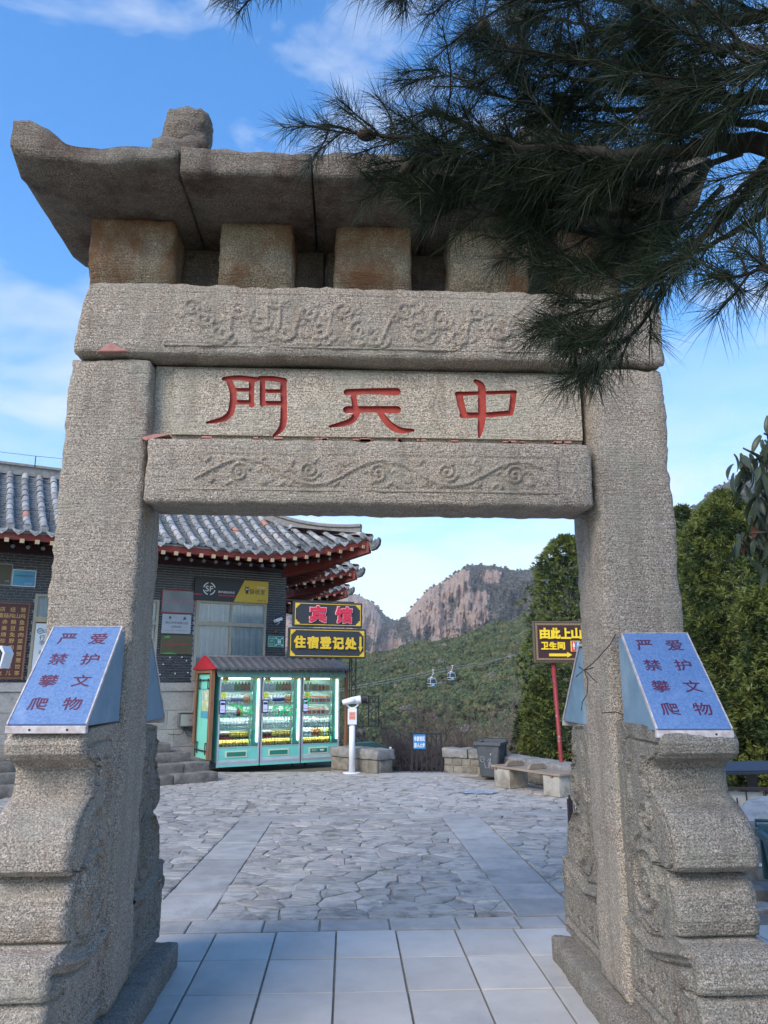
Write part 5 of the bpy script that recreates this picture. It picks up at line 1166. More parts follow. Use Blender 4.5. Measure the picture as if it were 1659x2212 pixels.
b.tube([(-.19, 0, 0), (-.17, 0, 0), (-.02, 0, .01), (.13, 0, .005), (.19, 0, 0)], [.045, .05, .062, .075, .075], 12); b.tube([(-.19, -.055, 0), (.05, -.05, 0)], [.036, .045], 10); b.build('barrel', M['white'], t)
b = MB(); b.M = Matrix.Translation((0, 0, 1.285)) @ Matrix.Rotation(R(-9), 4, 'Y'); b.tube([(.16, 0, .001), (.27, 0, 0)], .079, 12, smooth=False); b.build('lens_hood', M['black'], t)
for y in (-.055, .02): b = MB(); b.M = Matrix.Translation((0, 0, 1.285)) @ Matrix.Rotation(R(-9), 4, 'Y'); b.tube([(-.225, y, -.004), (-.185, y, -.004)], .027, 10, smooth=False); b.build('eyepiece', M['black'], t)
# ================================================================ WALLS, GATE, BIN, BENCH, SIGNPOST
rough_wall('stone_wall', (-.30, 15.35), (.56, 14.42), .42, .40, .16, 'low stone wall with a broad capstone behind the viewing telescope', caps=1, seed=3, stone_len=.5, courses=1)
box('edge_slab', M['slab'], pave, .56, 2.36, 14.15, 14.55, -.02, .012)
w2 = rough_wall('stone_wall', (1.80, 14.62), (2.62, 14.05), .34, .42, .15, 'low rubble stone wall with capstones between the black gate and the bin', caps=2, seed=5, stone_len=.22, courses=2)
w3 = rough_wall('stone_wall', (2.64, 14.03), (3.55, 11.75), .40, .36, .17, 'low stone wall with a lumpy capstone behind the wooden bench', caps=2, seed=8, stone_len=.26, courses=1)
t = empty('metal_gate', (1.22, 14.78, 0), R(-3), 'small black barred gate with a blue warning sign closing the terrace steps', 'gate')
for x in (0, .555): box('post', M['black'], t, x-.019, x+.019, -.019, .019, 0, .71)
b = MB(); b.box(.019, .536, -.016, .016, .665, .70); b.build('top_rail', M['black'], t)
for k in range(1, 6): box('bar', M['black'], t, .555*k/6-.013, .555*k/6+.013, -.012, .012, 0, .665)
M['bls'] = mat('blue_sign', (.035, .22, .50), rough=.4)
t2 = empty('warning_sign', (1.365, 14.755, .54), R(-3), 'small blue no entry sign with white characters hanging on the black gate', 'sign'); box('plate', M['bls'], t2, -.115, .115, -.008, 0, -.13, .13, bevel=.003)
for k, row in enumerate(('非游览区', '游人止步')): text('lettering', row, M['wht'], t2, 0, -.009, .055-.115*k, wid=.205, h=.085, bold=.045)
# wheeled bin
M['binm'] = mat('dark_grey_plastic', (.055, .062, .068), (.075, .082, .09), 6, .5, c3=(.10, .11, .12), s3=4); M['print'] = mat('pale_print', (.42, .44, .46), rough=.6)
def wheelie(loc, rz, label, m, sc=1):
    t = empty('wheeled_bin', loc, rz, label, 'bin'); t.scale = (sc, sc, sc)
    b = MB(); vs = []
    for z, hw, y0, y1 in ((.03, .155, -.155, .15), (.58, .21, -.21, .19)): vs += [(-hw, y0, z), (hw, y0, z), (hw, y1, z), (-hw, y1, z)]
    b.add(vs, [(0, 1, 2, 3)]+[(k, (k+1) % 4, (k+1) % 4+4, k+4) for k in range(4)]); b.build('body', m, t, bevel=.02)
    b = MB()
    for (x0, x1, y0, y1) in ((-.24, .24, -.24, -.20), (-.24, .24, .19, .23), (-.24, -.20, -.20, .19), (.20, .24, -.20, .19)): b.box(x0, x1, y0, y1, .565, .61)
    b.build('rim', m, t); box('lid', m, t, -.21, .21, .235, .26, .26, .64, bevel=.008)
    b = MB(); b.tube([(-.22, .25, .62), (-.22, .28, .66), (.22, .28, .66), (.22, .25, .62)], .012, 6); b.build('handle', m, t)
    for x in (-.17, .17): b = MB(); b.tube([(x-.02, .16, .06), (x+.02, .16, .06)], .06, 12, smooth=False); b.build('wheel', M['black'], t)
    b = MB(); P_ = [(-.10+.04*math.cos(a), -.197, .33+.045*math.sin(a)) for a in np.linspace(0, 6.28, 18)]; b.tube(P_, .003, 4); b.tube([(-.12, -.196, .315), (-.10, -.2, .36), (-.08, -.196, .315)], .003, 4); b.build('round_mark', M['print'], t)
    return t
wb = wheelie((2.52, 13.72, 0), R(-28), 'dark grey wheeled bin with its lid hanging open beside the bench', M['binm'])
b = MB(); b.M = Matrix.Translation((.05, -.183, .28)); b.tube([(.0, 0, .10), (-.02, 0, .0)], .006, 4); b.tube([(-.02, 0, 0), (-.03, 0, -.10)], .005, 4); b.tube([(-.01, 0, 0), (.02, 0, -.10)], .005, 4); b.tube([(0, 0, .08), (-.06, 0, .03)], .004, 4); b.tube([(-.001, -.001, .12), (.001, -.001, .15)], .014, 8); b.tube([(-.12, 0, 0), (-.10, 0, -.09), (-.05, 0, -.09), (-.04, 0, 0)], .004, 4); b.build('litter_figure', M['print'], wb)
# bench
M['conc'] = mat('concrete', (.33, .31, .26), (.42, .40, .35), 7, .85, .5, bscale=50, c3=(.24, .21, .17), s3=4); M['slat'] = mat('weathered_slat', (.19, .145, .105), (.29, .235, .18), 4, .75, .4, streak=(.8, 8, 8), bscale=60, rnd=.15)
BP = Vector((2.36, 12.72, 0)); BQ = Vector((3.06, 11.42, 0)); bd_ = (BQ-BP); ba = math.atan2(bd_.y, bd_.x); BLn = bd_.length
t = empty('bench', (BP.x, BP.y, 0), ba, 'wooden slatted bench on two concrete blocks behind the right gate pillar', 'bench')
stone('concrete_block', M['conc'], t, .02, .40, -.0, .38, 0, .29, r=.008, step=.08, amp=.003); stone('concrete_block', M['conc'], t, BLn-.32, BLn+.02, 0, .38, 0, .29, r=.008, step=.08, amp=.003)
for k in range(6): MB().box(-.04, BLn+.06, -.02+.068*k, .038+.068*k, .292, .325).build('slat', M['slat'], t, bevel=.004)
box('cross_rail', M['wood'], t, .05, .10, -.02, .38, .27, .291); box('cross_rail', M['wood'], t, BLn-.15, BLn-.1, -.02, .38, .27, .291)
for x in (.30, .82): b = MB(); b.prism([(-.02, .326), (.36, .326), (.36, .36), (.31, .41), (.05, .41), (-.0, .37)], x, x+.05, 'x'); b.build('arm_divider', M['slat'], t, bevel=.006)
# signpost
M['brn'] = mat('dark_brown_board', (.045, .012, .014), rough=.45); M['brf'] = mat('bronze_frame', (.14, .11, .07), (.10, .08, .05), 9, .5); M['brush'] = mat('gold_border', (.55, .42, .22), rough=.5); M['rpole'] = mat('flaking_red_pole', (.28, .025, .028), (.20, .02, .022), 8, .55, c3=(.30, .24, .22), s3=7, t3=(.60, .66))
t = empty('direction_sign', (3.415, 12.55, 0), 0, 'dark brown direction sign with yellow characters on a leaning red pole', 'sign'); zc = 2.27; w_, h_ = .43, .335; xo = .065
b = MB(); b.tube([(-.04, .0, 1.92), (.02, 0, .2), (.03, 0, -.6)], .034, 12); b.build('pole', M['rpole'], t)
tt = MB().box(-w_+xo, w_+xo, .0, .09, zc-h_, zc+h_).build('case', M['brf'], t, (0, -.08, 0), (0, 0, 0), bevel=.005)
MB().box(-w_+xo+.02, w_+xo-.02, -.004, -.0005, zc-h_+.02, zc+h_-.02).build('face', M['brn'], t, (0, -.08, 0), (0, 0, 0))
def meander(x0, x1, z0, z1):
    out = []; 
    def cell(cx, cz, s, ang):
        P_ = [(-.5, -.5), (-.5, .5), (.5, .5), (.5, -.2), (-.1, -.2), (-.1, .15), (.15, .15)]; ca, sa = math.cos(ang), math.sin(ang)
        return [(cx+s*(p[0]*ca-p[1]*sa), cz+s*(p[0]*sa+p[1]*ca)) for p in P_]
    s = .030; n = int((x1-x0)/.043); 
    for k in range(n): x = x0+(x1-x0)*(k+.5)/n; out += [cell(x, z1-.022, s, 0), cell(x, z0+.022, s, 0)]
    n = int((z1-z0-.08)/.043)
    for k in range(n): z = z0+.04+(z1-z0-.08)*(k+.5)/n; out += [cell(x0+.022, z, s, R(90)), cell(x1-.022, z, s, R(90))]
    return out
b = MB()
for P_ in meander(-w_+xo+.03, w_+xo-.03, zc-h_+.03, zc+h_-.03):
    for a, c in zip(P_[:-1], P_[1:]):
        b.box(min(a[0], c[0])-.0028, max(a[0], c[0])+.0028, -.0065, -.0045, min(a[1], c[1])-.0028, max(a[1], c[1])+.0028)
tag(b.build('meander_border', M['brush'], t, (0, -.08, 0)), kind='stuff')
M['ysig'] = mat('yellow_plastic', (.85, .60, .02), rough=.35)
for k, chx in enumerate('由此上山'): text('character', chx, M['ysig'], t, -.25+xo+.175*k, -.0855, zc+.135, h=.18, wid=.17, bold=.12, ext=.025)
for k, chx in enumerate('卫生间'): text('character', chx, M['ysig'], t, -.255+xo+.135*k, -.0855, zc-.065, h=.125, wid=.125, bold=.12, ext=.018)
b = MB(); b.prism([(-.19+xo, zc-.19), (.11+xo, zc-.19), (.11+xo, zc-.165), (.19+xo, zc-.21), (.11+xo, zc-.255), (.11+xo, zc-.235), (-.19+xo, zc-.235)], -.10, -.0855); b.build('arrow', M['ysig'], t)
wc = box('toilet_plate', M['ysig'], t, .175+xo, .335+xo, -.0975, -.0855, zc-.155, zc+.015); wcr = box('red_half', M['redb'], t, .19+xo, .258+xo, -.0995, -.0978, zc-.148, zc+.008); wcb = box('blue_half', M['bls'], t, .262+xo, .33+xo, -.0995, -.0978, zc-.148, zc+.008)
for cx, sk, par_ in ((.224+xo, 1, wcr), (.296+xo, 0, wcb)):
    b = MB(); b.tube([(cx, -.1035, zc-.012), (cx, -.0998, zc-.012)], .009, 10, smooth=False); b.prism([(cx-.012, zc-.025), (cx+.012, zc-.025), (cx+(.018 if sk else .013), zc-.08), (cx+.006, zc-.08), (cx+.006, zc-.125), (cx-.006, zc-.125), (cx-.006, zc-.08), (cx-(.018 if sk else .013), zc-.08)], -.1035, -.0998); b.build('figure', M['wht'], par_)
# green folded parasol lying beyond the wall
t = empty('canopy_edge', (.55, 15.6, .35), R(8), 'dark green folded canopy edge with black slats beyond the low wall', 'canopy'); M['gc'] = mat('dark_green_canvas', (.02, .07, .06), rough=.6)
b = MB(); b.prism([(-.5, .10), (.0, .12), (.30, .02), (.30, -.03), (-.5, .03)], 0, .35); b.build('canvas', M['gc'], t); b = MB(); b.tube([(.30, .0, .0), (.34, .0, -.0)], .03, 8, smooth=False); b.build('end_cap', M['white'], t)
for k in range(5): box('slat', M['black'], t, -.28+.07*k, -.255+.07*k, .02, .04, -.2, .03)
# ornamental low fence behind the right pillar and the pieces at the right edge
M['brm'] = mat('dark_brown_metal', (.035, .02, .02), rough=.5); M['pap'] = mat('pale_backboard', (.55, .52, .45), (.48, .46, .42), 5, .7)
def ofence(P0, P1, z0, z1, label, back=None):
    d = Vector((P1[0]-P0[0], P1[1]-P0[1], 0)); Lw = d.length; t = empty('ornamental_fence', (P0[0], P0[1], z0), math.atan2(d.y, d.x), label, 'fence'); h = z1-z0
    n = max(1, round(Lw/.75)); 
    for k in range(n+1): box('post', M['brm'], t, Lw*k/n-.02, Lw*k/n+.02, -.02, .02, 0, h)
    box('top_rail', M['brm'], t, 0, Lw, -.03, .03, h, h+.03); box('bottom_rail', M['brm'], t, 0, Lw, -.012, .012, .04, .06)
    for k in range(n):
        x0 = Lw*k/n+.02; x1 = Lw*(k+1)/n-.02; m_ = 7
        for q in range(1, m_): x = x0+(x1-x0)*q/m_; box('baluster', M['brm'], t, x-.006, x+.006, -.006, .006, .06, h*(.72 if q % 2 else .95))
        for x in (x0+.07, x1-.07):
            b = MB(); b.tube([(x+.035*math.cos(a), 0, h*.80+.035*math.sin(a)) for a in np.linspace(0, 6.28, 12)], .007, 4); b.tube([(x-.05, 0, h*.93), (x-.05, 0, h*.7), (x+.02, 0, h*.7)], .006, 4); b.build('scroll', M['brm'], t)
    if back: box('backboard', M['pap'], t, 0, Lw, .03, .04, .03, h*.93)
    return t
ofence((2.07, 7.35), (2.9, 7.5), 0, .56, 'dark ornamental iron fence end peeping out left of the right pillar')
fb = at(1648, 1742, 8.0); ofence((3.93, 8.6), (5.4, 8.35), .18, .47, 'dark scrolled iron fence with pale panels above the boulder at the right edge', True)
ofence((3.93, 8.6), (3.74, 9.6), .18, .47, 'short return of the scrolled iron fence beside the right pillar', True)
t = empty('lectern_sign', (4.45, 9.0, 0), R(4), 'grey sloping information board on a post above the scrolled fence', 'board')
b = MB(); b.prism([(-.22, .0), (.16, .085), (.16, .11), (-.22, .02)], -.52, .9, 'x'); b.build('frame', M['black'], t, (0, 0, .60)); M['slate'] = mat('slate_blue_panel', (.04, .05, .075), rough=.35); b = MB(); b.prism([(-.17, .034), (.13, .104), (.13, .109), (-.17, .039)], -.36, .82, 'x'); b.build('panel', M['slate'], t, (0, 0, .601)); box('post', M['black'], t, .2, .28, -.03, .05, 0, .66)
M['rock'] = mat('grey_boulder', (.26, .27, .27), (.44, .45, .44), 6, .85, .9, bscale=30, c3=(.17, .16, .15), s3=3, bdist=.03)
def boulder(loc, s, label, seed):
    bm = bmesh.new(); bmesh.ops.create_icosphere(bm, subdivisions=5, radius=1)
    for v in bm.verts:
        p = v.co.copy(); v.co = Vector((p.x*s[0], p.y*s[1], p.z*s[2]))*(1+.22*noise.fractal(p*1.6+Vector((seed, 0, 0)), 1, 2, 5)+.06*noise.ridged_multi_fractal(p*3+Vector((seed, 2, 0)), 1, 2, 3, 1, 2))
    me = bpy.data.meshes.new('boulder'); bm.to_mesh(me); bm.free(); me.materials.append(M['rock']); me.polygons.foreach_set('use_smooth', [True]*len(me.polygons)); return tag(inst('boulder', me, None, loc), label, 'rock')
boulder((4.15, 7.6, .02), (.85, .5, .42), 'pale grey boulder below the scrolled fence beside the right pillar', 1)
M['gbin'] = mat('teal_plastic', (.03, .085, .095), rough=.45); wheelie((at(1625, 1785, 5.6).x+.33, 5.60, -.06), R(-16), 'teal green wheeled bin cut off by the right edge of the view', M['gbin'], 1.0)
t = empty('stone_steps', (3.0, 6.1, 0), R(-4), 'dark stone steps and kerbs at the right edge beside the teal bin', 'steps')
for k in range(4):
    for q in range(3): stone('step_block', M['step'], t, -.05+.85*q+.004, .80+.85*q, .28*k, .28*k+.3, -.05+.0*k, .10+.10*k-.02, r=.012, step=.08, amp=.006, seed=k+q)
box('white_line', M['white'], t, .25, 2.4, -.004+.28, .28+.02, .183, .2)
# ================================================================ WOODED HILL, MOUNTAINS
def gn_scatter(name, pts, scl, variants, idx, label=None, rotz=None, mat_unused=None):
    "one object: instances of crown meshes on points (geometry nodes)"
    me = bpy.data.meshes.new(name); me.from_pydata([tuple(p) for p in pts], [], [])
    a = me.attributes.new('scl', 'FLOAT', 'POINT'); a.data.foreach_set('value', scl)
    b = me.attributes.new('rot', 'FLOAT', 'POINT'); b.data.foreach_set('value', rotz if rotz is not None else [random.uniform(0, 6.28) for _ in pts])
    c = me.attributes.new('vid', 'INT', 'POINT'); c.data.foreach_set('value', idx)
    ob = inst(name, me); tree = bpy.data.node_groups.new(name, 'GeometryNodeTree')
    tree.interface.new_socket('Geometry', in_out='INPUT', socket_type='NodeSocketGeometry'); tree.interface.new_socket('Geometry', in_out='OUTPUT', socket_type='NodeSocketGeometry')
    gi = tree.nodes.new('NodeGroupInput'); go = tree.nodes.new('NodeGroupOutput')
    cl = bpy.data.collections.new(name+'_kinds')
    for k, m_ in enumerate(variants): o = bpy.data.objects.new('%s_%02d' % (name, k), m_); cl.objects.link(o)
    ci = tree.nodes.new('GeometryNodeCollectionInfo'); ci.inputs['Collection'].default_value = cl; ci.inputs['Separate Children'].default_value = True
    ip = tree.nodes.new('GeometryNodeInstanceOnPoints'); ip.inputs['Pick Instance'].default_value = True
    def at_(nm, ty): n = tree.nodes.new('GeometryNodeInputNamedAttribute'); n.data_type = ty; n.inputs['Name'].default_value = nm; return n.outputs['Attribute']
    cx = tree.nodes.new('ShaderNodeCombineXYZ'); tree.links.new(at_('rot', 'FLOAT'), cx.inputs['Z'])
    tree.links.new(gi.outputs[0], ip.inputs['Points']); tree.links.new(ci.outputs[0], ip.inputs['Instance']); tree.links.new(at_('vid', 'INT'), ip.inputs['Instance Index']); tree.links.new(cx.outputs[0], ip.inputs['Rotation']); tree.links.new(at_('scl', 'FLOAT'), ip.inputs['Scale']); tree.links.new(ip.outputs[0], go.inputs[0])
    md = ob.modifiers.new('scatter', 'NODES'); md.node_group = tree
    return tag(ob, label, kind='stuff')
def leafmat(name, c1, c2, rnd_=.25, transl=.3, rough=.6):
    m = bpy.data.materials.new(name); m.use_nodes = True; nt = m.node_tree; b = nt.nodes['Principled BSDF']; b.inputs['Roughness'].default_value = rough; b.inputs['Specular IOR Level'].default_value = .3
    ge = N(nt, 'ShaderNodeNewGeometry'); oi = N(nt, 'ShaderNodeObjectInfo'); mc = N(nt, 'ShaderNodeMix', data_type='RGBA'); L(nt, ge.outputs['Random Per Island'], mc.inputs['Factor']); mc.inputs['A'].default_value = (*c1, 1); mc.inputs['B'].default_value = (*c2, 1)
    rr = N(nt, 'ShaderNodeMapRange', inp={'To Min': 1-rnd_, 'To Max': 1+rnd_}); L(nt, oi.outputs['Random'], rr.inputs[0]); mv = N(nt, 'ShaderNodeVectorMath', operation='SCALE'); L(nt, mc.outputs['Result'], mv.inputs[0]); L(nt, rr.outputs[0], mv.inputs['Scale']); L(nt, mv.outputs[0], b.inputs['Base Color'])
    if transl:
        tr = N(nt, 'ShaderNodeBsdfTranslucent'); L(nt, mv.outputs[0], tr.inputs[0]); mx_ = N(nt, 'ShaderNodeMixShader', inp={0: transl}); L(nt, b.outputs[0], mx_.inputs[1]); L(nt, tr.outputs[0], mx_.inputs[2]); L(nt, mx_.outputs[0], nt.nodes['Material Output'].inputs[0])
    return m
def crown(name, m, nleaf=150, size=.30, seed=0, flat=.85, core=True, wood=None):
    rn = random.Random(seed); b = MB(); V = []; F = []
    lobes = [(Vector((rn.uniform(-.5, .5), rn.uniform(-.5, .5), rn.uniform(-.2, .55))), rn.uniform(.35, .6)) for _ in range(7)]
    for k in range(nleaf):
        c, r = rn.choice(lobes); d = Vector((rn.gauss(0, 1), rn.gauss(0, 1), rn.gauss(0.25, 1))).normalized(); p = c+d*r*rn.uniform(.75, 1.1); p.z *= flat
        a = Vector((rn.gauss(0, 1), rn.gauss(0, 1), rn.gauss(0, .5))).normalized(); n = (d+Vector((rn.gauss(0, .5), rn.gauss(0, .5), rn.gauss(0, .5)))).normalized(); u = n.cross(a).normalized(); v = n.cross(u); s = size*rn.uniform(.5, 1.1); i = len(V)
        V += [p-u*s*.5, p+v*s*.35, p+u*s*.5, p-v*s*.35]; F.append((i, i+1, i+2, i+3))
    b.add(V, F)
    if core:
        for c, r in lobes:
            bm = bmesh.new(); bmesh.ops.create_icosphere(bm, subdivisions=2, radius=r*.72); vs = [(v.co*(1+.28*noise.noise(v.co*5+Vector((seed, 0, 0))))+c) for v in bm.verts]; vs = [(v.x, v.y, v.z*flat) for v in vs]; b.add(vs, [tuple(v.index for v in f.verts) for f in bm.faces], mi=0); bm.free()
    return b.mesh(name, [m], fix=False)
LM = [leafmat('leaf_mid', (.095, .125, .05), (.15, .185, .08), .22), leafmat('leaf_dark', (.065, .09, .042), (.11, .14, .062), .22), leafmat('leaf_olive', (.15, .155, .065), (.21, .205, .09), .2), leafmat('leaf_brown', (.16, .13, .09), (.22, .18, .13), .2, .1), leafmat('leaf_grey', (.17, .16, .13), (.23, .22, .18), .2, .1)]
CR = [crown('crown_%d' % k, LM[[0, 1, 2, 0, 3, 4, 2][k]], seed=k, nleaf=330, size=.30) for k in range(7)]
rn = random.Random(77); P_, S_, I_ = [], [], []
y = YH0+3
while y < YH1+6:
    st_ = 2.0+y*.0042; x = -y*.55
    while x < y*.80:
        px = x+rn.uniform(-.5, .5)*st_; py = y+rn.uniform(-.5, .5)*st_; nn = noise.noise(Vector((px/22, py/26, 9)))
        z = hill_z(px, py); hgt = (py-YH0)/(YH1-YH0); r = rn.uniform(1.1, 2.5)*(1.0+.35*nn)*(.9+.35*hgt)
        P_.append((px, py, z+r*.15)); S_.append(r)
        w_ = [.34, .16, .16, .22, .01, .01, .10]
        if nn > .18: w_ = [.2, .08, .36, .14, .03, .01, .18]
        if hgt < .28: w_ = [.2, .14, .24, .14, .06, .06, .16]
        if hgt < .12: w_ = [.14, .12, .22, .12, .14, .12, .14]
        I_.append(rn.choices(range(7), w_)[0]); x += st_
    y += st_*.95
gn_scatter('forest', P_, S_, CR, I_, 'dense mixed green wood covering the hillside beyond the terrace')
# shrubs of the valley side close behind the terrace
P_, S_, I_ = [], [], []
for k in range(2200):
    y = rn.uniform(36, 92); x = rn.uniform(-.25*y, y*.95+2)
    if y-edgeY(x) < 2.5: continue
    z = terr(x, y) if y < 60 else -13; z += max(0, (y-60))*.0
    r = rn.uniform(.5, 1.15)*(1+y/70); P_.append((x, y, z+r*.3)); S_.append(r); I_.append(rn.choices(range(7), [.08, .08, .16, .05, .30, .25, .08])[0])
gn_scatter('undergrowth', P_, S_, CR, I_, 'brown and olive scrub filling the valley below the terrace wall')
# mountains
SKL = [(-900, 1400), (-300, 1330), (200, 1300), (560, 1320), (690, 1300), (729, 1287), (751, 1281), (773, 1285), (795, 1296), (820, 1314), (833, 1331), (846, 1338), (860, 1341), (874, 1333), (886, 1316), (900, 1300), (916, 1283), (934, 1268), (948, 1262), (960, 1257), (974, 1245), (987, 1236), (1000, 1227), (1008, 1224), (1020, 1221), (1034, 1220), (1061, 1221), (1087, 1227), (1114, 1233), (1146, 1230), (1250, 1190), (1400, 1150), (1455, 1126), (1500, 1094), (1540, 1060), (1580, 1036), (1659, 1012), (1900, 930), (2400, 1000)]
ROCK = [(930, 1305, 52, 42), (905, 1325, 30, 25), (985, 1262, 30, 36), (1000, 1295, 45, 30), (955, 1345, 40, 22), (1030, 1275, 35, 16), (1045, 1345, 30, 16), (770, 1305, 50, 30), (800, 1330, 25, 22), (845, 1375, 26, 22), (800, 1385, 40, 25), (900, 1372, 20, 8), (1055, 1240, 30, 12), (1645, 1125, 30, 45), (1600, 1180, 30, 20), (730, 1330, 50, 40), (540, 1340, 80, 40)]
cols = sorted(set(list(np.arange(-900, 700, 14.0))+list(np.arange(700, 1170, 1.15))+list(np.arange(1170, 1440, 9.0))+list(np.arange(1440, 1700, 2.6))+list(np.arange(1700, 2400, 16.0))))
NR = 150; D0, D1 = 560.0, 1500.0
V = []; rockv = []
for ci, px in enumerate(cols):
    py = float(np.interp(px, [s[0] for s in SKL], [s[1] for s in SKL]))
    d = ray(px, py); d = d/math.hypot(d.x, d.y); elr = d.z; u = math.atan2(d.x, d.y)
    py += 1.6*noise.noise(Vector((px/7, 0, 3)))+2.0*noise.noise(Vector((px/19, 0, 8))); elr = (lambda q: q.z/math.hypot(q.x, q.y))(ray(px, py))
    for j in range(NR+6):
        t = min(1, j/(NR-1)); el0 = -.06; el = el0+(elr-el0)*t
        # the steeper upper faces stand closer to vertical
        D = D0+(D1-D0)*(.25*t+.75*t**2.2) if px > 860 or px < 0 else D0+250+(D1+300-D0)*(.2*t+.8*t**2.0)
        if j >= NR: D += (j-NR+1)*60; 
        pyj = 1477+(py-1477)*t
        rk = max([1-(((px-a)/c)**2+((pyj-b_)/e)**2) for a, b_, c, e in ROCK]+[-1])
        sx = px/1.0; n1 = noise.fractal(Vector((sx/34, pyj/44, 2)), 1, 2, 5); n2 = noise.fractal(Vector((sx/9, pyj/26, 5)), 1, 2, 4)
        rk = rk+.9*n1+.45*n2
        disp = (120*n1+(52*n2)+16*noise.ridged_multi_fractal(Vector((sx/14, pyj/34, 7)), 1, 2, 3, 1, 2))*min(1, t*3)*(1-max(0, t-.93)/.07*.75 if t < 1 else .25)
        D -= disp
        z = CH+el*D if j < NR else CH+elr*(D1 if px > 860 else D1+300)-(j-NR+1)*40
        V.append((D*math.sin(u), D*math.cos(u), z)); rockv.append(rk)
H_ = NR+6; F = [(i*H_+j, (i+1)*H_+j, (i+1)*H_+j+1, i*H_+j+1) for i in range(len(cols)-1) for j in range(H_-1)]
me = bpy.data.meshes.new('mountain'); me.from_pydata(V, [], F); at_r = me.attributes.new('rock', 'FLOAT', 'POINT'); at_r.data.foreach_set('value', rockv); me.polygons.foreach_set('use_smooth', [False]*len(F))
m = bpy.data.materials.new('mountain'); m.use_nodes = True; nt = m.node_tree; b = nt.nodes['Principled BSDF']; b.inputs['Roughness'].default_value = .95; b.inputs['Specular IOR Level'].default_value = .1
ge = N(nt, 'ShaderNodeNewGeometry'); at_n = N(nt, 'ShaderNodeAttribute', attribute_name='rock')
def nq(sc, st=(1, 1, 1), det=6, ro=.6):
    q = N(nt, 'ShaderNodeMapping'); q.inputs['Scale'].default_value = st; n = N(nt, 'ShaderNodeTexNoise', inp={'Scale': sc, 'Detail': det, 'Roughness': ro}); L(nt, ge.outputs['Position'], q.inputs[0]); L(nt, q.outputs[0], n.inputs['Vector']); return n.outputs[0]
def mrq(x, a, b_, c=0, d=1): n = N(nt, 'ShaderNodeMapRange', inp={'From Min': a, 'From Max': b_, 'To Min': c, 'To Max': d}); L(nt, x, n.inputs[0]); return n.outputs[0]
def mxq(f, A, B):
    n = N(nt, 'ShaderNodeMix', data_type='RGBA'); L(nt, f, n.inputs['Factor'])
    for k, v in (('A', A), ('B', B)):
        if isinstance(v, tuple): n.inputs[k].default_value = (*v, 1)
        else: L(nt, v, n.inputs[k])
    return n.outputs['Result']
rock = mxq(mrq(nq(.05, (1, 1, .4)), .35, .65), (.66, .43, .30), (.82, .59, .44)); rock = mxq(mrq(nq(.11, (1.3, 1.3, .22), 5), .54, .60, 0, .9), rock, (.30, .21, .16)); rock = mxq(mrq(nq(.022), .55, .72, 0, .6), rock, (.40, .35, .31))
scr = mxq(mrq(nq(.07), .4, .6), (.115, .105, .098), (.19, .165, .148)); scr = mxq(mrq(nq(.03, det=4), .48, .62), scr, (.06, .078, .05))
sm = N(nt, 'ShaderNodeMath', operation='ADD'); L(nt, at_n.outputs['Fac'], sm.inputs[0]); L(nt, mrq(nq(.06, (1, 1, .5), 7, .7), .3, .7, -.55, .55), sm.inputs[1])
L(nt, mxq(mrq(sm.outputs[0], .0, .16), scr, rock), b.inputs['Base Color'])
bp = N(nt, 'ShaderNodeBump', inp={'Strength': 1.0, 'Distance': 30}); L(nt, nq(.06, (1.2, 1.2, .3), 7, .65), bp.inputs['Height']); L(nt, bp.outputs[0], b.inputs['Normal'])
me.materials.append(m); tag(inst('mountain', me), kind='structure')
# scrub and small trees on the mountain
P_, S_, I_ = [], [], []
for i in range(len(cols)):
    if not (690 < cols[i] < 1240 or 1440 < cols[i] < 1720): continue
    for j in range(30, NR):
        k = i*H_+j; ridge = j > NR-3
        dens = .26 if rockv[k] < -.1 else (.02 if rockv[k] < .5 else .006)
        if ridge: dens = .22
        if 1440 < cols[i]: dens *= 1.6
        if rn.random() < dens*.55:
            v = V[k]; r = rn.uniform(1.3, 3.0)*(1.4 if ridge else 1); P_.append((v[0], v[1]-1, v[2]+r*.4)); S_.append(r); I_.append(rn.choices(range(7), [.08, .22, .03, .1, .32, .25, 0])[0])
gn_scatter('mountain_scrub', P_, S_, [crown('scrub_%d' % k, LM[[0, 1, 2, 1, 3, 4, 2][k]], seed=50+k, nleaf=50, size=.7) for k in range(7)], I_, 'dark scrub and small pines scattered over the granite mountain')
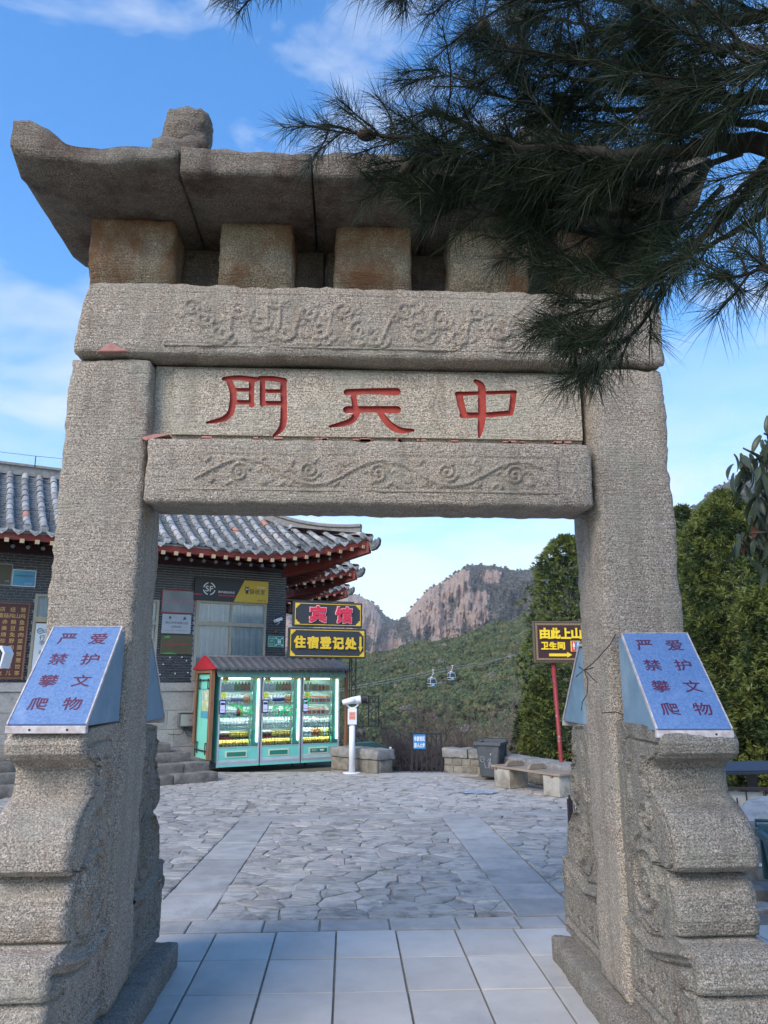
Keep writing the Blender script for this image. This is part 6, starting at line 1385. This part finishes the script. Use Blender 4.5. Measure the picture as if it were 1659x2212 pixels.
# ================================================================ CABLE CARS
cabM = mat('steel_cable', (.30, .31, .32), rough=.5); M['carg'] = mat('dark_cabin_glass', (.03, .035, .045), rough=.12); M['carw'] = mat('silver_cabin', (.62, .66, .70), rough=.3)
CY = 118.0
for k, (pa, pb, lab) in enumerate([(((560, 1523), (690, 1496), (790, 1478), (905, 1455), (960, 1444), (1045, 1430), (1130, 1412), (1300, 1372)), None, 'thin steel ropeway cable crossing the hillside, the one carrying both cabins'), (((560, 1530), (690, 1502), (790, 1483), (900, 1462), (960, 1450), (1045, 1434), (1130, 1408), (1300, 1350)), None, 'second ropeway cable crossing the hillside just below the first')]):
    b = MB(); b.tube([at(px, py, CY+(px-560)*.05+6*k) for px, py in pa], .03, 4); tag(b.build('ropeway_cable', cabM, None), lab, 'cable', 'ropeway cables')
def cabin(loc, rz, label, hang):
    t = empty('cable_car', loc, rz, label, 'cable car', 'cable car cabins on the ropeway'); s = .92
    def ringp(k): return [(.0, .62), (.45, .90), (1.05, 1.0), (1.6, .88), (1.85, .55)][k]
    b = MB(); prof = [(.55, 0), (.82, .12), (1.0, .55), (.98, 1.05), (.80, 1.6), (.5, 1.82)]; V = []; n = 16
    for r, z in prof:
        for q in range(n): a = 2*math.pi*q/n; V.append((s*r*math.copysign(abs(math.cos(a))**.6, math.cos(a)), s*r*math.copysign(abs(math.sin(a))**.6, math.sin(a)), z))
    b.add(V, [(k*n+q, k*n+(q+1) % n, (k+1)*n+(q+1) % n, (k+1)*n+q) for k in range(5) for q in range(n)]+[tuple(range(n)), tuple(range(5*n, 6*n))], smooth=True); b.build('cabin_glass', M['carg'], t)
    b = MB()
    for z, r in ((.10, .83), (.60, 1.02), (1.62, .82)): b.tube([(s*(r+.01)*math.copysign(abs(math.cos(a))**.6, math.cos(a)), s*(r+.01)*math.copysign(abs(math.sin(a))**.6, math.sin(a)), z) for a in np.linspace(0, 6.283, 17)], .055, 5)
    b.build('band', M['carw'], t)
    for sx in (-1, 1):
        for sy in (-1, 1):
            b = MB(); b.tube([(s*sx*r*.80, s*sy*r*.80, z) for r, z in prof], .05, 5); b.build('frame_post', M['carw'], t)
    b = MB(); b.tube([(0, 0, 1.80), (.0, 0, 2.05)], .35, 8); b.build('roof', M['carw'], t); b = MB(); b.tube([(0, 0, 2.0), (.05, 0, 2.4), (.35, 0, 2.75), (.35, 0, hang)], .06, 6); b.tube([(.1, 0, hang), (.6, 0, hang+.03)], .10, 6); b.build('hanger', M['carw'], t)
    b = MB(); b.box(-.5, .2, -.95, -.90, .14, .5); b.build('poster', mat('cabin_poster', (.25, .55, .75), rough=.5), t)
    return t
p = at(933, 1483, 126); cabin(p, R(20), 'left silver and black cable car cabin hanging over the woods', 3.55).scale = (.74, .74, .74); p = at(975, 1469, 136); cabin(p, R(20), 'right silver and black cable car cabin hanging over the woods', 3.35).scale = (.74, .74, .74)

# thin summer air
hb = MB().box(-2600, 2600, -30, 2300, -300, 760); hzm = bpy.data.materials.new('haze'); hzm.use_nodes = True; nt = hzm.node_tree; nt.nodes.clear()
pv = N(nt, 'ShaderNodeVolumePrincipled', inp={'Color': (.94, .95, .97, 1), 'Density': .00014}); oo = N(nt, 'ShaderNodeOutputMaterial'); L(nt, pv.outputs[0], oo.inputs['Volume'])
tag(hb.build('haze', hzm, None), 'thin pale blue air between the terrace and the mountains', kind='stuff')
# ================================================================ TREES
M['bark'] = mat('grey_brown_bark', (.060, .045, .036), (.10, .08, .065), 12, .9, .6)
M['twig'] = mat('bare_twig', (.12, .085, .07), (.17, .125, .10), 5, .9)
def bare_tree(seed, h=5.0):
    "returns (trunk mesh, twig mesh) of a leafless spreading tree"
    rn = random.Random(seed); tb = MB(); tw = MB()
    def grow(p, d, r, l, lev):
        pts = [p]; rad = [r]; n = 5 if lev < 3 else 3; q = p.copy(); dd = d.copy()
        for k in range(n):
            dd = (dd+Vector((rn.gauss(0, .17), rn.gauss(0, .17), rn.gauss(.03, .12)))).normalized(); q = q+dd*l/n; pts.append(q.copy()); rad.append(r*(1-.55*(k+1)/n))
        (tb if lev < 2 else tw).tube(pts, rad, 6 if lev < 2 else 3, cap=False, smooth=False)
        if lev >= 5: return
        m_ = {0: 4, 1: 4, 2: 5, 3: 4, 4: 4}[lev]
        for k in range(m_):
            t = rn.uniform(.35, 1) if lev else rn.uniform(.25, 1); i = min(n-1, int(t*n)); b0 = pts[i].lerp(pts[i+1], t*n-i); ax = dd.cross(Vector((rn.gauss(0, 1), rn.gauss(0, 1), rn.gauss(0, 1)))).normalized()
            nd = (Matrix.Rotation(R(rn.uniform(28, 62)), 3, ax) @ dd); nd.z += .12; nd.normalize(); grow(b0, nd, rad[i]*.66, l*rn.uniform(.58, .8), lev+1)
    grow(Vector((0, 0, 0)), Vector((0, 0, 1)), h*.030, h*.42, 0)
    return tb.mesh('trunk', M['bark'], fix=False), tw.mesh('twigs', M['twig'], fix=False)
BT = [bare_tree(3), bare_tree(9), bare_tree(14)]
lb = ['bare brown tree just right of the telescope, its branches spread wide', 'bare tree behind the black barred gate', 'bare tree between the gate and the bin', 'thin bare tree beyond the wall behind the bin', 'tall bare tree rising alone on the lower hillside', 'pale bare tree in front of the dark conifers', 'bare tree partly hidden by the telescope pillar', 'low bare tree far below the cable cars', 'small bare tree by the terrace edge left of the barred gate', 'wide bare tree in the valley left of the tall one', 'bare tree low down behind the rubble wall']
for k, (px, pyt, Y, v) in enumerate([(842, 1470, 20, 0), (900, 1560, 19, 1), (985, 1560, 23, 2), (1085, 1535, 21, 0), (985, 1440, 46, 1), (1105, 1490, 34, 2), (800, 1500, 24, 2), (925, 1510, 30, 0), (872, 1570, 18.2, 2), (870, 1480, 38, 2), (1020, 1575, 19.5, 1)]):
    top = at(px, pyt, Y); zb = terr(top.x, Y)-.1; base = Vector((top.x, Y, zb)); s = (top.z-zb)/(4.5, 3.95, 4.4)[v]
    t = empty('bare_tree', base, random.uniform(0, 6), lb[k], 'tree', 'bare trees in the valley below the terrace'); t.scale = (s*1.1, s*1.1, s)
    inst('trunk', BT[v][0], t); tag(inst('twigs', BT[v][1], t), kind='stuff')
# conifers: crowns of many flat sprays
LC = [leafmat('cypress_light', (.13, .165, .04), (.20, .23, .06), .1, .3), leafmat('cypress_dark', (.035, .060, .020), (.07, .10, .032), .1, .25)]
def conifer(loc, h, rad, seed, label, n=2600, z0=.02, prof=None, lean=0, spray=.16, group='dark conifers beyond the right pillar'):
    t = empty('conifer_tree', loc, 0, label, 'tree', group); rn = random.Random(seed)
    b = MB(); b.tube([(0, 0, 0), (.05, 0, h*.4), (0, .03, h*.9)], [rad*.10, rad*.07, .02], 8); b.build('trunk', M['bark'], t, fix=False)
    V = [[], []]; F = [[], []]
    prof = prof or [(0, .85), (.2, 1.0), (.6, 1.0), (.8, .86), (.92, .6), (.98, .3), (1, .08)]
    for k in range(int(n*.10)):   # branchlets
        pass
    for k in range(n):
        zt = rn.random()**.9; a = rn.uniform(0, 6.283); rr = float(np.interp(zt, [p[0] for p in prof], [p[1] for p in prof]))*rad
        lump = 1+.46*noise.noise(Vector((math.cos(a)*1.9+seed, math.sin(a)*1.9, zt*h*1.1)))+.26*noise.noise(Vector((math.cos(a)*5+seed, math.sin(a)*5, zt*h*3)))
        q = rn.random()**.33; c = Vector((math.cos(a)*rr*lump*q, math.sin(a)*rr*lump*q, z0*h+zt*h*(1-z0)))
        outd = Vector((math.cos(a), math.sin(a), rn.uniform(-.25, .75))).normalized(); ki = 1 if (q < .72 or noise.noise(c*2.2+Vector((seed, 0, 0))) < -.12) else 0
        for j in range(10):
            dd = (outd+Vector((rn.gauss(0, .75), rn.gauss(0, .75), rn.gauss(0, .6)))).normalized(); L_ = spray*rn.uniform(.6, 1.25); w_ = L_*.13; sd = dd.cross(Vector((rn.gauss(0, 1), rn.gauss(0, 1), rn.gauss(0, 1)))).normalized()*w_
            i = len(V[ki]); p0 = c+dd*L_*.1; V[ki] += [p0, p0+dd*L_*.55+sd, p0+dd*L_*1.1, p0+dd*L_*.5-sd]; F[ki].append((i, i+1, i+2, i+3))
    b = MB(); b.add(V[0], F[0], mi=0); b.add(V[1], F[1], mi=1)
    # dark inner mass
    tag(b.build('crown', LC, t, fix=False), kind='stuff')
    for k in range(14):
        a = rn.uniform(0, 6.28); z_ = h*rn.uniform(.15, .8); rr = rad*.8; br = MB(); br.tube([(0, 0, z_), (math.cos(a)*rr*.5, math.sin(a)*rr*.5, z_+.25), (math.cos(a)*rr, math.sin(a)*rr, z_+.35)], [.03, .02, .006], 4, cap=False); br.build('branch', M['bark'], t, fix=False)
    return t
def ctree(px, py_top, Y, zb, rpx, seed, label, **k):
    p = at(px, py_top, Y); return conifer((p.x, Y, zb), p.z-zb, rpx/CF*Y, seed, label, **k)
ctree(1222, 1160, 19, -3.0, 104, 1, 'dense green cypress left of the right pillar behind the direction sign', n=6200, spray=.105)
ctree(1165, 1470, 21, -3.5, 62, 2, 'low spreading cypress bough mass left of the red pole', n=3800, spray=.12, prof=[(0, .8), (.3, 1), (.6, .9), (.85, .6), (1, .15)])
ctree(1563, 1065, 16, -1.6, 125, 3, 'tallest bright green cypress right of the right pillar', n=12500, spray=.10, prof=[(0, .95), (.25, 1.1), (.5, 1.1), (.72, .98), (.86, .76), (.95, .42), (1, .1)])
ctree(1470, 1095, 18.5, -2.5, 70, 4, 'slender cypress peeping from behind the right pillar', n=4200, spray=.105)
ctree(1690, 1230, 13.5, -.8, 120, 5, 'dark cypress at the right edge beyond the scrolled fence', n=9000, spray=.095)
ctree(1440, 1400, 14, -1.2, 115, 6, 'low dark cypress close behind the right pillar and blue box', n=6500, spray=.095, prof=[(0, .9), (.4, 1), (.75, .85), (.92, .55), (1, .2)])
# large-leaved evergreen at the right edge
M['bleaf'] = leafmat('large_dark_leaf', (.035, .055, .030), (.075, .09, .055), .3, .15, .35); M['bleafr'] = leafmat('reddish_leaf', (.16, .055, .03), (.11, .06, .03), .2, .15, .4)
def big_leaf(m, seed):
    rn = random.Random(seed); b = MB(); V = []; n = 7; dr = rn.uniform(.5, 1.1)
    for k in range(n):
        t = k/(n-1); w_ = .026*math.sin(math.pi*min(1, t*.9+.08))**.8; y = .19*math.sin(t*dr)/dr; z = -.19*(1-math.cos(t*dr))/dr; V += [(-w_, y, z+.010), (0, y, z-.002), (w_, y, z+.010)]
    b.add(V, [(3*k+q, 3*k+q+1, 3*k+q+4, 3*k+q+3) for k in range(n-1) for q in (0, 1)], smooth=True); return b.mesh('leaf', m, fix=False)
BLF = [big_leaf(M['bleaf'], k) for k in range(4)]+[big_leaf(M['bleafr'], 9)]
t = empty('evergreen_tree', (5.4, 6.4, 0), 0, 'large-leaved evergreen whose drooping dark leaves enter from the right edge', 'tree'); T0 = Vector((5.4, 6.4, 0)); rn = random.Random(21)
b = MB(); b.tube([(0, 0, 0), (-.05, .02, 1.4), (-.1, 0, 3.0), (-.2, -.05, 4.6)], [.14, .12, .09, .05], 8); b.build('trunk', M['bark'], t, fix=False)
tips = []
def lim(pp, r0=.02, Y=6.0):
    pts = [at(px, py, Y+dy)-T0 for px, py, dy in pp]; b = MB(); b.tube([Vector((-.1, 0, pts[0].z-.2))]+pts, [r0*1.5]+[r0*(1-.8*k/len(pts)) for k in range(len(pts))], 6); b.build('branch', M['bark'], t, fix=False); return pts
leaves = 0
def cluster(c, n, sp, dn=.6):
    global leaves
    for k in range(n):
        p = c+Vector((rn.gauss(0, sp), rn.gauss(0, sp), rn.gauss(0, sp))); o = inst('leaf', BLF[4] if rn.random() < .05 else rn.choice(BLF[:4]), t, p, (R(rn.uniform(-85, -25)), rn.uniform(-.5, .5), rn.uniform(0, 6.28)), [rn.uniform(.75, 1.2)]*3); leaves += 1
for pp, cl in [([(1760, 1080, 0), (1690, 1010, 0), (1640, 985, .1), (1605, 968, .1)], [(1600, 985, 9, .05), (1612, 1005, 12, .06), (1638, 990, 12, .06), (1655, 960, 10, .06), (1660, 1030, 18, .08), (1640, 1045, 12, .07), (1668, 1000, 14, .08)]),
               ([(1760, 1160, 0), (1700, 1110, .1), (1655, 1090, .1), (1632, 1105, 0)], [(1640, 1100, 8, .05), (1655, 1120, 14, .07), (1672, 1080, 14, .08), (1690, 1140, 14, .09)]),
               ([(1760, 1230, 0), (1700, 1160, 0), (1650, 1150, 0), (1620, 1152, 0)], [(1612, 1160, 10, .045), (1628, 1158, 12, .05), (1650, 1160, 14, .06), (1665, 1215, 8, .06), (1690, 1180, 12, .08)]),
               ([(1780, 1000, 0), (1720, 930, 0), (1675, 905, 0)], [(1672, 930, 10, .06), (1690, 900, 12, .09), (1720, 960, 16, .12)])]:
    lim(pp)
    for px, py, n, sp in cl: cluster(at(px, py, 6.0+rn.uniform(-.1, .2))-T0, n, sp)
# ================================================================ PINE
M['needle'] = leafmat('pine_needle', (.008, .018, .008), (.020, .036, .012), .1, .1, .5); M['needle2'] = leafmat('pine_needle_light', (.05, .075, .03), (.075, .10, .045), .1, .2, .5); M['pbark'] = mat('dark_pine_bark', (.020, .015, .012), (.035, .026, .021), 30, .95, .6, bscale=60); M['cone'] = mat('pine_cone', (.05, .035, .025), (.09, .06, .04), 40, .9)
PT0 = Vector((3.3, 1.2, 0)); pine = empty('pine_tree', PT0, 0, 'overhanging pine tree whose needle covered boughs fill the upper right', 'tree'); rn = random.Random(5)
b = MB(); b.tube([(0, 0, 0), (.05, .0, 1.5), (-.02, .05, 3), (.05, .1, 4.6), (0, .1, 6)], [.22, .19, .17, .14, .08], 12); b.build('trunk', M['pbark'], pine, fix=False)
NV = [[], []]; NF = [[], []]
def needle(p, d, L_, w_, ki, droop):
    i = len(NV[ki]); s = d.cross(Vector((rn.gauss(0, 1), rn.gauss(0, 1), rn.gauss(0, 1)))).normalized()*w_; u = s.cross(d).normalized()*w_
    p1 = p+d*L_*.5+Vector((0, 0, -droop*.25*L_)); p2 = p+d*L_*.97+Vector((0, 0, -droop*L_))
    NV[ki] += [p-s, p+s, p+u, p1-s*.9, p1+s*.9, p1+u*.9, p2]
    NF[ki] += [(i, i+1, i+4, i+3), (i+1, i+2, i+5, i+4), (i+2, i, i+3, i+5), (i+3, i+4, i+6), (i+4, i+5, i+6), (i+5, i+3, i+6)]
def tuft(pts, n_, ln=.115, light=.0, spread=1.0, w_=.00085):
    "needles along the twig pts, pointing forward"
    for k in range(int(n_*.95)):
        t = rn.random()**.8*(len(pts)-1); i = min(int(t), len(pts)-2); p = pts[i].lerp(pts[i+1], t-i); ax = (pts[i+1]-pts[i]).normalized()
        r_ = Vector((rn.gauss(0, 1), rn.gauss(0, 1), rn.gauss(0, 1))); r_ = (r_-ax*r_.dot(ax)).normalized(); an = rn.uniform(.25, 1.35)*spread; d = (ax*math.cos(an)+r_*math.sin(an)).normalized()
        needle(p, d, ln*rn.uniform(.7, 1.15), w_, 1 if rn.random() < light else 0, rn.uniform(.0, .26))
def bough(pp, Y0, Y1, r0, tuftn=8, twig=.24, start=.2, ln=.135, n=60, light=.04, name='branch', side=1.0):
    m_ = len(pp); base = [at(px, py, Y0+(Y1-Y0)*k/(m_-1))-PT0 for k, (px, py) in enumerate(pp)]; P = []
    for k in range(m_-1):
        for q in range(4):
            t = q/4; p0 = base[max(k-1, 0)]; p1 = base[k]; p2 = base[k+1]; p3 = base[min(k+2, m_-1)]
            P.append(.5*((2*p1)+(p2-p0)*t+(2*p0-5*p1+4*p2-p3)*t*t+(3*p1-p0-3*p2+p3)*t**3)+Vector([rn.gauss(0, .004) for _ in range(3)]))
    P.append(base[-1]); b = MB(); b.tube(P, [r0*(1-.78*k/(len(P)-1)) for k in range(len(P))], 7); b.build(name, M['pbark'], pine, fix=False)
    N_ = len(P); tuft(P[int(N_*.82):], n*2, ln, light)
    tot = int(tuftn*1.0)
    for k in range(tot):
        t = (start+(1-start)*(k+rn.random())/tot)*(N_-1); i = min(int(t), N_-2); p = P[i].lerp(P[i+1], t-i); ax = (P[i+1]-P[i]).normalized()
        r_ = Vector((rn.gauss(0, 1), rn.gauss(0, .6), rn.gauss(0, 1))); r_ = (r_-ax*r_.dot(ax)).normalized(); an = rn.uniform(.4, 1.2)*side; d = (ax*math.cos(an)+r_*math.sin(an)).normalized(); L_ = twig*rn.uniform(.45, 1.15); q = [p]
        for j in range(4): d = (d+ax*.10+Vector((rn.gauss(0, .12), rn.gauss(0, .12), rn.gauss(-.0, .10)))).normalized(); q.append(q[-1]+d*L_/4)
        b = MB(); b.tube(q, [.0042, .0036, .003, .0026, .002], 5, cap=False); b.build('twig', M['pbark'], pine, fix=False)
        tuft(q[1:], n, ln, light)
        tuft(q[:2], n//4, ln*.8, light, 1.3)
    return P
B = bough
B([(1850, 400), (1659, 310), (1560, 312), (1475, 325), (1380, 330), (1300, 336), (1215, 320), (1120, 318), (1040, 285), (985, 262), (920, 235)], 1.6, 2.35, .030, 34, .26, .15, n=85)
B([(1500, 325), (1420, 345), (1330, 350), (1240, 340), (1160, 325), (1060, 330), (960, 320), (880, 300), (800, 290), (700, 268)], 1.9, 2.5, .020, 34, .22, .12, n=85)
B([(1850, 230), (1659, 212), (1560, 212), (1440, 188), (1380, 150), (1270, 135), (1160, 115), (1085, 90), (1020, 62)], 1.5, 2.2, .020, 26, .22, .2, n=80)
B([(1850, 60), (1700, 40), (1560, 40), (1420, 20), (1290, -10), (1150, 0), (1000, -10), (920, -30)], 1.5, 2.1, .02, 30, .26, .1, n=90)
B([(1850, 180), (1720, 130), (1600, 100), (1500, 110), (1400, 60)], 1.4, 1.8, .02, 22, .26, .0, n=100)
B([(1535, 345), (1480, 420), (1400, 455), (1300, 462), (1200, 450), (1110, 430), (1020, 400), (940, 395), (860, 380)], 2.0, 2.5, .016, 32, .22, .15, n=80, light=.10)
B([(1480, 410), (1420, 480), (1340, 510), (1240, 500), (1130, 480), (1010, 450), (930, 445)], 2.1, 2.45, .013, 26, .2, .1, n=80, light=.12)
B([(1659, 345), (1620, 405), (1550, 480), (1500, 530), (1440, 575), (1380, 630), (1340, 690), (1290, 735), (1230, 760)], 1.7, 2.2, .016, 20, .18, .35, n=75)
B([(1800, 400), (1659, 462), (1570, 510), (1500, 545), (1445, 575)], 1.7, 2.05, .014, 8, .16, .5, n=60)
B([(1400, 600), (1340, 640), (1290, 655), (1230, 680), (1180, 700)], 2.1, 2.3, .008, 8, .15, .3, n=70)
B([(1440, 575), (1420, 640), (1370, 720), (1310, 770), (1285, 800)], 2.05, 2.2, .008, 8, .14, .3, n=60)
B([(1800, 560), (1700, 575), (1620, 590), (1560, 600)], 1.5, 1.7, .010, 10, .14, .2, n=60)
B([(1850, 250), (1760, 300), (1680, 360), (1600, 400), (1560, 470)], 1.4, 1.8, .014, 12, .2, .2, n=70)
B([(1600, 330), (1480, 370), (1380, 400), (1270, 390), (1150, 385), (1050, 360), (960, 350), (880, 345)], 1.9, 2.45, .010, 30, .2, .1, n=80, light=.06)
B([(1560, 400), (1470, 500), (1380, 560), (1290, 570), (1190, 540), (1120, 510)], 2.0, 2.35, .010, 22, .2, .1, n=80, light=.06)
B([(1500, 200), (1400, 210), (1300, 180), (1200, 165), (1120, 150), (1050, 120)], 1.8, 2.4, .010, 24, .22, .1, n=80)
B([(1560, 120), (1460, 60), (1380, 60), (1280, 60), (1200, 40), (1120, 30)], 1.6, 2.2, .010, 24, .22, .1, n=80)
B([(950, -60), (900, -30), (870, -12)], 1.8, 1.9, .006, 3, .10, .3, n=40, ln=.10); B([(760, -60), (640, -30), (560, -18), (500, -8)], 1.9, 2.0, .008, 7, .10, .3, n=40, ln=.10)
B([(1300, 336), (1230, 400), (1150, 420), (1060, 400), (990, 350)], 2.1, 2.45, .010, 18, .2, .1, n=75); B([(1380, 240), (1300, 230), (1200, 235), (1100, 215), (1010, 180), (930, 150)], 2.0, 2.5, .010, 20, .2, .1, n=75)
B([(1659, 270), (1540, 250), (1420, 260), (1330, 270), (1250, 260), (1160, 250)], 1.7, 2.3, .012, 22, .22, .1, n=80)
B([(1800, 20), (1640, 150), (1540, 170), (1460, 230)], 1.4, 1.8, .014, 18, .24, .0, n=100)
b = MB(); b.add(NV[0], NF[0], mi=0); b.add(NV[1], NF[1], mi=1); tag(b.build('needles', [M['needle'], M['needle2']], pine, fix=False), kind='stuff')
print('NEEDLES', (len(NF[0])+len(NF[1]))//6, 'leaves', leaves)
cn = MB(); cn.lathe([(.004, -.035), (.018, -.02), (.024, 0), (.020, .02), (.008, .04)], 9); cnm = cn.mesh('pine_cone', M['cone'])
for px, py, Y in ((882, 362, 2.42), (1205, 255, 2.3), (1320, 90, 2.0), (1500, 20, 1.7), (1045, 65, 2.15), (1240, 450, 2.35), (790, 292, 2.45)): inst('pine_cone', cnm, pine, at(px, py, Y)-PT0, (rn.uniform(0, 6), rn.uniform(0, 6), 0))

# loose dead twigs and wire wound on the pillars
M['vine'] = mat('dead_vine', (.05, .04, .035), rough=.9)
t = empty('dead_vine', at(1268, 1560, 3.88), 0, 'thin dead vine tied round the right pillar above the blue box', 'vine'); o_ = t.location.copy()
for pts in ([(1330, 1370), (1318, 1392), (1306, 1405), (1284, 1430), (1262, 1447)], [(1262, 1447), (1270, 1470), (1268, 1500), (1258, 1516), (1256, 1535)], [(1300, 1540), (1330, 1538), (1350, 1545)], [(1250, 1440), (1262, 1448), (1282, 1442)], [(1244, 1462), (1262, 1447), (1290, 1475)]):
    b = MB(); b.tube([at(px, py, 3.875)-o_ for px, py in pts], .0028, 4); b.build('strand', M['vine'], t)
# hooded device cut by the left edge
p = at(-6, 1420, 9.5); t = empty('hooded_lamp', (p.x, p.y, 0), 0, 'dark grey hooded lamp with a white edge cut off by the left border', 'lamp'); M['hood'] = mat('dark_grey_hood', (.05, .052, .055), rough=.5)
b = MB(); b.prism([(-.25, -.11), (.085, -.13), (.11, .05), (.05, .12), (-.25, .13)], -.12, .12); b.build('hood', M['hood'], t, (0, 0, p.z), bevel=.015); b = MB(); b.prism([(.085, -.13), (.10, -.13), (.135, .05), (.09, .135), (.055, .12), (.11, .05)], -.12, .13); b.build('white_edge', M['white'], t, (0, 0, p.z)); b = MB(); b.tube([(-.16, 0, 0), (-.16, 0, p.z-.05)], .03, 8); b.build('post', M['black'], t)
